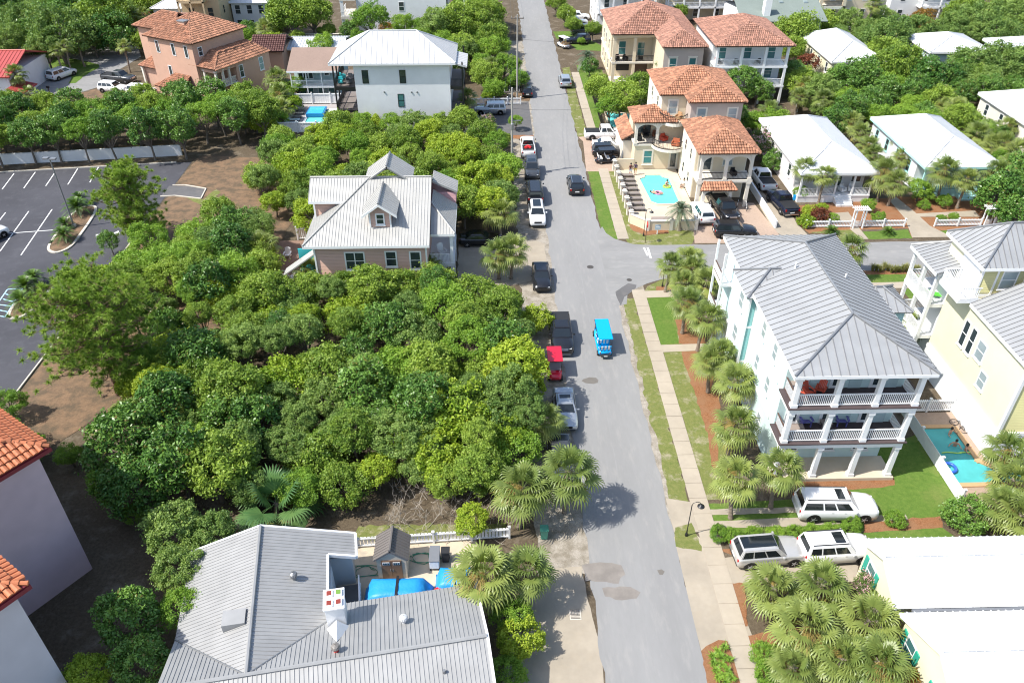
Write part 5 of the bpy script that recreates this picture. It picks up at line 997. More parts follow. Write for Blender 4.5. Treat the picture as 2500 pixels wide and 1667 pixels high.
# ------------------------------------------------------------------ walls, pools and decks
def pool(name, label, outline, deck, mat, deckmat, rim=0.35, zt=0.14, decklab=None):
    """deck slab with an opening: built as ring strips, coping, basin and water"""
    h = thing(name, label, 'pool', (sum(p[0] for p in outline) / len(outline), sum(p[1] for p in outline) / len(outline), 0))
    n = len(outline); c = Vector((sum(p[0] for p in outline) / n, sum(p[1] for p in outline) / n, 0))
    b = MB(); b.sheet(outline, zt - 0.12); w = b.build('water', M_WATER, h)
    bm = bmesh.new(); bm.from_mesh(w.data); bmesh.ops.triangulate(bm, faces=bm.faces); bm.to_mesh(w.data); bm.free()
    b = MB(); b.sheet(outline, 0.036); f = b.build('basin', mat, h); bm = bmesh.new(); bm.from_mesh(f.data); bmesh.ops.triangulate(bm, faces=bm.faces); bm.to_mesh(f.data); bm.free()
    k = MB()
    ar = sum(outline[i][0] * outline[(i + 1) % n][1] - outline[(i + 1) % n][0] * outline[i][1] for i in range(n)); sg = 1 if ar > 0 else -1
    for i in range(n):
        a = Vector((*outline[i][:2], 0)); q = Vector((*outline[(i + 1) % n][:2], 0)); d = (q - a).normalized(); nn = Vector((d.y, -d.x, 0)) * sg * rim
        a2 = a - d * rim * .4; q2 = q + d * rim * .4
        vs = [a2, q2, q2 + nn, a2 + nn]; vs = vs if sg < 0 else vs[::-1]
        k.hexa([v + Vector((0, 0, 0.0)) for v in vs], [v + Vector((0, 0, zt + .002 * (i % 2))) for v in vs])
    k.build('coping', deckmat, h); return h
def V2(p): return (p[0], p[1])
# villa pool terrace
sheet('pool_terrace', [(16.2, 97.9), (16.2, 82.9), (17.6, 81.2), (23.2, 81.2), (24.2, 86.5), (24.2, 97.9)], 0.033, M_DECK, None, 'sunlit cream stone terrace round the villa pool')
pool('swimming_pool', 'aqua pool with two swimmers beside the cream villa', [(18.9, 94.8), (19.6, 95.3), (19.8, 95.9), (21.8, 95.9), (22.0, 95.3), (22.7, 94.9), (22.7, 88.2), (22.0, 87.5), (20.0, 87.5), (19.3, 88.2)], None, M_POOLT, M_DECK)
w = thing('terrace_wall', 'cream stucco terrace wall with pillars and fence panels round the villa pool', 'wall', (16, 90, 0))
for i in range(9):
    y = 83.0 + i * 1.85; MB().box(15.75, 16.2, y - .22, y + .22, 0, 1.35).build('pillar', M_IVORY, w); c = MB(); c.box(15.68, 16.27, y - .29, y + .29, 1.35, 1.45); c.box(15.8, 16.15, y - .16, y + .16, 1.45, 1.6); c.build('pillar_cap', M_STONEB, w)
    if i < 8: MB().box(15.92, 16.02, y + .22, y + 1.63, 0.12, 1.15).build('fence_panel', M_BROWN, w)
for a, b in (((15.9, 82.7), (17.6, 80.9)), ((17.6, 80.9), (20.3, 80.9)), ((20.3, 80.9), (23.2, 80.9)), ((23.2, 80.9), (23.3, 82.6))):
    a3 = Vector((*a, 0)); b3 = Vector((*b, 0)); d = (b3 - a3).normalized(); n = Vector((-d.y, d.x, 0)) * .1
    m = MB(); m.hexa([a3 - n, b3 - n, b3 + n, a3 + n], [p + Vector((0, 0, 1.15)) for p in (a3 - n, b3 - n, b3 + n, a3 + n)]); m.build('wall_panel', M_CREAM, w)
    m = MB(); n2 = n * 1.5; m.hexa([p + Vector((0, 0, 1.15)) for p in (a3 - n2, b3 - n2, b3 + n2, a3 + n2)], [p + Vector((0, 0, 1.25)) for p in (a3 - n2, b3 - n2, b3 + n2, a3 + n2)]); m.build('wall_cap', M_STONEB, w)
    MB().box(b[0] - .2, b[0] + .2, b[1] - .2, b[1] + .2, 0, 1.4).build('pillar', M_IVORY, w)
MB().box(16.2, 18.5, 97.9, 98.1, 0, 1.5).build('wall_panel', M_CREAM, w)
# pool of the yellow house
sheet('pool_terrace', [(33.6, 48.5), (33.6, 36.5), (45, 36.5), (45, 43.0), (37.6, 43.0), (37.6, 48.5)], 0.033, M_PAVER, None, 'tan paver terrace round the pool of the yellow house')
pool('swimming_pool', 'turquoise pool with three bathers between aqua and yellow houses', [(34.05, 46.5), (36.7, 46.5), (36.7, 42.7), (37.6, 41.9), (40.5, 41.9), (40.5, 40.5), (34.05, 40.5)], None, M_POOLD, pmat('orange tan coping', (0.50, 0.32, 0.17), rough=0.8, var=0.1, scale=4), rim=0.4)
# pool of the grey house and the hidden one in the trees
sheet('pool_terrace', [(-31.5, 124.5), (-31.5, 112.5), (-23, 112.5), (-23, 124.5)], 0.03, pmat('grey pavers', (0.34, 0.31, 0.30), rough=0.9, var=0.12, scale=4), None, 'grey paver terrace of the grey house pool')
hp = pool('swimming_pool', 'aqua pool with raised blue spa left of the grey house', [(-28.4, 113.2), (-23.6, 113.2), (-23.6, 121.6), (-28.4, 121.6)], None, M_POOLT, M_WHITEST)
MB().box(-28.6, -25.9, 118.4, 121.7, 0.14, 0.62).build('spa_wall', pmat('blue glass tile', (0.02, 0.20, 0.45), rough=0.3, var=0.2, scale=10), hp); MB().box(-28.4, -26.1, 118.6, 121.5, 0.63, 0.66).build('spa_water', pmat('spa water', (0.05, 0.42, 0.55), rough=0.08, var=0.1), hp)
MB().box(-25.6, -23.7, 119.2, 121.5, 0.14, 0.2).build('tanning_ledge', M_WHITEST, hp)
pool('swimming_pool', 'partly hidden pool under the trees behind the cream villa', [(17.2, 113.2), (20.6, 113.2), (20.9, 118.6), (17.6, 119.5)], None, M_POOLT, M_DECK)
pool('swimming_pool', 'small green pool before the tan house at the top right', [(70, 167.2), (76, 167.2), (76, 170.4), (70, 170.4)], None, M_POOLD, M_DECK)
lw = thing('parking_lot_wall', 'long low white wall behind the parking lot hedge', 'wall', (-60, 102, 0)); MB().hexa([(-95, 98.3, 0), (-43, 104.2, 0), (-43, 104.45, 0), (-95, 98.55, 0)], [(-95, 98.3, 1.5), (-43, 104.2, 1.5), (-43, 104.45, 1.5), (-95, 98.55, 1.5)]).build('wall', M_WHITEST, lw)
sheet('pine_straw_bed', [(-95, 95.6), (-41, 102.1), (-41, 104.3), (-95, 98.3)], 0.05, M_GROUND, (1, 0.05))
lw = thing('concrete_wall', 'low grey concrete garden wall at the top left of the street', 'wall', (-36, 160, 0)); MB().box(-42, -29, 158.8, 159.1, 0, 1.8).build('wall', pmat('mottled concrete', (0.36, 0.33, 0.29), rough=0.9, var=0.2, scale=2), lw); MB().box(-42, -29, 158.7, 159.2, 1.8, 1.9).build('wall_cap', M_KERB, lw)
lw = thing('drive_wall', 'plain low white wall between the two forecourts, left of the dark pick-up', 'wall', (32.6, 86, 0)); MB().box(32.45, 32.65, 81, 92, 0, 0.95).build('wall', M_WHITE, lw)

# fences: posts, rails and pickets
def picket_fence(label, path, h=1.05, gap=0.17, pw=0.10, post=2.4, mat=None, solid=False, group=None, indiv=False):
    mat = mat or M_WHITE; a0 = path[0]; f = thing('picket_fence' if not solid else 'panel_fence', label, 'fence', (a0[0], a0[1], 0), group); pk = MB(); pm0 = None
    for a, b in zip(path[:-1], path[1:]):
        a = Vector((*a, 0)); b = Vector((*b, 0)); d = b - a; L = d.length; d.normalize(); n = Vector((-d.y, d.x, 0)); k = max(1, round(L / post))
        for i in range(k + 1):
            p = a + d * (L * i / k); m = MB(); e = .07; m.box(p.x - e, p.x + e, p.y - e, p.y + e, 0, h + .12); m.box(p.x - e - .03, p.x + e + .03, p.y - e - .03, p.y + e + .03, h + .12, h + .18); m.build('post', mat, f)
        for z in (0.15, h - .18):
            m = MB(); q = [a - n * .03, b - n * .03, b + n * .03, a + n * .03]; m.hexa([p + Vector((0, 0, z)) for p in q], [p + Vector((0, 0, z + .09)) for p in q]); m.build('rail', mat, f)
        kk = int(L / gap) if not solid else int(L / (pw + .012))
        for i in range(kk):
            c = a + d * ((i + .5) * L / kk) + n * .05; w = d * pw / 2; q = [c - w - n * .015, c + w - n * .015, c + w + n * .015, c - w + n * .015]
            t = pk if not indiv else MB(); t.hexa([p + Vector((0, 0, .06)) for p in q], [p + Vector((0, 0, h)) for p in q])
            if indiv: t.build('picket', mat, f)
    if pk.v: pk.build('pickets', mat, f)['kind'] = 'stuff'
    return f
picket_fence('white board fence behind the tool shed, near the street palms', [(-9.7, 35.6), (0.7, 36.2)], 1.0, 0.24, 0.19, indiv=True)
picket_fence('white picket fence left of the first cottage arbour', [(36.0, 81.0), (41.4, 81.0)], 0.9)
picket_fence('white picket fence right of the first cottage arbour', [(42.7, 81.0), (47.6, 81.0)], 0.9)
picket_fence('white picket fence left of the second cottage arbour', [(51.2, 81.0), (56.6, 81.0)], 0.9)
picket_fence('white picket fence right of the second cottage arbour, at the photo edge', [(58.1, 81.0), (66, 81.0)], 0.9)
picket_fence('white vinyl fence between the aqua house lawn and the pool', [(33.4, 38.6), (33.4, 48.6)], 1.25, pw=0.28, solid=True, post=3.0)
picket_fence('white slatted fence closing the pool terrace at its far end', [(33.4, 48.6), (37.6, 48.6)], 1.3, 0.16)
picket_fence('white picket gate fence left of the peach house patio', [(-22.3, 79.6), (-18.5, 79.6)], 1.5, 0.2)
picket_fence('white panel fence between grey house pool and tan-roofed house', [(-31.6, 124.6), (-22.9, 124.6)], 1.7, pw=0.35, solid=True, post=2.8)
picket_fence('white panel fence on the near side of the grey house pool', [(-31.5, 112.3), (-23, 112.3)], 1.6, pw=0.35, solid=True, post=2.8)
picket_fence('white picket fence beside the far driveway with the dark saloon', [(-4, 123.4), (4.4, 123.6)], 1.1, 0.2)
picket_fence('white side fence beyond the white porch house', [(47.2, 119), (48.8, 124)], 1.5, pw=0.3, solid=True)
# black iron fence of the hidden pool
ir = thing('iron_fence', 'black iron fence along the sidewalk under the trees', 'fence', (16, 112, 0)); railing(ir, [(16.2, 108.5), (16.2, 131)], 0, 1.4, M_RAILB, M_RAILB, gap=0.16, bw=0.025, name='railing'); railing(ir, [(16.2, 108.5), (21, 108.5)], 0, 1.4, M_RAILB, M_RAILB, gap=0.16, bw=0.025)
for i in range(12): MB().box(16.15, 16.25, 108.5 + i * 2 - .05, 108.5 + i * 2 + .05, 0, 1.5).build('post', M_RAILB, ir)
# garden arbours
def arbour(x, y, label):
    a = thing('garden_arbour', label, 'arbour', (x, y, 0), 'white arbours over the cottage gates')
    for sx in (-.55, .55):
        for sy in (-.3, .3): MB().box(x + sx - .06, x + sx + .06, y + sy - .06, y + sy + .06, 0, 2.3).build('post', M_WHITE, a)
    for sy in (-.34, .34): MB().box(x - .9, x + .9, y + sy - .04, y + sy + .04, 2.3, 2.42).build('beam', M_WHITE, a)
    for i in range(8): MB().box(x - .84 + i * .24, x - .79 + i * .24, y - .6, y + .6, 2.42, 2.5).build('slat', M_WHITE, a)
    g_ = MB(); [g_.box(x - .45 + i * .13, x - .38 + i * .13, y - .02, y + .02, .1, .85) for i in range(7)]; g_.box(x - .48, x + .48, y + .021, y + .05, .3, .38); g_.build('gate', M_WHITE, a)
arbour(42.05, 81.0, 'white arbour over the gate of the first cottage'); arbour(57.4, 81.0, 'white arbour over the gate of the second cottage')

# ------------------------------------------------------------------ vehicles
M_TYRE = pmat('tyre rubber', (0.018, 0.018, 0.018), rough=0.85); M_RIM = pmat('alloy rim', (0.50, 0.50, 0.51), rough=0.3, metal=0.8); M_CARGLASS = pmat('car glass', (0.012, 0.016, 0.018), rough=0.05, spec=0.9, var=0.1)
M_HEADL = pmat('headlamp', (0.75, 0.77, 0.78), rough=0.15); M_TAILL = pmat('tail lamp', (0.40, 0.01, 0.01), rough=0.2); M_PLATE = pmat('licence plate', (0.72, 0.72, 0.70), rough=0.5); M_TRIM = pmat('black plastic trim', (0.02, 0.02, 0.021), rough=0.6); M_CHROME = pmat('chrome', (0.65, 0.65, 0.66), rough=0.15, metal=0.9)
PAINT = dict(white=paint('white car paint', (0.78, 0.78, 0.77)), black=paint('black car paint', (0.012, 0.012, 0.014)), silver=paint('silver car paint', (0.46, 0.48, 0.50), metal=0.6), grey=paint('dark grey car paint', (0.075, 0.08, 0.085), metal=0.4), navy=paint('navy car paint', (0.012, 0.016, 0.035), metal=0.2), green=paint('lime green car paint', (0.30, 0.46, 0.03)), red=paint('red car paint', (0.62, 0.008, 0.03)), blue=paint('sky blue plastic', (0.0, 0.34, 0.72), coat=.2), pearl=paint('pearl grey car paint', (0.56, 0.55, 0.53), metal=0.4))
def wheel(car, x, y, r, w=.22):
    s = 1 if y > 0 else -1; t = MB(); pr = [(r * .62, -w / 2), (r * .93, -w / 2), (r, -w * .32), (r, w * .32), (r * .93, w / 2), (r * .62, w / 2)]
    M = Matrix.Translation((x, y, r)) @ Matrix.Rotation(math.pi / 2, 4, 'X'); t.lathe(pr, (0, 0, 0), 20); o = t.xf(M).build('wheel', M_TYRE, car, smooth=False)
    k = MB(); k.lathe([(r * .6, -.02), (r * .6, .02), (r * .1, .035)], (0, 0, 0), 16)
    for i in range(5):
        a = 2 * math.pi * i / 5; k.hexa([Vector((math.cos(a + d) * rr, math.sin(a + d) * rr, .03)) for d, rr in ((-.25, r * .1), (.25, r * .1), (.12, r * .58), (-.12, r * .58))], [Vector((math.cos(a + d) * rr, math.sin(a + d) * rr, .06)) for d, rr in ((-.25, r * .1), (.25, r * .1), (.12, r * .58), (-.12, r * .58))])
    k.xf(Matrix.Translation((x, y + s * (w / 2 - .03), r)) @ Matrix.Rotation(-s * math.pi / 2, 4, 'X')).build('rim', M_RIM, o)
def loft(secs, closed=True):
    """secs: list of (x, [(y,z),...]) half sections from bottom to top centre; mirrored"""
    mb = MB(); n = len(secs[0][1]); vs = []
    for x, pr in secs:
        vs += [(x, y, z) for y, z in pr] + [(x, -y, z) for y, z in reversed(pr)]
    m = 2 * n; fs = []
    for i in range(len(secs) - 1):
        for k in range(m): fs.append((i * m + k, i * m + (k + 1) % m, (i + 1) * m + (k + 1) % m, (i + 1) * m + k))
    fs.append(tuple(range(m - 1, -1, -1))); fs.append(tuple((len(secs) - 1) * m + k for k in range(m)))
    return mb.add(vs, fs)
def quad_inset(P, u0, u1, v0, v1, off):
    """panel lying just above the quad P (CCW from outside)"""
    P = [Vector(p) for p in P]
    def at(u, v): return (P[0] * (1 - u) + P[1] * u) * (1 - v) + (P[3] * (1 - u) + P[2] * u) * v
    q = [at(u0, v0), at(u1, v0), at(u1, v1), at(u0, v1)]; n = (q[1] - q[0]).cross(q[3] - q[0]).normalized(); return q, n * off
CARP = {}
SPEC = dict(  # length, width, height, bonnet z, belt z, tail z, wheel r, cabin bottom rear/front x, cabin top rear/front x (fractions of L from rear)
    sedan=(4.75, 1.84, 1.45, .95, .93, 1.02, .33, (.13, .70), (.27, .55)), suv=(4.75, 1.93, 1.72, 1.08, 1.08, 1.10, .37, (.015, .70), (.07, .56)), big=(5.6, 2.04, 1.93, 1.20, 1.20, 1.22, .41, (.012, .735), (.045, .62)), boxy=(4.8, 1.93, 1.80, 1.12, 1.12, 1.14, .39, (.012, .71), (.045, .60)),
    hatch=(4.0, 1.72, 1.5, .95, .97, 1.0, .31, (.02, .76), (.10, .60)), van=(5.1, 2.0, 1.78, 1.05, 1.05, 1.06, .35, (.015, .80), (.06, .63)), pickup=(5.85, 2.02, 1.90, 1.20, 1.18, 1.16, .41, (.385, .735), (.405, .635)))
def make_car(kind, col, sun=None, cover=None, rails=False, name='car'):
    L, Wd, Hh, zb, zbelt, zt, wr, cb, ct = SPEC[kind]; w = Wd / 2; pm_ = PAINT[col]
    car = bpy.data.objects.new(name, None); COL.objects.link(car); car.empty_display_size = .4
    X = lambda f: -L / 2 + f * L
    def sec(x, hw, z0, zs, ztop): return (x, [(hw * .80, z0), (hw * .96, z0 + .06), (hw, (z0 + zs) * .5), (hw * .985, zs - .10), (hw * .93, zs), (hw * .55, ztop), (0.0001, ztop + .02)])
    bz = zt if kind != 'pickup' else 1.12
    S = [sec(X(0), w * .90, .42, bz - .12, bz - .10), sec(X(.012), w * .96, .30, bz - .03, bz - .01), sec(X(.06), w, .26, zbelt, zt), sec(X(.30), w, .24, zbelt, zt), sec(X(.55), w, .24, zbelt, zbelt + .02), sec(X(.70), w, .24, zbelt - .01, zb + .02), sec(X(.82), w * .995, .24, zb - .06, zb), sec(X(.93), w * .97, .26, zb - .14, zb - .05), sec(X(.985), w * .88, .30, zb - .24, zb - .14), sec(X(1), w * .76, .40, zb - .34, zb - .28)]
    if kind == 'sedan': S[2] = sec(X(.05), w * .98, .26, .94, 1.0)
    body = loft(S).build('body', pm_, car, smooth=True)
    # lower sill and bumpers in dark trim
    MB().box(X(.22), X(.78), -w * .97, w * .97, .18, .27).build('sill', M_TRIM, car)
    MB().box(X(0) - .015, X(.03), -w * .86, w * .86, .34, .50).build('rear_bumper', M_TRIM if kind not in ('pickup', 'big') else M_CHROME, car, bevel=.03)
    MB().box(X(.965), X(1) + .02, -w * .72, w * .72, .32, .46).build('front_bumper', M_TRIM if kind not in ('pickup',) else M_CHROME, car, bevel=.03)
    # cabin
    x0, x1, X0, X1 = X(cb[0]), X(cb[1]), X(ct[0]), X(ct[1]); yb, yt = w * .93, w * .735; zB, zT = zbelt - .02, Hh - .06
    B = [(x0, -yb, zB), (x1, -yb, zB), (x1, yb, zB), (x0, yb, zB)]; T = [(X0, -yt, zT), (X1, -yt, zT), (X1, yt, zT), (X0, yt, zT)]
    cab = MB(); cab.hexa(B, T); cab.build('cabin', pm_, car, bevel=.05)
    rf = MB(); rf.hexa([(X0 - .03, -yt * .98, zT - .02), (X1 + .03, -yt * .98, zT - .02), (X1 + .03, yt * .98, zT - .02), (X0 - .03, yt * .98, zT - .02)], [(X0 + .12, -yt * .84, Hh), (X1 - .15, -yt * .84, Hh), (X1 - .15, yt * .84, Hh), (X0 + .12, yt * .84, Hh)]); rf.build('roof', pm_, car, bevel=.03)
    def glass(nm, P, u0, u1, v0, v1, off=.012):
        q, n = quad_inset(P, u0, u1, v0, v1, off); g_ = MB(); g_.prism([p + n * .2 for p in q], n * .8); g_.build(nm, M_CARGLASS, car)
    glass('windscreen', [B[1], B[2], T[2], T[1]], .07, .93, .06, .92); glass('rear_window', [B[3], B[0], T[0], T[3]], .10, .90, .22 if kind not in ('sedan', 'pickup') else .10, .90)
    spl = dict(sedan=((.22, .50), (.53, .83)), suv=((.05, .27), (.30, .57), (.60, .88)), boxy=((.05, .27), (.30, .57), (.60, .88)), big=((.03, .37), (.40, .61), (.64, .90)), hatch=((.12, .45), (.48, .85)), van=((.05, .33), (.36, .60), (.63, .90)), pickup=((.07, .44), (.49, .88)))[kind]
    for a, b in spl:
        glass('side_window', [B[0], B[1], T[1], T[0]], a, b, .14, .86); glass('side_window', [B[2], B[3], T[3], T[2]], 1 - b, 1 - a, .14, .86)
    if sun:
        MB().box(X0 + (X1 - X0) * sun[0], X0 + (X1 - X0) * sun[1], -yt * .66, yt * .66, Hh - .005, Hh + .012).build('sunroof', M_CARGLASS, car)
    if rails:
        for s in (-1, 1): MB().box(X0 + .15, X1 - .1, s * yt * .86 - .025, s * yt * .86 + .025, Hh + .03, Hh + .07).build('roof_rail', M_CHROME if rails == 'chrome' else M_TRIM, car)
    if kind == 'pickup':
        bx0, bx1 = X(.02), X(.375)
        if cover is None or cover == 'open':
            MB().box(bx0, bx1, -w * .8, w * .8, zt - .02, zt + .035).build('bed_floor', M_TRIM, car)
            for s in (-1, 1): MB().box(bx0, bx1, s * w * .80 if s > 0 else -w * .93, s * w * .93 if s > 0 else -w * .80, zt - .02, zt + .10).build('bed_rail', pm_, car, bevel=.02)
            MB().box(bx0 - .05, bx0 + .03, -w * .93, w * .93, zt - .3, zt + .10).build('tailgate', pm_, car, bevel=.02)
        else:
            MB().box(bx0, bx1, -w * .88, w * .88, zt, zt + .06).build('bed_cover', M_TRIM, car, bevel=.02); MB().box(bx0 - .05, bx0 + .03, -w * .93, w * .93, zt - .35, zt + .05).build('tailgate', pm_, car, bevel=.02)
    for s in (-1, 1):
        MB().box(X(.955), X(.992), s * w * .60 - .17, s * w * .60 + .17, zb - .34, zb - .20).build('headlight', M_HEADL, car, bevel=.02)
        MB().box(X(0) - .012, X(.03), s * w * .80 - .10, s * w * .80 + .10, zt - (.34 if kind != 'sedan' else .24), zt - (.08 if kind not in ('sedan',) else .1)).build('tail_light', M_TAILL, car, bevel=.02)
        m = MB(); m.box(x1 - .42, x1 - .28, s * (w + .02) - .01 if s > 0 else -(w + .20), s * (w + .20) if s > 0 else -(w + .02) + .01, zbelt + .03, zbelt + .18); m.build('mirror', pm_ if kind != 'pickup' else M_TRIM, car, bevel=.03)
        for f in ((.40, .56) if kind != 'pickup' else (.47, .60)): MB().box(X(f) - .09, X(f) + .09, s * w * .975 - .02, s * w * .975 + .035, zbelt - .17, zbelt - .13).build('door_handle', M_CHROME if col != 'black' else M_TRIM, car)
    g_ = MB(); [g_.box(X(1) - .03, X(1) + .012, -w * .42, w * .42, zb - .40 + i * .05, zb - .375 + i * .05) for i in range(4)]; g_.box(X(1) - .04, X(1) + .004, -w * .45, w * .45, zb - .42, zb - .19); gr = g_.build('grille', M_CHROME if kind in ('pickup', 'boxy', 'big') else M_TRIM, car)
    MB().box(X(0) - .03, X(0) - .013, -.26, .26, .60, .74).build('licence_plate', M_PLATE, car)
    for fx in (.185, .815):
        for s in (-1, 1):
            a = MB(); a.lathe([(wr * 1.22, -.06), (wr * 1.22, .06), (wr * 1.0, .065)], (0, 0, 0), 18); a.xf(Matrix.Translation((X(fx), s * (w - .055), wr)) @ Matrix.Rotation(-s * math.pi / 2, 4, 'X')).build('wheel_arch', M_TRIM, car)
            wheel(car, X(fx), s * (w - .10), wr)
    return car
def put_car(kind, col, at, heading, label, group=None, name='car', cat='car', **k):
    """at: world x, y; heading: degrees of the nose, 0 = +x, 90 = away from the camera"""
    key = (kind, col, str(sorted(k.items())))
    if key in CARP: c = copy_tree(CARP[key])
    else: c = make_car(kind, col, **k); CARP[key] = c
    c.name = name; c.location = (at[0], at[1], .03); c.rotation_euler = (0, 0, math.radians(heading)); [c.pop(q) for q in ('label', 'category', 'group') if q in c.keys()]; tag(c, label, cat, group); return c
ST = 'vehicles parked along the left side of the street'
put_car('pickup', 'white', (4.75, 104.6), 90, 'white pick-up with red gear in its open bed, parked on the left shoulder', ST, 'parked_pickup', 'pick-up', cover='open')
put_car('boxy', 'grey', (4.95, 96.9), -90, 'dark grey boxy off-roader facing the camera on the left shoulder', ST, 'parked_car', sun=(.5, .9))
put_car('big', 'black', (5.0, 90.0), 90, 'black large estate parked tail-on behind the white car', ST, 'parked_car', rails=True)
put_car('suv', 'white', (5.0, 83.9), -90, 'white crossover with dark roof glass facing the camera on the left shoulder', ST, 'parked_car', sun=(.1, .9))
put_car('sedan', 'black', (4.75, 69.9), -90, 'black saloon parked in palm shade facing the camera', ST, 'parked_car')
put_car('pickup', 'black', (6.0, 59.6), -90, 'black crew-cab pick-up with chrome grille beside the thicket', ST, 'parked_pickup', 'pick-up', cover='tonneau')
put_car('sedan', 'silver', (5.55, 49.0), -90, 'silver saloon with dark sunroof facing the camera near the fan palm', ST, 'parked_car', sun=(.2, .55))
put_car('sedan', 'grey', (4.8, 43.3), -90, 'dark car almost hidden under the large street palms', ST, 'parked_car')
put_car('suv', 'black', (10.3, 92.2), 90, 'black crossover driving away up the street', None, 'moving_car', rails='chrome')
put_car('suv', 'silver', (12.2, 133.2), 90, 'silver crossover parked on the right verge up the street', None, 'parked_car')
put_car('hatch', 'black', (5.6, 128.3), 90, 'black small car at the left kerb up the street', None, 'parked_car')
put_car('boxy', 'silver', (-.4, 119.6), 180, 'silver off-roader in the asphalt drive of the grey house', None, 'parked_car')
put_car('pickup', 'white', (16.0, 109.1), 0, 'white pick-up nosed towards the villa garage', 'cars in the villa parking bay', 'parked_pickup', 'pick-up', cover='tonneau')
put_car('sedan', 'white', (16.2, 105.3), 0, 'white saloon between white pick-up and black crossover in the bay', 'cars in the villa parking bay', 'parked_car')
put_car('suv', 'black', (15.9, 102.8), 0, 'black crossover beside the villa wall in the parking bay', 'cars in the villa parking bay', 'parked_car')
put_car('suv', 'white', (24.6, 84.0), 93, 'white crossover on the paved forecourt beside the pindo palm', 'cars on the villa forecourt', 'parked_car')
put_car('pickup', 'black', (27.5, 85.0), -84, 'black pick-up with open bed on the paved forecourt', 'cars on the villa forecourt', 'parked_pickup', 'pick-up', cover='open')
put_car('suv', 'black', (27.3, 79.4), -3, 'black crossover parked across the forecourt mouth', 'cars on the villa forecourt', 'parked_car')
put_car('pickup', 'white', (34.4, 93.2), 92, 'white pick-up with dark bed cover between villa and cottage', 'cars on the villa forecourt', 'parked_pickup', 'pick-up', cover='tonneau')
put_car('pickup', 'navy', (34.9, 86.4), 96, 'navy pick-up on the concrete drive before the first cottage', 'cars on the villa forecourt', 'parked_pickup', 'pick-up', cover='tonneau')
put_car('big', 'white', (23.9, 37.9), -2, 'white extra-long estate car on the strip drive of the aqua house', None, 'parked_car', rails=True, sun=(.72, .88))
put_car('suv', 'pearl', (18.0, 34.1), 4, 'silver crossover with black glass roof in the cottage drive', None, 'parked_car', sun=(.02, .98))
put_car('boxy', 'white', (22.6, 34.2), 3, 'white boxy off-roader beside the yellow cottage gable', None, 'parked_car', sun=(.66, .92), rails=True)
put_car('sedan', 'black', (-1.6, 78.2), 0, 'black saloon in the shaded drive of the peach house', None, 'parked_car')
put_car('big', 'grey', (18.6, 164.5), 10, 'dark car nosed into the far right bays', 'cars parked at the far right', 'parked_car')
put_car('suv', 'navy', (16.8, 158.2), 180, 'navy crossover nearest the far lawn', 'cars parked at the far right', 'parked_car')
put_car('suv', 'silver', (17.6, 171.5), 0, 'silver car in the far right bays', 'cars parked at the far right', 'parked_car')
put_car('suv', 'white', (18.4, 176.0), 0, 'white car in the far right bays at the top edge', 'cars parked at the far right', 'parked_car')
put_car('suv', 'white', (70.5, 165.5), 190, 'white car before the small green pool at the top right', None, 'parked_car')
LC = 'cars in the far left court'
def cpx(a, b): p = G(a * .29, b * .29); return (p.x, p.y)
put_car('suv', 'grey', cpx(255, 660), 105, 'dark car in palm shade on the far left court', LC, 'parked_car'); put_car('hatch', 'green', cpx(378, 660), 75, 'lime green hatchback on the far left court', LC, 'parked_car'); put_car('van', 'white', cpx(530, 655), 66, 'white people carrier on the far left court', LC, 'parked_car')
put_car('suv', 'black', cpx(985, 340), 5, 'black crossover at the back of the far left court', LC, 'parked_car'); put_car('sedan', 'white', cpx(1125, 345), 10, 'white saloon behind the salmon villa corner', LC, 'parked_car'); put_car('pickup', 'grey', cpx(1010, 690), -15, 'dark grey pick-up at the salmon villa entry', LC, 'parked_pickup', 'pick-up', cover='open'); put_car('suv', 'white', cpx(965, 775), -12, 'white crossover in front of the salmon villa entry', LC, 'parked_car'); put_car('suv', 'white', cpx(1205, 800), -10, 'white car half hidden by the hedge at the salmon villa', LC, 'parked_car')
p = G(-4, 590); put_car('suv', 'white', (p.x - 1.2, p.y), 62, 'white car cut by the left edge on the parking lot', None, 'parked_car')

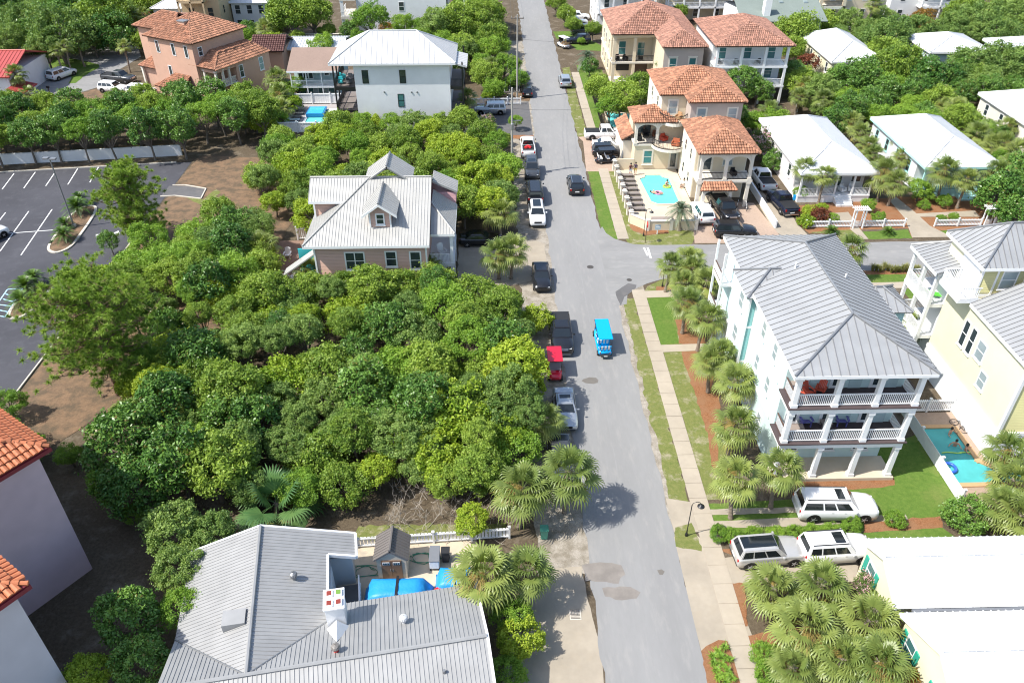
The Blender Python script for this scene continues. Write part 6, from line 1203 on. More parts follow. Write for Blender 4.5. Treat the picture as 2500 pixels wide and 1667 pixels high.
# ------------------------------------------------------------------ golf carts
def golf_cart(label, at, heading, col, rows=3, L=3.6, roofcol=None, stripe_seat=False, name='golf_cart'):
    c = thing(name, label, 'golf cart', (0, 0, 0)); pm_ = PAINT[col]; rc = PAINT[roofcol or col]; w = .62; h2 = L / 2
    b = loft([(-h2, [(w * .8, .32), (w * .9, .36), (w * .95, .5), (w * .9, .62), (w * .5, .66), (.001, .66)]), (-h2 + .5, [(w * .9, .28), (w, .34), (w, .5), (w * .97, .62), (w * .5, .66), (.001, .66)]), (-h2 + .9, [(w * .9, .28), (w, .32), (w, .36), (w * .97, .40), (w * .5, .42), (.001, .42)]), (h2 - 1.0, [(w * .9, .28), (w, .32), (w, .36), (w * .97, .40), (w * .5, .42), (.001, .42)]), (h2 - .75, [(w * .9, .3), (w, .4), (w, .6), (w * .95, .84), (w * .5, .90), (.001, .90)]), (h2 - .1, [(w * .7, .34), (w * .8, .42), (w * .8, .56), (w * .72, .66), (w * .4, .72), (.001, .72)]), (h2, [(w * .5, .40), (w * .6, .44), (w * .6, .5), (w * .5, .58), (w * .3, .6), (.001, .6)])]).build('body', pm_, c, smooth=True)
    seatm = pmat('white seat vinyl', (0.72, 0.72, 0.70), rough=0.5) if stripe_seat else pmat('tan seat vinyl', (0.42, 0.28, 0.16), rough=0.5) if col != 'black' else pmat('white seat vinyl', (0.72, 0.72, 0.70), rough=0.5)
    for i in range(rows):
        x = h2 - 1.45 - i * ((L - 1.9) / max(1, rows - 1) if rows > 1 else 0); s = MB(); s.box(x - .25, x + .22, -w * .88, w * .88, .68, .80); so = s.build('seat', seatm, c, bevel=.03)
        k = MB(); k.hexa([(x - .36, -w * .86, .80), (x - .27, -w * .86, .80), (x - .27, w * .86, .80), (x - .36, w * .86, .80)], [(x - .44, -w * .86, 1.22), (x - .36, -w * .86, 1.22), (x - .36, w * .86, 1.22), (x - .44, w * .86, 1.22)]); k.build('backrest', seatm, so, bevel=.02)
        if stripe_seat:
            for j in range(4): q = MB(); yy = -w * .75 + j * w * .5; q.box(x - .45, x + .23, yy - .06, yy + .06, .802, .806); q.hexa([(x - .37, yy - .06, .81), (x - .26, yy - .06, .81), (x - .26, yy + .06, .81), (x - .37, yy + .06, .81)], [(x - .455, yy - .06, 1.225), (x - .35, yy - .06, 1.225), (x - .35, yy + .06, 1.225), (x - .455, yy + .06, 1.225)]); q.build('stripe', PAINT['blue'], so)
        s = MB(); s.box(x - .22, x + .2, -w * .85, w * .85, .42, .68); s.build('seat_base', pm_, c)
    r = MB(); r.box(-h2 + .1, h2 - .55, -w * 1.05, w * 1.05, 1.90, 1.98); r.build('roof', rc, c, bevel=.04)
    for x in (-h2 + .2, h2 - .85):
        for s in (-1, 1): MB().tube([(x + (.15 if x > 0 else 0), s * w * .92, .6), (x, s * w * .92, 1.92)], .022, 6).build('roof_post', M_TRIM, c)
    MB().hexa([(h2 - .72, -w * .85, .92), (h2 - .70, -w * .85, .92), (h2 - .70, w * .85, .92), (h2 - .72, w * .85, .92)], [(h2 - .88, -w * .85, 1.88), (h2 - .86, -w * .85, 1.88), (h2 - .86, w * .85, 1.88), (h2 - .88, w * .85, 1.88)]).build('windscreen', M_CARGLASS if col != 'red' else glassmat('clear screen', (0.25, 0.22, 0.25)), c)
    m = MB(); m.lathe([(.17, -.012), (.185, 0), (.17, .012)], (0, 0, 0), 14); m.xf(Matrix.Translation((h2 - 1.0, .3, 1.0)) @ Matrix.Rotation(-.8, 4, 'Y')).build('steering_wheel', M_TRIM, c)
    for x in (-h2 + .45, h2 - .45):
        for s in (-1, 1): wheel(c, x, s * (w - .05), .25, .2)
    for s in (-1, 1): MB().box(h2 - .06, h2 - .01, s * .32 - .08, s * .32 + .08, .48, .56).build('headlight', M_HEADL, c); MB().box(-h2 - .01, -h2 + .03, s * .45 - .06, s * .45 + .06, .48, .58).build('tail_light', M_TAILL, c)
    MB().box(-h2 - .35, -h2 + .02, -w * .7, w * .7, .34, .40).build('rear_step', M_TRIM, c); MB().box(-h2 - .37, -h2 - .355, -.16, .16, .36, .46).build('licence_plate', M_PLATE, c)
    c.location = (at[0], at[1], .03); c.rotation_euler = (0, 0, math.radians(heading)); return c
golf_cart('long sky blue golf cart with blue roof and striped seats driving up the street', (9.75, 58.6), 91, 'blue', 3, 3.9, stripe_seat=True)
golf_cart('red golf cart with red roof parked behind the silver saloon', (5.05, 54.5), -90, 'red', 2, 2.9)
golf_cart('white golf cart with tan seats on the far right verge', (13.6, 155.4), 120, 'white', 2, 2.9)
golf_cart('black golf cart with white seats beside the villa wall', (15.4, 100.4), 5, 'black', 2, 2.9)
golf_cart('black golf cart behind the crape myrtle in the asphalt drive', (-1.8, 116.3), 175, 'black', 2, 2.7)
golf_cart('long dark golf cart roof between the aqua and yellow houses', (34.6, 60.2), 100, 'black', 3, 4.2)
mb = MB(); mb.tube([(4.3, 102.6, 1.25), (4.7, 102.9, 1.35), (5.1, 102.7, 1.25)], [.25, .3, .22], 8); tag(mb.build('gear_bag', M_RED), 'red bag lying in the white pick-up bed', 'bag')

# ------------------------------------------------------------------ vegetation
L_OAK = leafmat('oak leaf', (0.081, 0.176, 0.022), (0.367, 0.490, 0.073))
L_OAK2 = leafmat('live oak leaf', (0.089, 0.183, 0.041), (0.312, 0.430, 0.104))
L_MAG = leafmat('magnolia leaf', (0.035, 0.115, 0.020), (0.188, 0.327, 0.056), rough=0.36, trans=0.15, spec=0.35, old=(0.16, 0.10, 0.03))
L_BRI = leafmat('bright shrub leaf', (0.159, 0.290, 0.019), (0.451, 0.545, 0.056), old=(0.42, 0.40, 0.05))
L_HEDGE = leafmat('hedge leaf', (0.096, 0.230, 0.025), (0.344, 0.505, 0.064))
L_PINE = leafmat('pine needles', (0.170, 0.290, 0.030), (0.420, 0.540, 0.095), rough=0.6, trans=0.25)
L_PALM = leafmat('sabal frond', (0.104, 0.166, 0.036), (0.335, 0.385, 0.101), rough=0.42, trans=0.30, spec=0.45, old=(0.40, 0.30, 0.10))
L_PALMB = leafmat('blue green frond', (0.080, 0.130, 0.080), (0.190, 0.240, 0.150), rough=0.45, trans=0.2, old=(0.33, 0.30, 0.15))
L_FAN = leafmat('dark fan frond', (0.040, 0.130, 0.045), (0.190, 0.300, 0.090), rough=0.4, trans=0.25)
L_SAGO = leafmat('cycad frond', (0.020, 0.070, 0.010), (0.110, 0.190, 0.025), rough=0.4, trans=0.15)
L_RED = leafmat('copper leaf', (0.09, 0.025, 0.015), (0.30, 0.10, 0.05), old=(0.4, 0.12, 0.05))
L_PINKFL = leafmat('crape myrtle', (0.05, 0.11, 0.02), (0.17, 0.24, 0.06), old=(0.75, 0.45, 0.50))
L_ORFL = leafmat('orange shrub', (0.20, 0.12, 0.02), (0.42, 0.24, 0.05))
L_GREYL = leafmat('grey dead twigs', (0.20, 0.17, 0.13), (0.36, 0.32, 0.26), trans=0.05)
M_BARK = pmat('grey bark', (0.16, 0.135, 0.11), rough=0.9, var=0.25, scale=6, bump=0.6, bscale=18)
M_TRUNKP = pmat('palm trunk', (0.23, 0.185, 0.14), rough=0.95, var=0.30, scale=9, bump=0.9, bscale=20, stretch=(1, 1, 2.5))
M_PINEB = pmat('pine bark', (0.20, 0.12, 0.08), rough=0.95, var=0.3, scale=5, bump=0.8, bscale=14)
RNG = np.random.default_rng(11)

def np_mesh(name, V, quads, tint, mat, tris=None):
    me = bpy.data.meshes.new(name); nv = len(V); V = np.ascontiguousarray(V, dtype=np.float32)
    k = quads.shape[1]; nf = len(quads)
    me.vertices.add(nv); me.vertices.foreach_set('co', V.ravel()); me.loops.add(nf * k); me.loops.foreach_set('vertex_index', np.ascontiguousarray(quads, dtype=np.int32).ravel())
    me.polygons.add(nf); me.polygons.foreach_set('loop_start', np.arange(0, nf * k, k, dtype=np.int32)); me.polygons.foreach_set('loop_total', np.full(nf, k, dtype=np.int32))
    at = me.attributes.new('tint', 'FLOAT', 'POINT'); at.data.foreach_set('value', np.ascontiguousarray(tint, dtype=np.float32))
    me.materials.append(mat); me.update(calc_edges=True); me.validate(); return me
def unit(v): return v / np.maximum(np.linalg.norm(v, axis=-1, keepdims=True), 1e-6)
def leaves(C, N, size, tint, aspect=0.55, fold=0.18):
    """rhombic leaves lightly folded: C centres, N facing, size length"""
    n = len(C); T = unit(np.cross(N, RNG.normal(size=(n, 3)))); B = np.cross(N, T); s = np.broadcast_to(np.asarray(size, float), (n,))[:, None]
    V = np.stack([C - T * s * .5, C + B * s * aspect * .5 - N * s * fold * .5 - T * s * .05, C + T * s * .5 - N * s * fold, C - B * s * aspect * .5 - N * s * fold * .5 - T * s * .05], 1).reshape(-1, 3)
    Q = np.arange(4 * n).reshape(-1, 4); return V, Q, np.repeat(tint, 4)

CROWNS = {}
def crown(kind, var):
    """leafy crown of radius about 2.6 m round the origin"""
    key = (kind, var)
    if key in CROWNS: return CROWNS[key]
    K = dict(oak=(L_OAK, 130, 84, .20, .78, (.13, .27)), live=(L_OAK2, 150, 84, .165, .70, (.11, .22)), mag=(L_MAG, 115, 62, .26, 1.05, (.14, .26)), bright=(L_BRI, 115, 78, .22, .72, (.13, .25)), red=(L_RED, 90, 55, .24, .9, (.14, .26)), myrtle=(L_PINKFL, 90, 55, .22, .9, (.14, .26)), hedge=(L_HEDGE, 125, 80, .175, .76, (.13, .24)), orange=(L_ORFL, 80, 55, .24, .8, (.14, .26)))[kind]
    mat, nc, nl, ls, flat, cr = K; R = 2.6
    d = unit(RNG.normal(size=(nc * 3, 3))); d = d[d[:, 2] > -.55][:nc]; nc = len(d)
    rad = RNG.uniform(.55, 1.0, nc) ** .6; lobes = unit(RNG.normal(size=(6, 3)) + np.array([0, 0, .3])); lump = .72 + .42 * np.clip((d @ lobes.T).max(1), 0, 1) ** 3
    cc = d * (rad * lump)[:, None] * np.array([1, 1, flat]) * .9; crr = RNG.uniform(*cr, nc)
    ld = unit(RNG.normal(size=(nc, nl, 3)) + np.array([0, 0, .45]) + .5 * d[:, None, :]); lr = crr[:, None] * RNG.uniform(.55, 1.05, (nc, nl)); spike = 1 + .6 * (RNG.random((nc, nl)) > .9)
    P = (cc[:, None, :] + ld * (lr * spike)[..., None] * np.array([1, 1, .85])).reshape(-1, 3) * R
    N = unit(ld.reshape(-1, 3) * .6 + RNG.normal(size=P.shape) * .7 + np.array([0, 0, .3]))
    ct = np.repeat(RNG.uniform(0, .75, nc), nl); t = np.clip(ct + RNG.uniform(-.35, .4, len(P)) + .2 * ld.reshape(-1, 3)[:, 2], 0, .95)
    if kind == 'mag': t = np.where(RNG.random(len(P)) > .965, 1.3, t)
    if kind == 'myrtle': t = np.where((RNG.random(len(P)) > .55) & (ld.reshape(-1, 3)[:, 2] > .3) & (np.repeat(RNG.random(nc), nl) > .35), 1.4, t)
    if kind in ('oak', 'bright', 'live'): t = np.where(RNG.random(len(P)) > .985, 1.2, t)
    V, Q, tt = leaves(P, N, ls * RNG.uniform(.7, 1.3, len(P)), t, .62 if kind != 'mag' else .5)
    me = np_mesh('crown_' + kind, V, Q, tt, mat); CROWNS[key] = (me, cc * R); return CROWNS[key]
TRUNKS = {}
def trunk(kind, var, hc):
    key = (kind, var, round(hc, 1))
    if key in TRUNKS: return TRUNKS[key]
    me, cc = crown(kind, var); r = random.Random(var * 5 + 1); mb = MB(); a = Vector((r.uniform(-.3, .3), r.uniform(-.3, .3), hc * .42))
    mb.tube([(0, 0, -.1), a * .5, a], [.17, .14, .11], 7)
    for i in r.sample(range(len(cc)), min(13, len(cc))):
        e = Vector(cc[i]) + Vector((0, 0, hc)); m = (a + e) / 2 + Vector((r.uniform(-.2, .2), r.uniform(-.2, .2), r.uniform(-.1, .3))); mb.tube([a, m, e], [.075, .05, .018], 5, cap=False)
    m = bpy.data.meshes.new('trunk'); m.from_pydata(mb.v, [], mb.f); m.materials.append(M_BARK); m.update(); TRUNKS[key] = m; return m
def tree(kind, var, x, y, zc, r, label, group, name='broadleaf_tree', cat='tree', flat=None):
    """crown centre zc above ground, crown radius r"""
    s = r / 2.6; me, cc = crown(kind, var); hc = zc / s
    if name == 'broadleaf_tree': name = dict(oak='scrub_oak', live='live_oak', mag='magnolia_tree', bright='bushy_tree', hedge='evergreen_shrub', red='copper_shrub', myrtle='crape_myrtle', orange='orange_shrub')[kind]
    t = bpy.data.objects.new(name, None); COL.objects.link(t); t.location = (x, y, 0); t.rotation_euler = (0, 0, random.Random(int(x * 97 + y * 31)).uniform(0, 6.28)); t.empty_display_size = .3
    fz = flat or 1.0; t.scale = (s, s, s * fz); tag(t, label, cat, group)
    o = bpy.data.objects.new('crown', me); COL.objects.link(o); o.parent = t; o.location = (0, 0, hc / fz)
    o2 = bpy.data.objects.new('trunk', trunk(kind, var, round(hc / fz * 2) / 2)); COL.objects.link(o2); o2.parent = t
    return t
ORD = ['first', 'second', 'third', 'fourth', 'fifth', 'sixth', 'seventh', 'eighth', 'ninth', 'tenth', 'eleventh', 'twelfth', 'thirteenth', 'fourteenth', 'fifteenth', 'sixteenth', 'seventeenth', 'eighteenth', 'nineteenth', 'twentieth', 'twenty-first', 'twenty-second', 'twenty-third', 'twenty-fourth', 'twenty-fifth', 'twenty-sixth']

# ---- thickets: one tree per jittered cell, rows counted from a landmark
def thicket(rows, group, look, rowtext, seed, kinds, skip=None, slope=0, rr=(1.3, 2.9), zz=(1.6, 4.3)):
    r = random.Random(seed)
    for i, (y, x0, x1, step) in enumerate(rows):
        x = x0 + r.uniform(0, step * .4); j = 0
        while x < x1:
            px_, py_ = x + r.uniform(-.5, .5), y + r.uniform(-.7, .7) + slope * (x + 60); R = r.uniform(*rr); zc = r.uniform(*zz); kd = r.choice(kinds); va = r.randrange(4)
            if not (skip and skip(px_, py_)):
                tree(kd, va, px_, py_, zc, R, '%s, %s from left in %s' % (look[kd], ORD[j], rowtext % ORD[i]), group); j += 1
            x += step * r.uniform(.85, 1.15)
LOOK = dict(oak='green scrub oak', live='fine-leaved live oak', mag='dark glossy magnolia', bright='yellow-green bushy tree', hedge='dense green shrub tree')
def skip_front(x, y): return (x > 0.6 and y < 41.5) or (-9.5 < x < -.5 and y < 39.2) or (-24.5 < x < -18 and 44 < y < 48 and False)
thicket([(39.6, -21, 0, 3.0), (42.4, -25.5, 2.2, 3.0), (45.2, -27.5, 2.6, 3.0), (48.0, -28, 3.0, 3.0), (50.9, -29, 3.0, 3.05), (53.8, -30, 3.0, 3.05), (56.8, -32, 3.0, 3.1), (59.9, -33.5, 3.0, 3.1), (63.0, -36, 2.6, 3.2)], 'trees of the near thicket', LOOK, 'near thicket, %s row from the shed', 5,
        ['oak', 'oak', 'live', 'live', 'live', 'mag', 'hedge', 'bright'], skip_front)
def skip_mid(x, y): return (-23.5 < x < -2.0 and 65.2 < y < 80.5) or (x > -2.6 and 68 < y < 79)
thicket([(66.3, -38.5, -19, 3.2), (69.6, -37.5, -24, 3.2), (73.0, -36, -24, 3.3), (76.5, -32.5, -22.6, 3.3), (80.5, -31, -23.5, 3.3)], 'trees left of the peach house', LOOK, 'the %s row left of peach house', 8, ['oak', 'live', 'mag', 'oak', 'hedge'], skip_mid, 0, (1.7, 2.7), (2.2, 4.0))
thicket([(82.2, -21, 2.6, 3.3), (85.6, -27, 2.8, 3.3), (89.2, -28.5, 3.0, 3.4), (92.9, -29, 3.0, 3.4), (96.6, -29, 2.6, 3.5), (100.4, -29, 2.4, 3.5), (104.2, -29.5, 2.2, 3.6), (108.2, -30, -2.5, 3.6)], 'trees of the far thicket', LOOK, 'far thicket, %s row behind peach house', 9, ['oak', 'live', 'oak', 'hedge', 'bright'], lambda x, y: x < -22 and y > 105.5, 0, (1.7, 2.8), (1.9, 3.5))
thicket([(101.4, -94, -41, 4.0), (106.0, -96, -29, 4.2), (109.4, -94, -32, 4.4), (112.8, -90, -33, 4.6)], 'tall hedge trees behind the parking lot', dict(LOOK, hedge='tall dense evergreen', mag='dark glossy magnolia', oak='tall green oak'), 'the %s hedge row behind parking lot', 10, ['oak', 'mag', 'hedge', 'mag'], None, .11, (2.3, 2.9), (3.9, 4.8))
thicket([(64.9, -17.5, -5, 2.9)], 'trees before the peach house', LOOK, '%s row before the peach house wall', 31, ['oak', 'live', 'hedge'], None, 0, (1.7, 2.3), (2.6, 3.4))
thicket([(40.6, -9.5, 0.5, 2.6)], 'trees behind the shed fence', LOOK, '%s row behind the shed fence', 33, ['oak', 'live', 'bright'], None, 0, (1.5, 2.0), (1.7, 2.4))
thicket([(45, -39, -33, 3), (57.5, -39.5, -34.5, 3), (61, -39, -36, 3)], 'shrubs under the large pine', LOOK, '%s row under the large pine', 34, ['oak', 'hedge', 'live'], None, 0, (1.4, 1.9), (1.3, 1.9))
# ---- single trees read from the photo: px, py of the crown centre, its height, crown radius, kind
def single(rows, group=None):
    for (a, b, zc, r, kd, label, *nm) in rows:
        p = G(a, b, zc); tree(kd, int(a + b) % 4, p.x, p.y, zc, r, label, group, nm[0] if nm else 'broadleaf_tree', nm[1] if len(nm) > 1 else 'tree', nm[2] if len(nm) > 2 else None)
single([(1120, 1010, 3.4, 3.0, 'bright', 'big yellow-green broad tree above the near street palms'), (1070, 1120, 2.6, 2.2, 'bright', 'yellow-green lower tree in front of the big bright one'), (1230, 1060, 2.6, 1.9, 'bright', 'yellow-green shrub right of the big bright tree'), (1000, 1060, 2.8, 2.0, 'bright', 'yellow-green tree left of the big bright one'), (1290, 940, 1.8, 1.6, 'bright', 'bright shrub beside the red golf cart'), (1310, 780, 1.5, 1.7, 'bright', 'leafy shrub overhanging the black pick-up'), (1150, 1270, 1.6, 1.3, 'bright', 'small bright bush near the shed fence'),
        (1270, 1560, 1.5, 1.5, 'bright', 'round lime-green bush on the concrete pad beside the grey roof'), (1250, 1500, 1.6, 1.4, 'hedge', 'dark green bush behind the lime-green one'), (1240, 1640, 1.3, 1.3, 'hedge', 'shaded low bush under the lime-green one'),
        (300, 1070, 4.0, 2.9, 'mag', 'glossy dark magnolia left of the near thicket'), (400, 970, 4.2, 2.6, 'mag', 'glossy dark magnolia right of the large pine'), (430, 1130, 4.0, 2.9, 'mag', 'tall magnolia in the left part of the near thicket'), (330, 1180, 3.2, 2.4, 'mag', 'shaded magnolia beside the lavender wall'), (470, 860, 4.2, 2.6, 'mag', 'dark magnolia behind the large pine'), (510, 690, 4.0, 2.5, 'mag', 'dark magnolia left of the patio'), (560, 590, 3.8, 2.5, 'mag', 'dark magnolia near the pine straw slope'), (270, 1180, 2.6, 1.8, 'hedge', 'shrub at the foot of the lavender wall'),
        (420, 1290, 3.0, 2.3, 'live', 'bushy tree at the upper corner of the grey metal roof'), (520, 1300, 2.8, 1.9, 'live', 'leafy tree overhanging the grey roof ridge end'), (430, 1390, 3.2, 1.8, 'live', 'yellowish bushy tree beside the grey roof with dry twigs'), (320, 1500, 3.4, 2.1, 'mag', 'magnolia between pale villa and grey roof'), (440, 1480, 3.0, 1.5, 'hedge', 'dark tree beside the lower left roof slope'), (350, 1610, 3.0, 1.8, 'mag', 'lower magnolia beside the grey roof edge'), (215, 1640, 3.0, 1.3, 'bright', 'bright green bush at the foot of the pale villa'), (20, 985, 1.6, 1.5, 'hedge', 'clipped round shrub by the parking lot corner'),
        (250, 690, 2.8, 2.4, 'bright', 'bright leafy tree beyond the large pine'), (200, 730, 2.6, 1.9, 'hedge', 'green leafy tree beside the lot island'), (265, 585, 2.0, 1.2, 'mag', 'small dark magnolia at the lot edge'), (330, 1250, 1.4, 1.0, 'hedge', 'low shaded shrub in the gap beside the villa'), (170, 1110, 1.2, 1.1, 'hedge', 'low shaded shrub behind the villa corner')], 'single trees round the near thicket')
single([(140, 80, 5.5, 6.0, 'live', 'wide spreading oak at the top left'), (60, 60, 5.0, 5.0, 'live', 'spreading oak at the top left corner'), (250, 40, 5.5, 5.5, 'oak', 'dark oak beside the coral house'), (20, 100, 4.0, 4.0, 'live', 'oak at the left edge beyond the court'), (110, 120, 4.0, 3.2, 'live', 'smaller oak over the shaded court lawn'), (225, 95, 3.4, 2.6, 'live', 'slender small tree by the court palms'), (90, 130, 1.4, 2.2, 'mag', 'dark rounded bush on the court lawn'), (200, 10, 5, 5, 'oak', 'oak at the top edge by the coral house'),
        (695, 40, 5.0, 4.8, 'oak', 'oak left of the tall grey and white house'), (760, 35, 5.0, 4.2, 'oak', 'dense oak beside the grey garden wall'), (660, 110, 3.0, 2.8, 'bright', 'leafy tree between salmon villa and carport'), (785, 110, 3.2, 2.6, 'hedge', 'round tree in front of the carport'), (905, 45, 5.0, 3.7, 'hedge', 'round dense tree before the tall grey and white house'), (1060, 55, 5.0, 3.5, 'live', 'thin-leaved tree right of the grey white wall'), (1130, 50, 5.0, 4.3, 'oak', 'big tree left of the far street'), (1180, 40, 4.5, 4.0, 'oak', 'tree overhanging the far street'), (1200, 90, 3.5, 3.0, 'oak', 'tree behind the utility pole'), (1130, 110, 3.5, 2.6, 'oak', 'low tree at the corner of the grey house roof'), (1170, 10, 5, 4.5, 'oak', 'tree by the pole at the top edge'), (1090, 130, 2.6, 2.2, 'hedge', 'shrub behind the grey house corner'),
        (700, 30, 4, 4, 'mag', 'dark tree left of the concrete wall'), (945, 70, 1.5, 1.6, 'orange', 'low yellowish shrub behind the white hip roof'), (1240, 200, 1.2, 1.2, 'hedge', 'shrub by the pole base'), (1210, 225, 1.2, 1.3, 'hedge', 'shrub by the drive fence'), (1190, 235, 1.0, 1.0, 'bright', 'low shrub at the drive fence'),
        (1125, 303, 1.4, 1.3, 'hedge', 'round shrub at the corner of the grey house'), (1191, 297, 1.3, 1.2, 'myrtle', 'pink-flowered crape myrtle by the silver drive car'), (1258, 294, 1.5, 1.2, 'hedge', 'small tree at the drive mouth under the pole'), (1047, 295, 1.3, 1.2, 'hedge', 'spiky shrub against the grey wall, right'), (968, 302, 1.2, 1.1, 'hedge', 'spiky shrub against the grey wall, left'), (1180, 330, 1.2, 1.2, 'bright', 'bright clipped shrub beside the drive'), (1230, 340, 1.0, 1.1, 'oak', 'low shrub near the white pick-up bed'), (910, 300, 1.6, 1.8, 'bright', 'leafy tree at the left corner of the grey house'), (855, 320, 1.6, 2.0, 'oak', 'tree in front of the grey house pool')], 'single trees of the far left side')
single([(1520, 240, 3.6, 3.4, 'oak', 'spreading tree over the iron fence by the villa'), (1465, 215, 3.4, 2.4, 'oak', 'tree beside the far sidewalk'), (1560, 210, 3.4, 2.6, 'oak', 'tree between the two tile-roofed villas'), (1490, 260, 3.0, 2.2, 'hedge', 'low tree beside the iron fence'), (1815, 195, 4.0, 2.8, 'mag', 'glossy magnolia before the white porch house'), (1800, 160, 4.4, 1.8, 'mag', 'magnolia top at the white porches'), (1850, 220, 2.6, 2.4, 'mag', 'lower magnolia at the white porch house'), (1620, 155, 4, 1.4, 'mag', 'small magnolia below the beige wall'), (1890, 300, 2.4, 2.6, 'hedge', 'dark shrub mass beside the cream villa'), (1855, 355, 2.2, 2.4, 'myrtle', 'pink-flowering crape myrtle between villa and cottage'), (1845, 300, 2.0, 2.2, 'hedge', 'dark evergreen beside the villa tower'), (1885, 395, 1.6, 1.6, 'mag', 'shaded shrub behind the white pick-up in the drive'),
        (1380, 35, 2.8, 2.2, 'oak', 'street tree beside the far parked cars'), (1400, 60, 2.2, 1.8, 'oak', 'lower street tree beside the far parked cars'), (1450, 70, 2.6, 1.7, 'oak', 'small tree before the white balcony house'), (1440, 165, 1.8, 1.6, 'mag', 'dark shrub under the date palm'), (1455, 195, 1.0, 1.1, 'bright', 'yellow-green shrub by the far sidewalk'), (1420, 100, .8, .9, 'hedge', 'low shrub on the far lawn'), (1360, 5, 3, 2.4, 'oak', 'street tree at the top edge'), (1660, 30, 2.5, 1.8, 'oak', 'shrub between the two tile roofs'),
        (1945, 80, 4.0, 4.6, 'oak', 'round tree behind the white porch house'), (2000, 60, 3.6, 3.6, 'oak', 'round tree before the tan arched house'), (1920, 40, 4.0, 3.2, 'hedge', 'tree beside the grey-green roof'), (1930, 120, 2.8, 2.8, 'oak', 'low tree behind the rosy tile roof'), (1970, 155, 2.4, 2.2, 'red', 'copper-leaved shrub beside the white porches'), (1950, 180, 2.0, 2.2, 'red', 'shaded copper shrub beside the white porches'), (2170, 90, 4.0, 5.0, 'live', 'broad round tree in the middle of the right background'), (2230, 80, 3.6, 4.0, 'live', 'round tree right of the broad one'), (2110, 75, 3.0, 3.0, 'live', 'round tree beyond the yellow cottage roof'), (2250, 55, 3.0, 3.0, 'orange', 'orange-tinged shrub by the white terrace house'), (2320, 70, 3.6, 4.0, 'live', 'round tree left of the green bank'), (2390, 55, 4.2, 5.0, 'live', 'round tree beyond the far white roofs'), (2460, 45, 4.4, 5.5, 'live', 'big round tree at the top right corner'), (2440, 90, 3.6, 4.2, 'live', 'round tree above the farthest white roof'), (2350, 30, 4, 4, 'oak', 'dark tree at the top right edge'), (2480, 10, 4, 5, 'oak', 'dark tree at the extreme top right'),
        (2095, 190, 3.8, 3.4, 'mag', 'big magnolia between the two rear white roofs, left'), (2060, 205, 3.4, 3.0, 'mag', 'magnolia beside the rear yellow cottage'), (2190, 160, 4.2, 4.2, 'oak', 'tall oak between magnolias behind the cottages'), (2265, 185, 3.8, 3.6, 'mag', 'big magnolia below the blue-grey cottage'), (2230, 230, 3.0, 2.8, 'mag', 'lower magnolia behind the second cottage'), (2130, 255, 2.6, 2.6, 'mag', 'dark magnolia just behind the second cottage roof'), (2160, 130, 4.0, 3.4, 'oak', 'oak beside the yellow cottage roof'), (2370, 165, 3.8, 4.4, 'live', 'round tree below the far white roofs'), (2440, 160, 3.8, 4.8, 'live', 'round tree before the farthest cottages'), (2490, 165, 3.8, 4.5, 'live', 'round tree at the right edge below the white roofs'), (2400, 200, 3.0, 3.4, 'live', 'low round tree behind the third cottage'), (2330, 190, 3.0, 3.0, 'live', 'low round tree beside the rear magnolia'), (2210, 290, 2.0, 2.2, 'hedge', 'dark shrub between second and third cottage'), (2040, 280, 2.0, 1.8, 'hedge', 'dark shrub behind the first cottage'),
        (2440, 480, 3.0, 3.4, 'mag', 'dense magnolia right of the second cottage'), (2490, 430, 3.2, 2.8, 'mag', 'tall magnolia at the right edge by the second cottage'), (2490, 520, 2.4, 2.4, 'mag', 'low magnolia by the right arbour'), (2245, 465, 1.4, 1.8, 'hedge', 'round clipped tree at the porch of the second cottage'), (2255, 500, .5, .8, 'hedge', 'low clipped shrub before the second cottage'), (1955, 470, .9, 1.0, 'hedge', 'shrub at the first cottage porch left'), (1975, 515, .6, .9, 'bright', 'bright clipped shrub behind the cottage fence'), (2005, 508, .6, .9, 'bright', 'second bright clipped shrub behind the cottage fence'), (1970, 540, .6, 1.1, 'bright', 'lime shrub at the left end of the cottage fence'), (2000, 528, .7, 1.2, 'red', 'brownish rounded shrub behind the cottage fence'), (2032, 532, .5, .8, 'hedge', 'light green shrub left of the first arbour'), (2120, 500, .9, 1.0, 'hedge', 'shrub right of the first cottage steps'), (2145, 530, .5, .9, 'hedge', 'leafy ground shrub right of the first arbour'), (2305, 490, .8, 1.0, 'hedge', 'shrub between palms at the second cottage'), (2300, 535, .4, .7, 'hedge', 'low shrub behind the second fence'), (2330, 530, .4, .7, 'hedge', 'second low shrub behind the second fence')], 'single trees of the far right side')
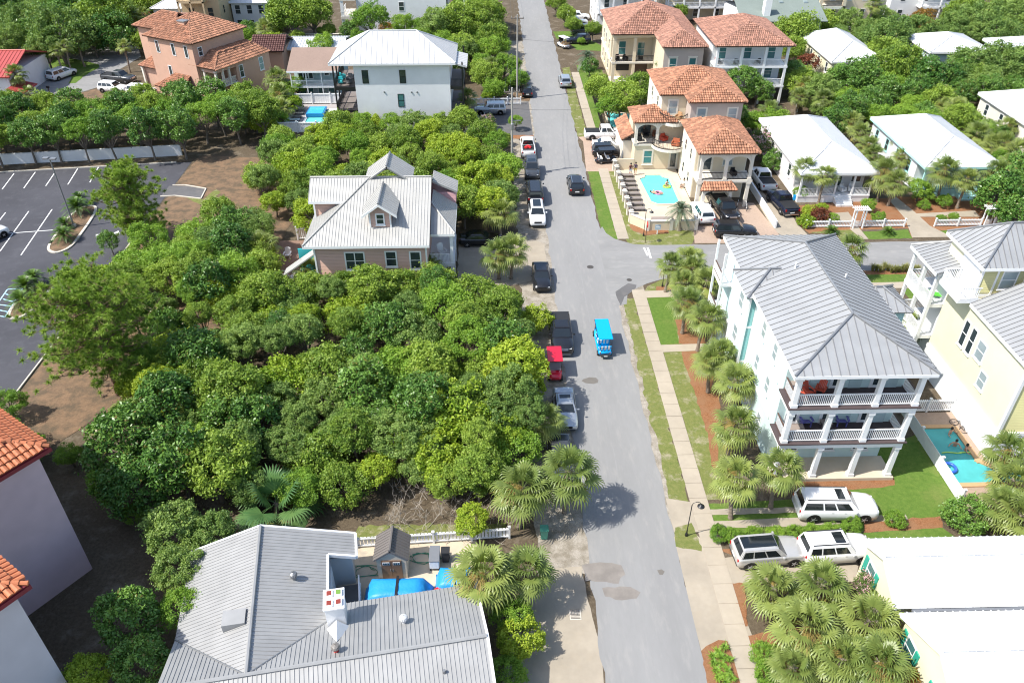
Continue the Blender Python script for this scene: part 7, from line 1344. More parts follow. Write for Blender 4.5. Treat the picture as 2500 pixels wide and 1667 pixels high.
single([(1755, 1302, .45, .75, 'hedge', 'clipped green hedge ball nearest the sidewalk, under the leaning palm'), (1790, 1308, .45, .75, 'hedge', 'clipped hedge clump beside the palm trunk'), (1840, 1306, .45, .75, 'hedge', 'clipped hedge clump between two palm trunks'), (1895, 1306, .45, .75, 'hedge', 'clipped hedge clump right of the second palm trunk'), (1940, 1303, .45, .75, 'hedge', 'clipped hedge clump behind the silver car'), (1985, 1300, .45, .75, 'hedge', 'clipped hedge clump behind the white boxy car'), (2030, 1298, .45, .75, 'hedge', 'clipped hedge clump behind the white car roof'), (2075, 1296, .45, .75, 'hedge', 'last clipped hedge clump before the white roof'), (2080, 1275, .4, .7, 'hedge', 'low shrub in the strip right of the white long car'), (2185, 1268, .4, .8, 'hedge', 'low spreading shrub on the pine straw bed'), (2360, 1265, 1.0, 1.6, 'mag', 'dark glossy bush at the pool fence corner'), (2130, 1430, 1.2, 1.2, 'myrtle', 'white-flowering bush beside the cottage gable'), (1870, 1600, .7, 1.0, 'hedge', 'bright hedge clump under the lower palms'), (1880, 1650, .7, 1.1, 'hedge', 'bright hedge clump at the bottom edge'), (2215, 1655, 1.4, .8, 'orange', 'dry yellow shrub at the shuttered window')], 'garden shrubs at the lower right')

def fill(x0, x1, y0, y1, step, group, text, kinds, seed, rr=(1.3, 2.4), avoid=()):
    r = random.Random(seed); i = 0; y = y0
    while y < y1:
        x = x0 + r.uniform(0, step); j = 0
        while x < x1:
            a, b = x + r.uniform(-.8, .8), y + r.uniform(-.8, .8)
            if not any(q[0] < a < q[1] and q[2] < b < q[3] for q in avoid):
                R = r.uniform(*rr); k = r.choice(kinds); tree(k, r.randrange(4), a, b, R * r.uniform(.75, 1.25), R, '%s, %s from left, row %s, %s' % (LOOK[k], ORD[j], ORD[i], text), group); j += 1
            x += step * r.uniform(.8, 1.2)
        y += step * .9; i += 1
HS = [(35.5, 47.5, 80, 107), (51, 63.5, 80, 107), (71.5, 86, 94, 117), (55, 67, 130, 150), (74, 104, 135, 149), (33, 47.5, 118, 140), (66, 100, 162, 200), (45, 63, 149, 170)]
fill(47.5, 110, 107, 134, 4.6, 'background shrubs behind the cottages', 'behind the cottages', ['oak', 'mag', 'live', 'hedge'], 21, (1.7, 2.9), HS)
fill(48, 120, 150, 172, 5.2, 'background trees at the top right', 'the top right trees', ['live', 'oak', 'live'], 22, (2.2, 3.4), HS + [(60, 104, 160, 176)])
fill(63, 72, 82, 106, 3.6, 'shrubs between the second and third cottage', 'cottage gap shrubs', ['hedge', 'oak', 'mag'], 23, (1.2, 2.0), HS)
fill(-19, 4.2, 126, 164, 5.0, 'trees left of the far street', 'far street trees', ['oak', 'live', 'hedge'], 24, (1.7, 2.9), [(-24, -3, 110, 127)])
fill(-50, -24, 138, 165, 5.0, 'garden trees behind the carport', 'trees behind the carport', ['oak', 'hedge', 'mag'], 25, (1.8, 2.8), [(-39, -24.5, 124, 156), (-62, -36, 118, 150), (-43, -28, 157, 160)])
fill(-120, -60, 152, 185, 7.0, 'trees at the top left', 'trees at the top left', ['live', 'oak', 'mag'], 26, (3.0, 4.6), [(-92, -68, 178, 200), (-69, -50, 158, 182)])
fill(24, 36, 110, 124, 4.2, 'trees between the tile-roofed houses', 'trees between tile roofs', ['oak', 'mag', 'hedge'], 27, (1.4, 2.2), [(26, 34.5, 124, 140)])
fill(-36, -30, 112, 128, 3.4, 'shrubs left of the grey house pool', 'shrubs by the grey house pool', ['hedge', 'oak', 'bright'], 28, (1.3, 2.2))
# ---- pines
def pine(label, x, y, H, R, seed, z0=.3):
    r = np.random.default_rng(seed); t = thing('pine_tree', label, 'tree', (x, y, 0), 'pines by the parking lot'); mb = MB(); lean = Vector((r.uniform(-.4, .4), r.uniform(-.4, .4), 0)); top = Vector((0, 0, H)) + lean
    mb.tube([Vector((x, y, -.1)), Vector((x, y, 0)) + top * .5, Vector((x, y, 0)) + top], [.24, .16, .05], 8); tips = []
    nb = int(36 * H / 8)
    for i in range(nb):
        f = z0 + (1 - z0) * (i + .5) / nb; a = i * 2.4 + r.uniform(-.4, .4); L = R * (1.0 - ((f - .45) / .62) ** 2 * .75 if f > .45 else .75 + .25 * f / .45) * r.uniform(.75, 1.1); b = Vector((x, y, 0)) + top * f
        e = b + Vector((math.cos(a) * L, math.sin(a) * L, L * r.uniform(.15, .5))); m = (b + e) / 2 + Vector((0, 0, -.12 * L)); mb.tube([b, m, e], [.06, .04, .015], 5, cap=False)
        for k in range(26):
            g_ = r.uniform(.2, 1.0); p = b + (e - b) * g_ + Vector((0, 0, -.25 * L * g_ * (1 - g_))); q = p + Vector((r.normal() * .5, r.normal() * .5, r.uniform(-.05, .5))) * (L / 2.2) ** .5
            mb.tube([p, q], [.02, .008], 4, cap=False); tips.append(q)
        tips.append(e)
    for k in range(10): tips.append(Vector((x, y, 0)) + top + Vector((r.normal() * .35, r.normal() * .35, r.uniform(-.8, .3))))
    mb.build('trunk', M_PINEB, t); T = np.array([tuple(p) for p in tips]); n = 60; nt = len(T)
    d = unit(r.normal(size=(nt, n, 3)) + np.array([0, 0, .75])); L = r.uniform(.25, .48, (nt, n, 1)); base = T[:, None, :] + d * .03; tip = T[:, None, :] + d * L + np.array([0, 0, -.03]); w = unit(np.cross(d, r.normal(size=d.shape))) * .026
    V = np.stack([base - w, base + w, tip], 2).reshape(-1, 3) - np.array([x, y, 0]); Q = np.arange(len(V)).reshape(-1, 3); tt = np.repeat(np.repeat(r.uniform(0, .9, nt), n), 3)
    o = bpy.data.objects.new('crown', np_mesh('pine_crown', V, Q, tt, L_PINE)); COL.objects.link(o); o.parent = t
p = G(350, 590); pine('slender pine standing between the parking lot and the straw slope', p.x, p.y, 8.6, 3.4, 3, .12)
p = G(285, 985); pine('large wide pine left of the near thicket', p.x - .3, p.y + 1.2, 11.2, 5.4, 5, .22); 

# ---- sabal palms
PALMS = {}
def palm_crown(kind, var):
    key = (kind, var)
    if key in PALMS: return PALMS[key]
    r = np.random.default_rng(100 + var + {'sabal': 0, 'fan': 50, 'pindo': 80, 'wash': 120}.get(kind, 0)); V = []; Q = []; T = []
    nl = dict(sabal=34, fan=20, pindo=34, wash=26)[kind]; Rr = dict(sabal=1.0, fan=1.15, pindo=1.0, wash=.85)[kind]
    def strip(pts, ws, up, tint):
        b = len(V)
        for i, (p, w) in enumerate(zip(pts, ws)):
            d = pts[min(i + 1, len(pts) - 1)] - pts[max(0, i - 1)]; s = np.cross(d, up); s = s / (np.linalg.norm(s) + 1e-6) * w
            V.append(p - s); V.append(p + s); T.append(tint); T.append(tint)
        for i in range(len(pts) - 1): Q.append((b + 2 * i, b + 2 * i + 1, b + 2 * i + 3, b + 2 * i + 2))
    for i in range(nl):
        f = (i + .5) / nl; az = i * 2.39996 + r.uniform(-.25, .25); el = math.radians(82 - 128 * f ** .9 + r.uniform(-9, 9)); out = np.array([math.cos(az), math.sin(az), 0.]); d0 = out * math.cos(el) + np.array([0, 0, math.sin(el)])
        Lp = (.85 + .25 * math.sin(math.pi * f)) * Rr * r.uniform(.85, 1.1); tint = np.clip(.25 + .55 * f + r.uniform(-.2, .2), 0, .95)
        if f > .84: tint = 1.1 + r.uniform(0, .25); Lp *= .8
        sag = np.array([0, 0, -1.]) * (.18 + .2 * math.cos(el))
        pe = [d0 * Lp * k + sag * (k ** 2) * Lp * .6 for k in (0, .5, 1.0)]; tn = pe[2] - pe[1]; tn /= np.linalg.norm(tn); up = np.cross(np.cross(tn, np.array([0, 0, 1.])), tn); up = up / (np.linalg.norm(up) + 1e-6); sd = np.cross(tn, up)
        if kind == 'pindo':                                        # feather leaf, arching over
            pts = [d0 * k * 2.0 + np.array([0, 0, -1.]) * (k ** 2) * 1.15 for k in np.linspace(0, 1, 9)]
            strip(pts, [.03] * 9, np.array([0, 0, 1.]), tint)
            for j in range(2, 25):
                k = j / 25; p = d0 * k * 2.0 + np.array([0, 0, -1.]) * (k ** 2) * 1.15; t_ = d0 * 2.0 + np.array([0, 0, -1.]) * 2 * k * 1.15; t_ /= np.linalg.norm(t_); u_ = np.cross(np.cross(t_, np.array([0, 0, 1.])), t_); u_ /= (np.linalg.norm(u_) + 1e-6)
                for s in (-1, 1):
                    q = np.cross(t_, u_) * s * .75 + t_ * .5 + u_ * .35; L = .42 * math.sin(math.pi * min(.97, k * .9 + .12)) + .1; strip([p, p + q * L * .6, p + q * L + np.array([0, 0, -.08])], [.02, .016, .002], u_, np.clip(tint + r.uniform(-.1, .1), 0, 1.4))
            continue
        strip(pe, [.022, .018, .014], up, tint); ns = 17 if kind != 'fan' else 28; droop = .42 if kind != 'fan' else .12
        for j in range(ns):
            a = (j / (ns - 1) - .5) * math.radians(235); ls = (.95 - .32 * abs(a) / 2.05) * Rr * r.uniform(.88, 1.08) * (1.0 if kind != 'fan' else 1.1); q = tn * math.cos(a) + sd * math.sin(a); lift = up * (.22 * math.cos(a) ** 2 + .05)
            tj = np.clip(tint + r.uniform(-.18, .18), 0, .96) if tint < 1 else tint; p0 = pe[2] + tn * .05
            strip([p0, p0 + (q + lift) * ls * .5, p0 + (q + lift * .8) * ls * .8 + np.array([0, 0, -1.]) * ls * .18 * droop, p0 + q * ls + np.array([0, 0, -1.]) * ls * (.62 + r.uniform(-.1, .3)) * droop], [.014, .048, .034, .004], up, tj)
    if kind == 'sabal' and var % 2 == 0:                            # flower and fruit stalks
        for k in range(3):
            az = r.uniform(0, 6.28); out = np.array([math.cos(az), math.sin(az), 0]); base = np.array([0, 0, .1])
            for j in range(26):
                e = out * r.uniform(.9, 1.5) + np.array([r.normal() * .28, r.normal() * .28, r.uniform(-.55, .35)]); strip([base, (base + e) * .5 + np.array([0, 0, .3]), e], [.008, .008, .006], np.array([0, 0, 1.]), 1.4)
    mat = dict(sabal=L_PALM, fan=L_FAN, pindo=L_PALMB, wash=L_PALM)[kind]
    PALMS[key] = np_mesh('palm_crown', np.array(V), np.array(Q), np.array(T), mat); return PALMS[key]
def palm_trunk_mesh(var, r0=.16, boots=True):
    key = ('trunk', var, r0)
    if key in PALMS: return PALMS[key]
    r = random.Random(var); mb = MB(); n = 26; mb.tube([(0.05 * math.sin(i * .35 + var), .05 * math.cos(i * .3 + var) - .05, 4.0 * i / n) for i in range(n + 1)], [r0 * (1.25 - .35 * min(1, i / 4)) * (1 + (.10 if i % 2 else -.02)) for i in range(n + 1)], 9)
    if boots:
        for i in range(26):
            a = i * 2.4; z = 2.7 + i * .05; p = Vector((math.cos(a) * r0 * .9, math.sin(a) * r0 * .9, z)); mb.tube([p, p + Vector((math.cos(a) * .12, math.sin(a) * .12, .22))], [.05, .03], 4)
    m = bpy.data.meshes.new('palm_trunk'); m.from_pydata(mb.v, [], mb.f); m.materials.append(M_TRUNKP); m.update(); PALMS[key] = m; return m
def palm(x, y, h, s, label, group, kind='sabal', var=0, name='sabal_palm', lean=(0, 0), r0=.16):
    t = bpy.data.objects.new(name, None); COL.objects.link(t); t.location = (x, y, 0); t.rotation_euler = ((x * 3.7 % 1 - .5) * .16, (y * 5.3 % 1 - .5) * .16, (x * 7.3 + y * 3.1) % 6.28); t.empty_display_size = .3; tag(t, label, 'palm', group)
    o = bpy.data.objects.new('crown', palm_crown(kind, var)); COL.objects.link(o); o.parent = t; o.location = (0, 0, h); o.scale = (s, s, s * random.Random(int(x * 50)).uniform(.9, 1.08))
    k = bpy.data.objects.new('trunk', palm_trunk_mesh(var, r0)); COL.objects.link(k); k.parent = t; k.scale = (1, 1, h / 4.0 + .02)
    return t
def palms(rows, group, text, kind='sabal', name='sabal_palm'):
    for i, row in enumerate(rows):
        a, b, h, s = row[:4]; lab = row[4] if len(row) > 4 else text % ORD[i]; p = G(a, b, h); palm(p.x, p.y, h, s, lab, group, kind, i % 5, name)
palms([(1806, 1170, 3.9, 1.0, 'near sabal palm with bare trunk beside the sidewalk hedge'), (1907, 1143, 3.9, 1.0, 'near sabal palm leaning before the white long car'), (1794, 1040, 3.6, 1.05), (1806, 925, 3.6, 1.05), (1740, 880, 3.4, .95), (1760, 860, 3.8, .95), (1717, 772, 3.8, 1.05), (1675, 735, 3.6, 1.0), (1724, 688, 3.6, 1.0), (1697, 657, 3.6, .95), (1684, 628, 3.6, .95), (1635, 642, 3.4, .85, 'slender sabal palm with long bare trunk on the corner lawn'), (1665, 690, 3.2, .9)], 'sabal palms along the aqua house', '%s sabal palm along the aqua house, counted from the white long car')
palms([(1267, 1195, 3.8, 1.2, 'large sabal palm with skirt of dry fronds, left of the street shadow'), (1385, 1150, 4.2, 1.25, 'largest sabal palm leaning over the street shadow'), (1188, 1408, 3.6, 1.25, 'big sabal palm rising behind the grey metal roof'), (1283, 1385, 3.4, 1.0, 'sabal palm between grey roof and concrete pad'), (1252, 840, 2.6, 1.05, 'sabal palm in the thicket beside the black pick-up'), (1330, 965 + 60, 2.2, 1.0, 'dark green sabal palm beside the silver saloon'), (1221, 518, 3.2, 1.2, 'sabal palm beside the white parked car, far of two'), (1215, 615, 3.2, 1.1, 'left of two sabal palms at the peach house drive'), (1250, 610, 3.4, 1.1, 'right of two sabal palms at the peach house drive'), (1041, 650, 3.0, .95, 'sabal palm in front of the peach house porch'), (753, 662, 2.6, 1.0, 'sabal palm at the left corner of the peach house'), (638, 600, 2.8, 1.1, 'sabal palm left of the peach house patio'), (888, 622, 3.2, .7, 'small palm at the peach house wall')], 'sabal palms left of the street', '%s')
palms([(1892, 1440, 2.0, 1.05), (2010, 1425, 2.2, 1.05), (1973, 1535, 2.6, 1.15), (2120, 1515, 2.4, 1.1), (2150, 1620, 2.6, 1.05), (2050, 1610, 2.2, 1.0), (1930, 1630, 1.8, .8)], 'sabal palms before the yellow cottage', '%s sabal palm at the yellow cottage, counted from the silver car')
palms([(2470, 1105, 3.2, 1.0), (2478, 1175, 2.8, 1.0), (2458, 1235, 2.4, .95), (2490, 1260, 2.6, 1.0)], 'sabal palms at the right edge by the pool', '%s sabal palm from the top at the right edge by the pool')
palms([(1884, 269, 3.6, 1.0), (1899, 315, 3.2, 1.0), (1970, 208, 3.4, 1.0), (2016, 239, 3.4, 1.0), (1950, 235, 3.0, .95), (2083, 294, 3.4, .95), (2098, 322, 3.2, .95), (2117, 353, 3.0, .9), (2130, 372, 2.6, .85), (2214, 346, 3.4, .95), (2205, 380, 3.0, .9)], 'sabal palms round the first cottage', '%s sabal palm round the first cottage, counted from the cream villa')
palms([(1963, 410, 4.0, 1.0, 'tall thin sabal palm beside the dark pick-up'), (2013, 428, 3.8, .9, 'sabal palm at the first cottage porch'), (2160, 422, 3.8, 1.25, 'large sabal palm between the two cottages'), (2185, 440, 3.4, 1.0, 'sabal palm behind the large one between cottages'), (2313, 416, 4.2, 1.2, 'large leaning sabal palm before the second cottage'), (2362, 438, 3.8, 1.0, 'smaller leaning sabal palm before the second cottage'), (2435, 419, 3.8, 1.1, 'sabal palm right of the second cottage roof')], 'sabal palms before the cottages', '%s')
palms([(2300, 232, 3.4, 1.0), (2337, 263, 3.4, 1.15), (2361, 214, 3.2, .9), (2386, 324, 3.2, 1.1), (2460, 306, 2.8, .9), (2453, 350, 3.4, 1.1), (2487, 370, 3.4, 1.1), (2420, 350, 3.0, 1.0), (2470, 400, 3.4, 1.0), (2310, 258, 3.0, .95)], 'sabal palms between second and third cottage', '%s sabal palm between the second and third cottage, counted from the left')
palms([(2080, 606, 3.4, 1.0, 'sabal palm at the far corner of the aqua house roof'), (2215, 795, 2.6, .9, 'palm in the gap between aqua and yellow houses'), (1142, 236, 3.4, .9, 'sabal palm with bare trunk at the grey house corner'), (1203, 113, 3.2, .9, 'sabal palm under the trees left of the far street'), (1198, 156, 3.2, 1.0, 'sabal palm by the far utility pole, left'), (1231, 146, 3.0, .9, 'sabal palm by the far utility pole, right'), (674, 190, 3.4, 1.25, 'upper sabal palm left of the tan-roofed house'), (686, 228, 2.8, 1.1, 'lower sabal palm left of the grey house pool'), (690, 262, 2.2, 1.0, 'low sabal palm at the pool fence corner'), (643, 67, 4.0, 1.1, 'shaggy palm behind the salmon villa'), (655, 105, 3.0, 1.0, 'palm at the back of the salmon villa'), (1069, 322, .9, .9, 'low palmetto before the grey house wall'), (2130, 10, 7.0, 1.1, 'tall palm between tan and white houses at the top right'), (1960, 22, 5.0, 1.0, 'palm beside the tan house at the top right'), (2395, 72, 3, 1.0, 'palm among the round trees at the top right'), (1455, 200, .7, .6, 'low yellow palm by the far sidewalk'), (610, 205, 1.0, .8, 'low palm at the foot of the salmon villa')], 'scattered sabal palms', '%s')
palms([(183, 86, 5.5, 1.0, 'tallest palm on the court lawn'), (153, 110, 5.0, .9, 'middle palm on the court lawn'), (135, 125, 4.4, .9, 'left palm on the court lawn'), (301, 113, 4.5, .95, 'palm before the salmon villa entry'), (315, 34, 5, 1.1, 'left of two palms behind the salmon villa wing'), (346, 34, 5, 1.1, 'right of two palms behind the salmon villa wing'), (34, 180, 4.0, 1.2, 'palm beside the red metal roof'), (5, 165, 3.6, 1.2, 'palm at the left edge of the court'), (67, 228, 2.0, 1.0, 'low palm beside the small red roof')], 'palms of the far left court', '%s', 'wash', 'fan_palm')
p = G(672, 1225, 1.6); palm(p.x, p.y, 1.5, 1.45, 'dark fan palm with huge fronds in the thicket above the shed roof', None, 'fan', 0, 'fan_palm')
p = G(1664, 512, 2.6); palm(p.x, p.y, 2.6, .95, 'silvery pindo palm with stout trunk in front of the pool wall', None, 'pindo', 0, 'pindo_palm', r0=.30)
p = G(1432, 138, 2.4); palm(p.x, p.y, 2.2, 1.2, 'feathery date palm beside the far sidewalk', None, 'pindo', 1, 'date_palm', r0=.25)
p = G(1262, 190, 1.2); palm(p.x, p.y, 1.2, .9, 'banana plant by the far utility pole', None, 'fan', 1, 'banana_plant')
# ---- sago palms
def sago_mesh():
    if 'sago' in PALMS: return PALMS['sago']
    r = np.random.default_rng(7); V = []; Q = []; T = []
    for i in range(34):
        f = i / 34; az = i * 2.4; el = math.radians(75 - 85 * f + r.uniform(-6, 6)); d = np.array([math.cos(az) * math.cos(el), math.sin(az) * math.cos(el), math.sin(el)]); t = np.clip(.2 + .6 * (1 - f) + r.uniform(-.15, .15), 0, .96)
        for j in range(14):
            k = (j + 1) / 14; p = d * k * 1.15 + np.array([0, 0, -1]) * k ** 2 * .5; tn = d * 1.15 + np.array([0, 0, -1]) * k; tn /= np.linalg.norm(tn); s = np.cross(tn, np.array([0, 0, 1.])); s /= np.linalg.norm(s) + 1e-6; u = np.cross(s, tn); L = .24 * math.sin(math.pi * min(.95, k * .85 + .15)) + .03
            for sg in (-1, 1):
                b = len(V); e = p + (s * sg + tn * .5 + u * .3) * L; w = tn * .028; V += [p - w, p + w, e]; Q.append((b, b + 1, b + 2)); T += [t] * 3
    PALMS['sago'] = np_mesh('sago_crown', np.array(V), np.array(Q), np.array(T), L_SAGO); return PALMS['sago']
for (a, b, h, s, lab) in ((187, 507, .95, 1.35, 'largest sago palm on the lamp island'), (195, 487, .8, 1.0, 'sago palm behind the largest one on the lamp island'), (158, 549, .5, .95, 'small sago palm in the middle of the lamp island'), (155, 575, .75, 1.1, 'yellowish sago palm at the near end of the lamp island'), (83, 680, .8, 1.0, 'upper sago palm on the second lot island'), (62, 700, .8, 1.2, 'middle sago palm on the second lot island'), (52, 735, .7, 1.15, 'near sago palm on the second lot island'), (2030, 565, .2, .8, 'sago palm on the lawn left of the cottage path'), (2168, 567, .2, .75, 'sago palm on the lawn right of the cottage path')):
    p = G(a, b, h); t = thing('sago_palm', lab, 'palm', (p.x, p.y, .1 if a < 400 else 0), 'sago palms'); o = bpy.data.objects.new('crown', sago_mesh()); COL.objects.link(o); o.parent = t; o.location = (0, 0, h); o.scale = (s * 1.3,) * 3; o.rotation_euler = (0, 0, a)
    mb = MB(); mb.tube([(0, 0, 0), (0, 0, h * .5), (0, 0, h + .05)], [.2, .17, .15], 9); k = mb.build('trunk', M_TRUNKP, t, world=False)
# ---- ornamental grasses, young bed plants, dry twigs
def tuft_mesh(seed, n=90, h=.6, sp=.35, mat=None, w=.012, name='grass_tuft'):
    r = np.random.default_rng(seed); a = r.uniform(0, 6.28, n); q = r.uniform(.2, 1, n) * sp; base = np.stack([np.cos(a) * .08, np.sin(a) * .08, np.zeros(n)], 1); mid = np.stack([np.cos(a) * q * .5, np.sin(a) * q * .5, np.full(n, h * .7) * r.uniform(.7, 1.1, n)], 1); tip = np.stack([np.cos(a) * q * 1.3, np.sin(a) * q * 1.3, h * r.uniform(.5, 1, n)], 1); s = np.stack([-np.sin(a), np.cos(a), np.zeros(n)], 1) * w
    V = np.stack([base - s, base + s, mid + s, mid - s, mid - s, mid + s, tip, tip], 1).reshape(-1, 3); Q = np.arange(len(V)).reshape(-1, 4); return np_mesh(name, V, Q, np.repeat(r.uniform(0, .9, n), 8), mat)
gt = tuft_mesh(1, 110, .9, .5, leafmat('ornamental grass', (0.16, 0.19, 0.05), (0.36, 0.34, 0.12)), .014); rr_ = random.Random(3)
for i, x in enumerate(np.linspace(1142, 1500, 13)):
    p = G(1780 + x * .306, 380 + 925 * .306 + rr_.uniform(-3, 3)); o = bpy.data.objects.new('grass_clump', gt); COL.objects.link(o); o.location = p; o.scale = (1.1, 1.1, rr_.uniform(.9, 1.3)); o.rotation_euler = (0, 0, i); tag(o, '%s ornamental grass clump from the left along the side street' % ORD[i], 'grass', 'ornamental grasses by the side street')
yp = tuft_mesh(2, 46, .38, .38, L_HEDGE, .03, 'young_plant')
for i, (a, b) in enumerate(((985, 740), (955, 760), (930, 780), (968, 785), (1003, 795), (935, 812), (972, 820), (945, 845), (1000, 850), (980, 870), (955, 880), (1015, 880), (990, 900))):
    p = G(1240 + a * .5357, 1187 + b * .5357); o = bpy.data.objects.new('young_plant', yp); COL.objects.link(o); o.location = (p.x, p.y, .03); o.rotation_euler = (0, 0, i * 1.3); tag(o, '%s young plant from the top in the kerbside straw bed' % ORD[i], 'plant', 'young plants in the kerbside bed')
def twigs(label, x, y, z, r, n, seed):
    g_ = random.Random(seed); t = MB()
    for i in range(n):
        p = Vector((x + g_.uniform(-r, r), y + g_.uniform(-r, r) * .6, z * g_.uniform(0, .5))); q = p + Vector((g_.uniform(-.8, .8), g_.uniform(-.8, .8), g_.uniform(.2, 1.4))); m = (p + q) / 2 + Vector((g_.uniform(-.2, .2), g_.uniform(-.2, .2), 0)); t.tube([p, m, q], [.022, .016, .006], 4, cap=False)
        for k in range(2): e = m + Vector((g_.uniform(-.6, .6), g_.uniform(-.6, .6), g_.uniform(0, .6))); t.tube([m, e], [.012, .005], 3, cap=False)
    o = t.build('dry_twigs', pmat('pale dead wood', (0.34, 0.30, 0.25), rough=0.9, var=0.2)); tag(o, label, 'twigs'); o['kind'] = 'stuff'
twigs('tangle of bare grey twigs along the thicket edge behind the fence', -3.5, 38.3, 1.2, 4.4, 170, 1); p = G(500, 1385, 3); twigs('bare twigs over the left roof slope', p.x, p.y, 4.6, .9, 26, 2)

# ------------------------------------------------------------------ lamps, pole, signs
def crook_lamp(label, x, y, H=3.35, rot=0.0):
    t = thing('street_lamp', label, 'street lamp', (x, y, 0), 'black crook street lamps', rot or 1e-9); ORG[t] = Vector((0, 0, 0))
    m = MB(); m.lathe([(.11, 0), (.09, .25), (.05, .32), (.045, .6)], (0, 0, 0), 12); m.tube([(0, 0, .3), (0, 0, H - .25)], .035, 8); m.tube([(0, 0, H - .3)] + [(.32 - .32 * math.cos(a), 0, H - .3 + .34 * math.sin(a)) for a in np.linspace(.2, math.pi * .95, 9)], .022, 8); m.build('post', M_DARK, t)
    s = MB(); s.lathe([(.04, .16), (.08, .12), (.24, -.02), (.25, -.06), (.22, -.06)], (.62, 0, H - .34), 18); o = s.build('lamp_shade', M_DARK, t); b = MB(); b.lathe([(.05, -.14), (.08, -.09), (.05, -.05)], (.62, 0, H - .34), 10); b.build('bulb', M_HEADL, o); return t
crook_lamp('black crook street lamp beside the near sidewalk', 12.98, 36.1); p = G(1571, 576); crook_lamp('black crook street lamp in front of the villa pool wall', p.x, p.y); p = G(1617, 700); crook_lamp('black crook lamp half hidden by the corner palm', p.x, p.y)
p = G(182, 556); t = thing('parking_lot_lamp', 'tall grey twin-head lamp post on the parking lot island', 'lamp post', (p.x, p.y, 0)); MB().tube([(p.x, p.y, .1), (p.x, p.y, 8.4)], [.11, .07], 10).build('pole', M_GALVC, t); MB().box(p.x - .2, p.x + .2, p.y - .2, p.y + .2, .1, .45).build('base', M_KERB, t)
for s in (-1, 1): MB().box(p.x + s * .45 - .32, p.x + s * .45 + .32, p.y - .22 - s * .1, p.y + .22 - s * .1, 8.4, 8.58).build('lamp_head', M_GALVC, t, bevel=.03)
MB().box(p.x - .4, p.x + .4, p.y - .04, p.y + .04, 8.42, 8.5).build('arm', M_GALVC, t)
p = G(1575, 593); t = thing('stop_sign', 'stop sign seen edge-on at the side street corner', 'sign', (p.x, p.y, 0)); MB().box(p.x - .03, p.x + .03, p.y - .03, p.y + .03, 0, 2.2).build('post', M_BROWN, t)
o8 = [(p.x + .04, p.y + .38 * math.cos(a), 2.3 + .38 * math.sin(a)) for a in np.linspace(math.pi / 8, 2 * math.pi + math.pi / 8, 9)[:-1]]; MB().prism(o8, (.02, 0, 0)).build('plate', M_RED, t)
p = G(1604, 572); t = thing('garden_sign', 'small white notice board on a post in the villa lawn', 'sign', (p.x, p.y, 0)); MB().box(p.x - .05, p.x + .05, p.y - .05, p.y + .05, 0, .95).build('post', M_WHITE, t); MB().box(p.x - .33, p.x + .33, p.y - .07, p.y - .052, .62, 1.25).build('board', pmat('grey blue notice', (0.42, 0.50, 0.58), rough=0.5), t); MB().box(p.x - .22, p.x + .22, p.y - .078, p.y - .071, .9, 1.0).build('print', M_WHITE, t)
p = G(123, 232); t = thing('mailbox', 'dark mailbox post at the near edge of the far left court', 'mailbox', (p.x, p.y, 0)); MB().box(p.x - .06, p.x + .06, p.y - .06, p.y + .06, 0, 1.1).build('post', M_BROWN, t); MB().box(p.x - .25, p.x + .25, p.y - .15, p.y + .15, 1.1, 1.45).build('box', M_DARK, t, bevel=.05)
def pole(label, x, y, H, trans):
    t = thing('utility_pole', label, 'utility pole', (x, y, 0), 'wooden utility poles'); MB().tube([(x, y, 0), (x, y, H)], [.17, .11], 12).build('pole', pmat('grey pole wood', (0.34, 0.32, 0.29), rough=0.9, var=0.15, scale=4, stretch=(6, 6, .5)), t)
    MB().box(x - 1.0, x + 1.0, y - .06, y + .06, H - .6, H - .46).build('crossarm', M_BARK, t)
    for s in (-.9, -.3, .9): MB().lathe([(.03, 0), (.06, .06), (.03, .12), (.05, .18), (.01, .22)], (x + s, y, H - .46), 10).build('insulator', M_GALVC, t)
    if trans: MB().lathe([(.18, 0), (.21, .06), (.21, .75), (.16, .82), (.05, .86)], (x + .02, y - .34, H - 5.2), 14).build('transformer', M_GALVC, t); MB().box(x, x + 1.1, y - .05, y + .05, H - 4.2, H - 4.1).build('bracket', M_GALVC, t)
    return t
pole('near utility pole with transformer can rising from the bushes', 2.35, 96.3, 11.6, True); pole('far utility pole beside the banana plant', 3.9, 126.0, 13.0, False)
def wire(label, a, b, sag, r=.012):
    a = Vector(a); b = Vector(b); pts = [a.lerp(b, k / 14) - Vector((0, 0, sag * 4 * (k / 14) * (1 - k / 14))) for k in range(15)]; m = MB(); m.tube(pts, r, 5); tag(m.build('wire', M_DARK), label, 'wire', 'overhead wires')
for i, s in enumerate((-.9, -.3, .9)): wire('%s overhead wire between the two utility poles' % ORD[i], (2.35 + s, 96.3, 11.3), (3.9 + s, 126, 12.7), .7); wire('%s overhead wire running up the street from the far pole' % ORD[i], (3.9 + s, 126, 12.7), (4.6 + s, 200, 12.5), 1.6)
wire('service wire from the near pole across the street', (2.35, 96.3, 9.0), (21.6, 101, 8.8), .8); wire('service wire from the far pole across the street', (3.9, 126, 9.5), (27, 133, 8.2), .9)

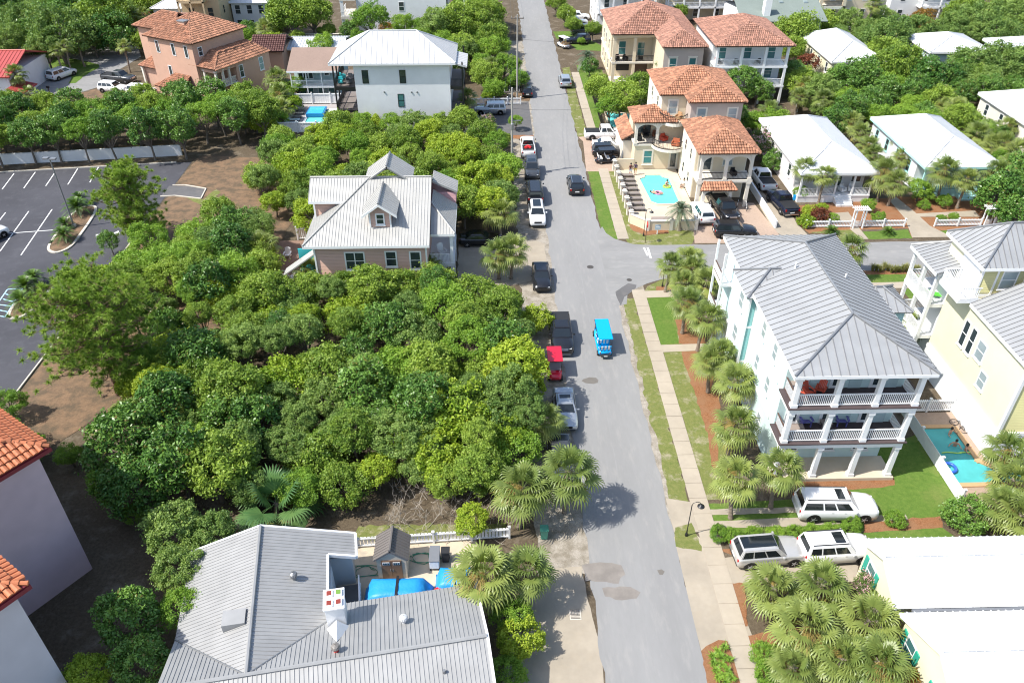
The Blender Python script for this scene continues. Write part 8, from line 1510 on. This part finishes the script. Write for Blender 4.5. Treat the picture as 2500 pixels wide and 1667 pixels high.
# ------------------------------------------------------------------ yard things
def bin_(label, x, y, col, h=1.05, w=.55, name='wheelie_bin'):
    t = thing(name, label, 'bin', (x, y, 0)); m = MB(); m.hexa([(x - w * .4, y - w * .42, .08), (x + w * .4, y - w * .42, .08), (x + w * .4, y + w * .42, .08), (x - w * .4, y + w * .42, .08)], [(x - w / 2, y - w / 2, h), (x + w / 2, y - w / 2, h), (x + w / 2, y + w / 2, h), (x - w / 2, y + w / 2, h)]); m.build('body', col, t, bevel=.03)
    MB().box(x - w * .54, x + w * .54, y - w * .58, y + w * .54, h, h + .08).build('lid', col, t, bevel=.03)
    for s in (-1, 1): MB().tube([(x + s * w * .38 - .03, y + w * .45, .12), (x + s * w * .38 + .03, y + w * .45, .12)], .12, 12).build('wheel', M_TYRE, t)
p = G(1089, 1368); bin_('black wheelie bin beside the grey box in the yard', p.x, p.y, M_TRIM); p = G(1328, 1312); bin_('green wheelie bin under the large street palms', p.x, p.y, pmat('green plastic', (0.08, 0.30, 0.22), rough=0.5), .95); p = G(1269, 216); bin_('dark wheelie bin by the far pole', p.x, p.y, M_TRIM); p = G(1750, 500); bin_('dark wheelie bin beside the villa entry', p.x, p.y, M_TRIM)
p = G(1062, 1385); t = thing('outdoor_grill', 'grey metal box cart in the yard beside the shed', 'cart', (p.x, p.y, 0)); MB().box(p.x - .32, p.x + .32, p.y - .3, p.y + 1.0, .25, .95).build('body', M_GREYST, t, bevel=.03); MB().box(p.x - .35, p.x + .35, p.y - .32, p.y + 1.02, .95, 1.02).build('lid', M_GALVC, t, bevel=.02)
for s in (-1, 1):
    for q in (-.2, .9): MB().box(p.x + s * .27 - .04, p.x + s * .27 + .04, p.y + q - .04, p.y + q + .04, 0, .25).build('leg', M_TRIM, t)
def tarp(label, x, y, lx, ly, h):
    t = thing('covered_furniture', label, 'tarpaulin', (x, y, 0)); n = 9; m = MB(); vs = []; fs = []; r = random.Random(int(x * 10))
    for i in range(n):
        for j in range(n):
            u, v = i / (n - 1) * 2 - 1, j / (n - 1) * 2 - 1; e = max(abs(u), abs(v)); z = h * (1 if e < .72 else max(0.03, 1 - (e - .72) / .28)) + r.uniform(-.04, .05) * (e < .9); vs.append((x + u * lx / 2 + r.uniform(-.03, .03), y + v * ly / 2 + r.uniform(-.03, .03), max(.03, z)))
    for i in range(n - 1):
        for j in range(n - 1): a = i * n + j; fs.append((a, a + n, a + n + 1, a + 1))
    m.add(vs, fs); m.build('cover', M_TARP, t, smooth=True); s = MB(); s.box(x - lx * .02, x + lx * .02, y - ly / 2.3, y + ly / 2.3, h + .03, h + .05); s.build('strap', M_DARK, t)
tarp('long blue tarpaulin over furniture behind the grey roof, left', -6.5, 31.35, 4.4, 1.9, 1.35); tarp('smaller blue tarpaulin beside the big palm', -2.9, 32.3, 2.6, 1.9, 1.15)
t = MB(); t.lathe([(.2, 0), (.24, .3), (.25, .34), (.02, .36)], (-3.95, 31.4, .5), 16); tag(t.build('red_bucket', M_RED), 'round red lid at the end of the blue tarpaulin', 'bucket')
t = thing('kerb_planks', 'white plastic step boxes beside the back step', 'boxes', (-9.0, 30.4, 0)); MB().box(-9.6, -8.9, 30.0, 30.6, .05, .55).build('box', M_WHITE, t, bevel=.03)
p = G(955, 1340); 
def hose(label, x, y, seed):
    r = random.Random(seed); pts = [Vector((x + math.cos(k * .7) * (.5 + .04 * k) + r.uniform(-.1, .1), y + math.sin(k * .7) * .45 + r.uniform(-.1, .1), .05)) for k in range(22)]; m = MB(); m.tube(pts, .022, 6); tag(m.build('garden_hose', pmat('green hose', (0.03, 0.22, 0.12), rough=0.5)), label, 'hose')
hose('green garden hose coiled left of the shed', -8.9, 33.6, 2); hose('green garden hose tangled right of the shed', -5.2, 34.6, 3)
# ------------------------------------------------------------------ porch and pool furniture
def adirondack(label, x, y, z, mat, rot=0, s=1.0, name='adirondack_chair', group=None, stripes=True):
    t = thing(name, label, 'chair', (0, 0, 0), group)
    for sx in (-.28, .28):
        MB().box(sx - .03, sx + .03, -.38, -.30, 0, .40).build('leg', mat, t); MB().hexa([(sx - .03, -.38, .30), (sx + .03, -.38, .30), (sx + .03, .45, .0), (sx - .03, .45, .0)], [(sx - .03, -.38, .40), (sx + .03, -.38, .40), (sx + .03, .45, .12), (sx - .03, .45, .12)]).build('leg', mat, t)
        MB().box(sx * 1.2 - .07, sx * 1.2 + .07, -.42, .30, .55, .59).build('arm', mat, t); MB().box(sx * 1.2 - .03, sx * 1.2 + .03, -.36, -.30, .4, .55).build('arm_post', mat, t)
    for i in range(4): MB().box(-.27, .27, -.38 + i * .15, -.25 + i * .15, .40 - i * .05, .425 - i * .05).build('slat', mat, t)
    for i in range(5):
        xx = -.24 + i * .12; hh = .95 + .1 * math.cos((i - 2) * .7); MB().hexa([(xx - .05, .20, .28), (xx + .05, .20, .28), (xx + .05, .23, .28), (xx - .05, .23, .28)], [(xx - .055, .46, hh), (xx + .055, .46, hh), (xx + .055, .49, hh), (xx - .055, .49, hh)]).build('back_slat', mat, t)
    t.location = (x, y, z); t.rotation_euler = (0, 0, rot); t.scale = (s,) * 3; return t
M_PURP = pmat('violet plastic', (0.13, 0.12, 0.36), rough=0.5); M_CORALP = pmat('coral cushion', (0.55, 0.09, 0.05), rough=0.7)
adirondack('left violet adirondack chair on the middle porch of the aqua house', 22.7, 43.2, 3.81, M_PURP, 0.1, 1.15); adirondack('right violet adirondack chair on the middle porch of the aqua house', 25.4, 43.2, 3.81, M_PURP, -.1, 1.15)
adirondack('red chair on the top porch of the aqua house, left', 22.0, 42.6, 7.14, M_CORALP, .4, .9); adirondack('second red chair on the top porch of the aqua house', 23.0, 42.8, 7.14, M_CORALP, -.6, .9)
M_TABLE = pmat('grey brown table top', (0.28, 0.23, 0.20), rough=0.6)
def table(label, x, y, z, lx, ly, h=.72, mat=None, name='table'):
    t = thing(name, label, 'table', (x, y, z)); mat = mat or M_TABLE; MB().box(x - lx / 2, x + lx / 2, y - ly / 2, y + ly / 2, z + h - .05, z + h).build('table_top', mat, t, bevel=.01)
    for a in (-1, 1):
        for b in (-1, 1): MB().box(x + a * (lx / 2 - .08) - .03, x + a * (lx / 2 - .08) + .03, y + b * (ly / 2 - .08) - .03, y + b * (ly / 2 - .08) + .03, z, z + h - .05).build('leg', mat, t)
table('long low table left on the middle porch of the aqua house', 21.5, 42.2, 3.81, 1.6, .8, .55); table('small table between the violet chairs', 24.2, 42.9, 3.81, .8, .6, .45); table('pale table on the top porch of the aqua house', 21.3, 43.2, 7.14, 1.0, .8, .7)
table('brown table on the villa terrace by the near wall', 19.6, 82.3, .04, 2.6, 1.0); table('table in the beige house loggia', 21.5, 135.2, 3.5, 1.4, .9)
def armchair(label, x, y, z, mat, rot=0, w=.75, name='armchair', group=None):
    t = thing(name, label, 'chair', (0, 0, 0), group); MB().box(-w / 2, w / 2, -.38, .38, .12, .42).build('seat', mat, t, bevel=.05); MB().box(-w / 2, w / 2, .24, .42, .42, .92).build('backrest', mat, t, bevel=.05)
    for s in (-1, 1): MB().box(s * w / 2 - .07, s * w / 2 + .07, -.38, .40, .12, .62).build('arm', mat, t, bevel=.03)
    for a in (-1, 1):
        for b in (-1, 1): MB().box(a * (w / 2 - .08) - .03, a * (w / 2 - .08) + .03, b * .3 - .03, b * .3 + .03, 0, .12).build('leg', M_BROWN, t)
    t.location = (x, y, z); t.rotation_euler = (0, 0, rot)
M_RATTAN = pmat('rust rattan', (0.42, 0.13, 0.06), rough=0.7, var=0.2, scale=12); M_TANF = pmat('tan fabric', (0.45, 0.27, 0.14), rough=0.8)
armchair('red armchair in the villa loggia', 22.4, 99.0, 3.55, M_CORALP, .5); armchair('brown settee in the villa loggia', 21.9, 100.2, 3.55, pmat('brown wicker', (0.20, 0.08, 0.04), rough=0.8), 0, 1.5, 'settee'); armchair('orange armchair on the lower curved balcony', 23.6, 97.2, 3.57, M_RATTAN, -.4, .9); armchair('tan chair on the upper curved balcony', 23.9, 98.7, 6.53, M_TANF, -.7, .6); armchair('dark stool in the villa loggia', 19.2, 99.2, 3.55, M_DARK, 0, .5); armchair('dark chair on the tower porch', 28.8, 88.0, 3.5, M_DARK, .2, .55); armchair('second dark chair in the villa loggia', 20.2, 100.3, 3.55, M_DARK, 0, .7)
for i, (x, y, z) in enumerate(((21.0, 134.9, 3.5), (22.4, 134.8, 3.5), (25.0, 135.0, 3.5), (35.5, 124.3, 5.9), (38.0, 124.2, 5.9), (41.4, 124.3, 5.9))): armchair('%s porch chair from the left on the far tile-roofed houses' % ORD[i], x, y, z, M_DARK, i * .7, .6, group='far porch chairs')
for i in range(4): armchair(['tan', 'second tan', 'third tan', 'fourth tan'][i] + ' chair on the upper balcony of the grey house', -22.0 + (i % 2) * 1.2, 115.0 + (i // 2) * 2.2, 6.3, M_GALVC if i % 2 else M_TEALP, i, .6, group='grey house balcony chairs')
def lounger(label, x, y, z, mat, rot, group):
    t = thing('sun_lounger', label, 'sun lounger', (0, 0, 0), group); MB().box(-.32, .32, -.95, .35, .28, .36).build('seat', mat, t, bevel=.02); MB().hexa([(-.32, .35, .28), (.32, .35, .28), (.32, 1.0, .62), (-.32, 1.0, .62)], [(-.32, .35, .36), (.32, .35, .36), (.32, .96, .70), (-.32, .96, .70)]).build('backrest', mat, t, bevel=.02)
    for a in (-.27, .27):
        for b in (-.85, .3): MB().box(a - .03, a + .03, b - .03, b + .03, 0, .28).build('leg', M_DARK, t)
    t.location = (x, y, z); t.rotation_euler = (0, 0, rot)
M_SLING = pmat('grey sling fabric', (0.22, 0.19, 0.17), rough=0.7); M_PALEB = pmat('pale blue sling', (0.48, 0.60, 0.64), rough=0.6)
for i, y in enumerate((95.6, 94.2, 92.9, 91.5, 90.1, 88.7, 87.3, 85.9)): lounger('%s grey sun lounger from the far end along the villa pool wall' % ORD[i], 17.2, y, .04, M_SLING, math.pi / 2, 'loungers by the villa pool')
for i, y in enumerate((121.3, 119.8, 118.3, 116.9, 115.5, 114.2)): lounger('%s pale sun lounger from the far end by the grey house pool' % ORD[i], -30.2, y, .04, M_PALEB if i > 2 else M_GALVC, math.pi / 2, 'loungers by the grey house pool')
lounger('green sun lounger on the upper yellow house porch', 37.6, 56.0, 6.5, pmat('green sling', (0.10, 0.45, 0.05), rough=0.6), 1.2, None)
for i, (a, b, m) in enumerate(((45 + 640 / .306 * 0, 0, 0),)): pass
for i, (x, y, m) in enumerate(((-22.6, 75.6, M_WHITE), (-22.2, 71.4, M_WHITE), (-23.2, 72.4, M_TEALP), (-21.0, 70.9, M_WHITE))): adirondack(['white', 'second white', 'turquoise', 'third white'][i] + ' chair on the shaded patio left of the peach house', x, y, .03, m, i * 1.4, group='patio chairs')
adirondack('white rocking chair on the upper porch of the peach house', -5.4, 70.2, 3.15, M_WHITE, .5, 1.1); adirondack('white chair under the porch of the peach house', -5.3, 69.6, 0, M_WHITE, .3)
sheet('patio', rect(-24.8, -17.5, 69.5, 79.4), .02, pmat('brown brick pavers', (0.22, 0.14, 0.105), rough=0.9, var=0.25, scale=4), (1, .05), 'brown paved patio left of the peach house')
sheet('driveway', [(-4, 67), (3.5, 70), (5.5, 73), (5.5, 78), (3, 80), (-4, 80)], .012, M_CONC, (.8, .1), 'concrete drive of the peach house')
armchair('white rocker on the first cottage porch', 42.9, 88.6, .95, M_WHITE, .3, .6); armchair('second white rocker on the first cottage porch', 44.0, 88.7, .95, M_WHITE, -.3, .6)
# parasol, grill, inflatables
p = G(1517, 408); t = thing('closed_parasol', 'folded grey parasol at the corner of the villa terrace', 'parasol', (p.x, p.y, 0)); MB().tube([(p.x, p.y, 0), (p.x, p.y, 2.4)], .03, 8).build('pole', M_DARK, t); MB().lathe([(.05, 0), (.18, .1), (.14, .8), (.03, 1.3)], (p.x, p.y, 1.1), 10).build('canopy', M_GALVC, t)
p = G(1630, 410); t = thing('grill', 'round grill on a stand at the villa wall', 'grill', (p.x, p.y, 0)); MB().lathe([(.05, 0), (.3, .15), (.33, .3), (.28, .45), (.05, .55)], (p.x, p.y, .6), 14).build('bowl', M_DARK, t)
for k in range(3): a = k * 2.1; MB().tube([(p.x + .3 * math.cos(a), p.y + .3 * math.sin(a), 0), (p.x + .15 * math.cos(a), p.y + .15 * math.sin(a), .65)], .02, 6).build('leg', M_DARK, t)
def ring(label, x, y, z, R, r, mat, name='inflatable_ring'):
    m = MB(); m.tube([(x + R * math.cos(a), y + R * math.sin(a), z) for a in np.linspace(0, 2 * math.pi, 21)], r, 8, cap=False); tag(m.build(name, mat, smooth=True), label, 'inflatable')
M_YELP = pmat('yellow inflatable', (0.80, 0.58, 0.01), rough=0.35)
ring('green inflatable ring in the villa pool', 22.0, 92.4, .10, .42, .13, pmat('lime inflatable', (0.32, 0.55, 0.08), rough=0.35)); ring('pink inflatable ring in the villa pool', 20.6, 90.6, .10, .42, .13, pmat('pink inflatable', (0.75, 0.25, 0.40), rough=0.35))
ring('left yellow inflatable ring at the pool fence corner', 35.3, 37.0, .2, .38, .17, M_YELP); ring('right yellow inflatable ring at the pool fence corner', 36.3, 36.9, .2, .34, .16, M_YELP)
m = MB(); m.tube([(34.5 + .14 * k, 43.7 + .05 * math.sin(k * .5), .09) for k in range(12)], .045, 8); tag(m.build('pool_noodle', pmat('lime foam', (0.45, 0.70, 0.12), rough=0.6)), 'lime green pool noodle near the left pool edge', 'pool noodle')
m = MB(); m.tube([(35.9 + .12 * k, 43.7, .10) for k in range(8)], .045, 8); tag(m.build('pool_noodle', MATS['lime foam']), 'lime green pool noodle beside the bathers', 'pool noodle')
ring('blue and red float at the left pool edge', 34.2, 42.0, .2, .5, .12, pmat('blue inflatable', (0.03, 0.12, 0.55), rough=0.35)); 
# bicycles
def bicycle(label, x, y, rot, mat, lying=False, group=None):
    t = thing('bicycle', label, 'bicycle', (0, 0, 0), group)
    for s in (-.52, .52):
        m = MB(); m.tube([(s + .33 * math.cos(a), 0, .33 + .33 * math.sin(a)) for a in np.linspace(0, 2 * math.pi, 19)], .022, 6, cap=False); w = m.build('wheel', M_TYRE, t)
        m = MB(); [m.tube([(s, 0, .33), (s + .32 * math.cos(a), 0, .33 + .32 * math.sin(a))], .006, 3, cap=False) for a in np.linspace(0, 5.6, 10)]; m.build('spokes', M_GALVC, w)
    m = MB(); [m.tube([a, b], .02, 6) for a, b in (((-.52, 0, .33), (-.1, 0, .32)), ((-.52, 0, .33), (-.18, 0, .82)), ((-.1, 0, .32), (-.2, 0, .88)), ((-.1, 0, .32), (.38, 0, .78)), ((-.18, 0, .8), (.38, 0, .85)), ((.36, 0, .95), (.52, 0, .33)))]; m.build('frame', mat, t)
    m = MB(); m.tube([(.3, -.27, 1.0), (.4, 0, .98), (.3, .27, 1.0)], .018, 6); m.build('handlebar', M_DARK, t); m = MB(); m.box(-.32, -.08, -.07, .07, .88, .95); m.build('saddle', M_DARK, t, bevel=.03)
    t.location = (x, y, .04); t.rotation_euler = (1.35 if lying else 0, 0, rot)
bicycle('bicycle leaning near the villa entry, left', 29.4, 86.2, 1.2, M_WHITE, group='bicycles'); bicycle('bicycle leaning near the villa entry, right', 30.4, 86.0, 1.5, M_WHITE, group='bicycles'); bicycle('dark bicycle lying on the pool terrace by the yellow house', 37.0, 46.6, 1.9, M_DARK, True)
p = G(2200, 250); 
# ------------------------------------------------------------------ people
M_SKIN = pmat('skin', (0.50, 0.27, 0.18), rough=0.6, var=0.05); M_HAIR = pmat('dark hair', (0.03, 0.02, 0.015), rough=0.6)
def person(label, at, rot, shirt, shorts, pose='stand', held=None, s=1.0, legsdown=True):
    J = dict(pelvis=(0, 0, .93), belly=(0, .0, 1.1), chest=(0, 0, 1.32), neck=(0, -.01, 1.50), head=(0, -.03, 1.64), crown=(0, -.02, 1.73), shl=(-.19, 0, 1.41), ell=(-.27, .02, 1.13), hal=(-.26, -.09, .88), fl=(-.25, -.12, .79), shr=(.19, 0, 1.41), elr=(.27, .02, 1.13), har=(.26, -.09, .88), fr=(.25, -.12, .79), hil=(-.10, 0, .88), knl=(-.11, -.02, .49), anl=(-.11, .03, .09), tol=(-.12, -.15, .04), hir=(.10, 0, .88), knr=(.11, -.04, .49), anr=(.11, .05, .09), tor=(.12, -.13, .04))
    if pose in ('sit', 'cart'):
        J.update({k: (v[0], v[1], v[2] - .45) for k, v in J.items() if k not in ('knl', 'anl', 'tol', 'knr', 'anr', 'tor')}); J.update(knl=(-.13, -.42, .48), anl=(-.13, -.44, .08), tol=(-.13, -.60, .04), knr=(.13, -.42, .48), anr=(.13, -.44, .08), tor=(.13, -.60, .04), hal=(-.16, -.34, .62), har=(.16, -.34, .62), fl=(-.14, -.42, .62), fr=(.14, -.42, .62), ell=(-.28, -.08, .72), elr=(.28, -.08, .72))
    if pose == 'swim':
        J.update(hal=(-.45, -.3, 1.2), fl=(-.5, -.38, 1.22), ell=(-.38, -.1, 1.2), har=(.45, -.3, 1.2), fr=(.5, -.38, 1.22), elr=(.38, -.1, 1.2))
    if pose == 'float':
        J = {k: (v[0], (v[2] - .93), .12 - v[1] * .6) for k, v in J.items()}; J['elr'] = (.42, .35, .12); J['har'] = (.6, .5, .12); J['fr'] = (.68, .55, .12)
    R = dict(pelvis=(.15, .11), belly=(.145, .10), chest=(.165, .11), neck=(.055, .055), head=(.085, .10), crown=(.07, .085), shl=.062, ell=.043, hal=.033, fl=.036, shr=.062, elr=.043, har=.033, fr=.036, hil=.088, knl=.056, anl=.04, tol=.035, hir=.088, knr=.056, anr=.04, tor=.035)
    E_ = [('pelvis', 'belly'), ('belly', 'chest'), ('chest', 'neck'), ('neck', 'head'), ('head', 'crown'), ('chest', 'shl'), ('shl', 'ell'), ('ell', 'hal'), ('hal', 'fl'), ('chest', 'shr'), ('shr', 'elr'), ('elr', 'har'), ('har', 'fr'), ('pelvis', 'hil'), ('hil', 'knl'), ('knl', 'anl'), ('anl', 'tol'), ('pelvis', 'hir'), ('hir', 'knr'), ('knr', 'anr'), ('anr', 'tor')]
    ks = list(J); me = bpy.data.meshes.new('person'); me.from_pydata([J[k] for k in ks], [(ks.index(a), ks.index(b)) for a, b in E_], []); o = bpy.data.objects.new('body', me); COL.objects.link(o)
    md = o.modifiers.new('skin', 'SKIN'); sv = me.skin_vertices[0].data
    for i, k in enumerate(ks): r = R[k]; sv[i].radius = r if isinstance(r, tuple) else (r, r); sv[i].use_root = (k == 'pelvis')
    o.modifiers.new('sub', 'SUBSURF').levels = 1; o.modifiers['sub'].render_levels = 1
    dg = bpy.context.evaluated_depsgraph_get(); m2 = bpy.data.meshes.new_from_object(o.evaluated_get(dg)); bpy.data.objects.remove(o); t = thing('person', label, 'person', (0, 0, 0))
    for mt in (M_SKIN, shirt, shorts): m2.materials.append(mt)
    zz = {k: Vector(v) for k, v in J.items()}; a, b = zz['pelvis'], zz['neck']; ax = (b - a).normalized(); L = (b - a).length; lg = (zz['knl'] - zz['hil'])
    for p_ in m2.polygons:
        c = p_.center; h_ = (c - a).dot(ax); idx = 0
        dist_arm = min(abs(c.x - zz['ell'].x), abs(c.x - zz['elr'].x))
        if -.06 < h_ < L - .02 and abs(c.x) < .29 and (c - zz['hal']).length > .16 and (c - zz['har']).length > .16: idx = 1
        if h_ <= .03:
            f = min((c - zz['hil']).dot(lg) / lg.length_squared, (c - zz['hir']).dot(zz['knr'] - zz['hir']) / (zz['knr'] - zz['hir']).length_squared)
            if f < .75 and (c - zz['hal']).length > .14 and (c - zz['har']).length > .14: idx = 2
        p_.material_index = idx; p_.use_smooth = True
    ob = link('body', m2, t); hd = zz['head']; up = (zz['crown'] - zz['neck']).normalized(); hm = MB(); hm.lathe([(.02, .145), (.075, .12), (.108, .05), (.11, -.02), (.095, -.07), (.06, -.08)], (0, 0, 0), 12)
    q = Vector((0, 0, 1)).rotation_difference(up); hm.xf(Matrix.Translation(hd + Vector((0, .025 if pose != 'float' else 0, .02))) @ q.to_matrix().to_4x4()); hm.build('hair', M_HAIR, t, smooth=True)
    fm = MB()
    for sx in (-.033, .033): fm.lathe([(.004, -.008), (.012, 0), (.004, .008)], (0, 0, 0), 6)
    t.location = at; t.rotation_euler = (0, 0, rot); t.scale = (s,) * 3; return t
C_ = lambda n, c: pmat(n, c, rough=0.8)
p = G(1538, 430); person('person in dark red top and pale shorts standing at the villa pool', (p.x, p.y, .04), .4, C_('dark red cloth', (0.12, 0.03, 0.03)), C_('pale denim', (0.45, 0.55, 0.66))); p = G(1550, 428); person('person in dark shirt and yellow shorts standing at the villa pool', (p.x, p.y, .04), -.3, C_('dark navy cloth', (0.05, 0.03, 0.07)), C_('yellow cloth', (0.62, 0.45, 0.05)))
person('person floating on the pink ring in the villa pool', (20.3, 90.4, .12), 1.2, M_SKIN, C_('dark swimwear', (0.03, 0.03, 0.05)), 'float'); person('person lounging on the green ring in the villa pool', (22.0, 92.6, -.35), .5, M_SKIN, C_('green swimwear', (0.10, 0.30, 0.08)), 'sit')
p = G(1668, 458); armchair('pale low chair on the villa terrace with a seated person', p.x + .1, p.y + .15, .04, M_STONEB, 2.6); person('person in dark top seated on the villa terrace', (p.x, p.y, .0), -.9, C_('black cloth', (0.02, 0.02, 0.022)), C_('pale cloth', (0.6, 0.5, 0.45)), 'sit')
for lab, x, y, r in (('bather at the far end of the turquoise pool', 36.2, 45.9, .5), ('left of two bathers in the middle of the turquoise pool', 35.9, 44.5, -.4), ('right of two bathers in the middle of the turquoise pool', 36.5, 44.0, 1.0)): person(lab, (x, y, -1.05), r, M_SKIN, C_('dark swimwear', (0.03, 0.03, 0.05)), 'swim')
person('driver in dark clothes on the blue golf cart', (9.45, 58.75, .32), math.pi, C_('dark cloth', (0.05, 0.05, 0.06)), C_('white cloth', (0.7, 0.7, 0.7)), 'sit'); person('passenger in white on the blue golf cart', (9.42, 57.9, .32), math.pi, C_('white cloth', (0.7, 0.7, 0.7)), C_('dark cloth', (0.05, 0.05, 0.06)), 'sit')
p = G(1380, 112); person('person in white on the far white golf cart', (p.x - .3, p.y + .4, .32), 2.6, C_('white cloth', (0.7, 0.7, 0.7)), C_('dark cloth', (0.05, 0.05, 0.06)), 'sit'); p = G(2132, 58); person('person in dark blue standing by the small green pool', (p.x, p.y, .03), .3, C_('dark blue cloth', (0.03, 0.05, 0.12)), C_('pale cloth', (0.6, 0.5, 0.45)))
person('person seated on the top porch of the white porch house', (34.9, 124.5, 5.95), .2, C_('pink cloth', (0.5, 0.25, 0.25)), C_('pale cloth', (0.6, 0.5, 0.45)), 'sit')
# small boats/kayaks and coloured gear
m = thing('sports_gear', 'blue and red beach gear beside the navy pick-up', 'beach gear', (37.2, 88.4, 0)); MB().box(36.9, 37.5, 88.1, 88.5, .05, .75).build('cooler', PAINT['blue'], m, bevel=.05); MB().box(37.55, 38.0, 87.9, 88.3, .05, .5).build('bag', M_RED, m, bevel=.08)
p = G(2135, 85);
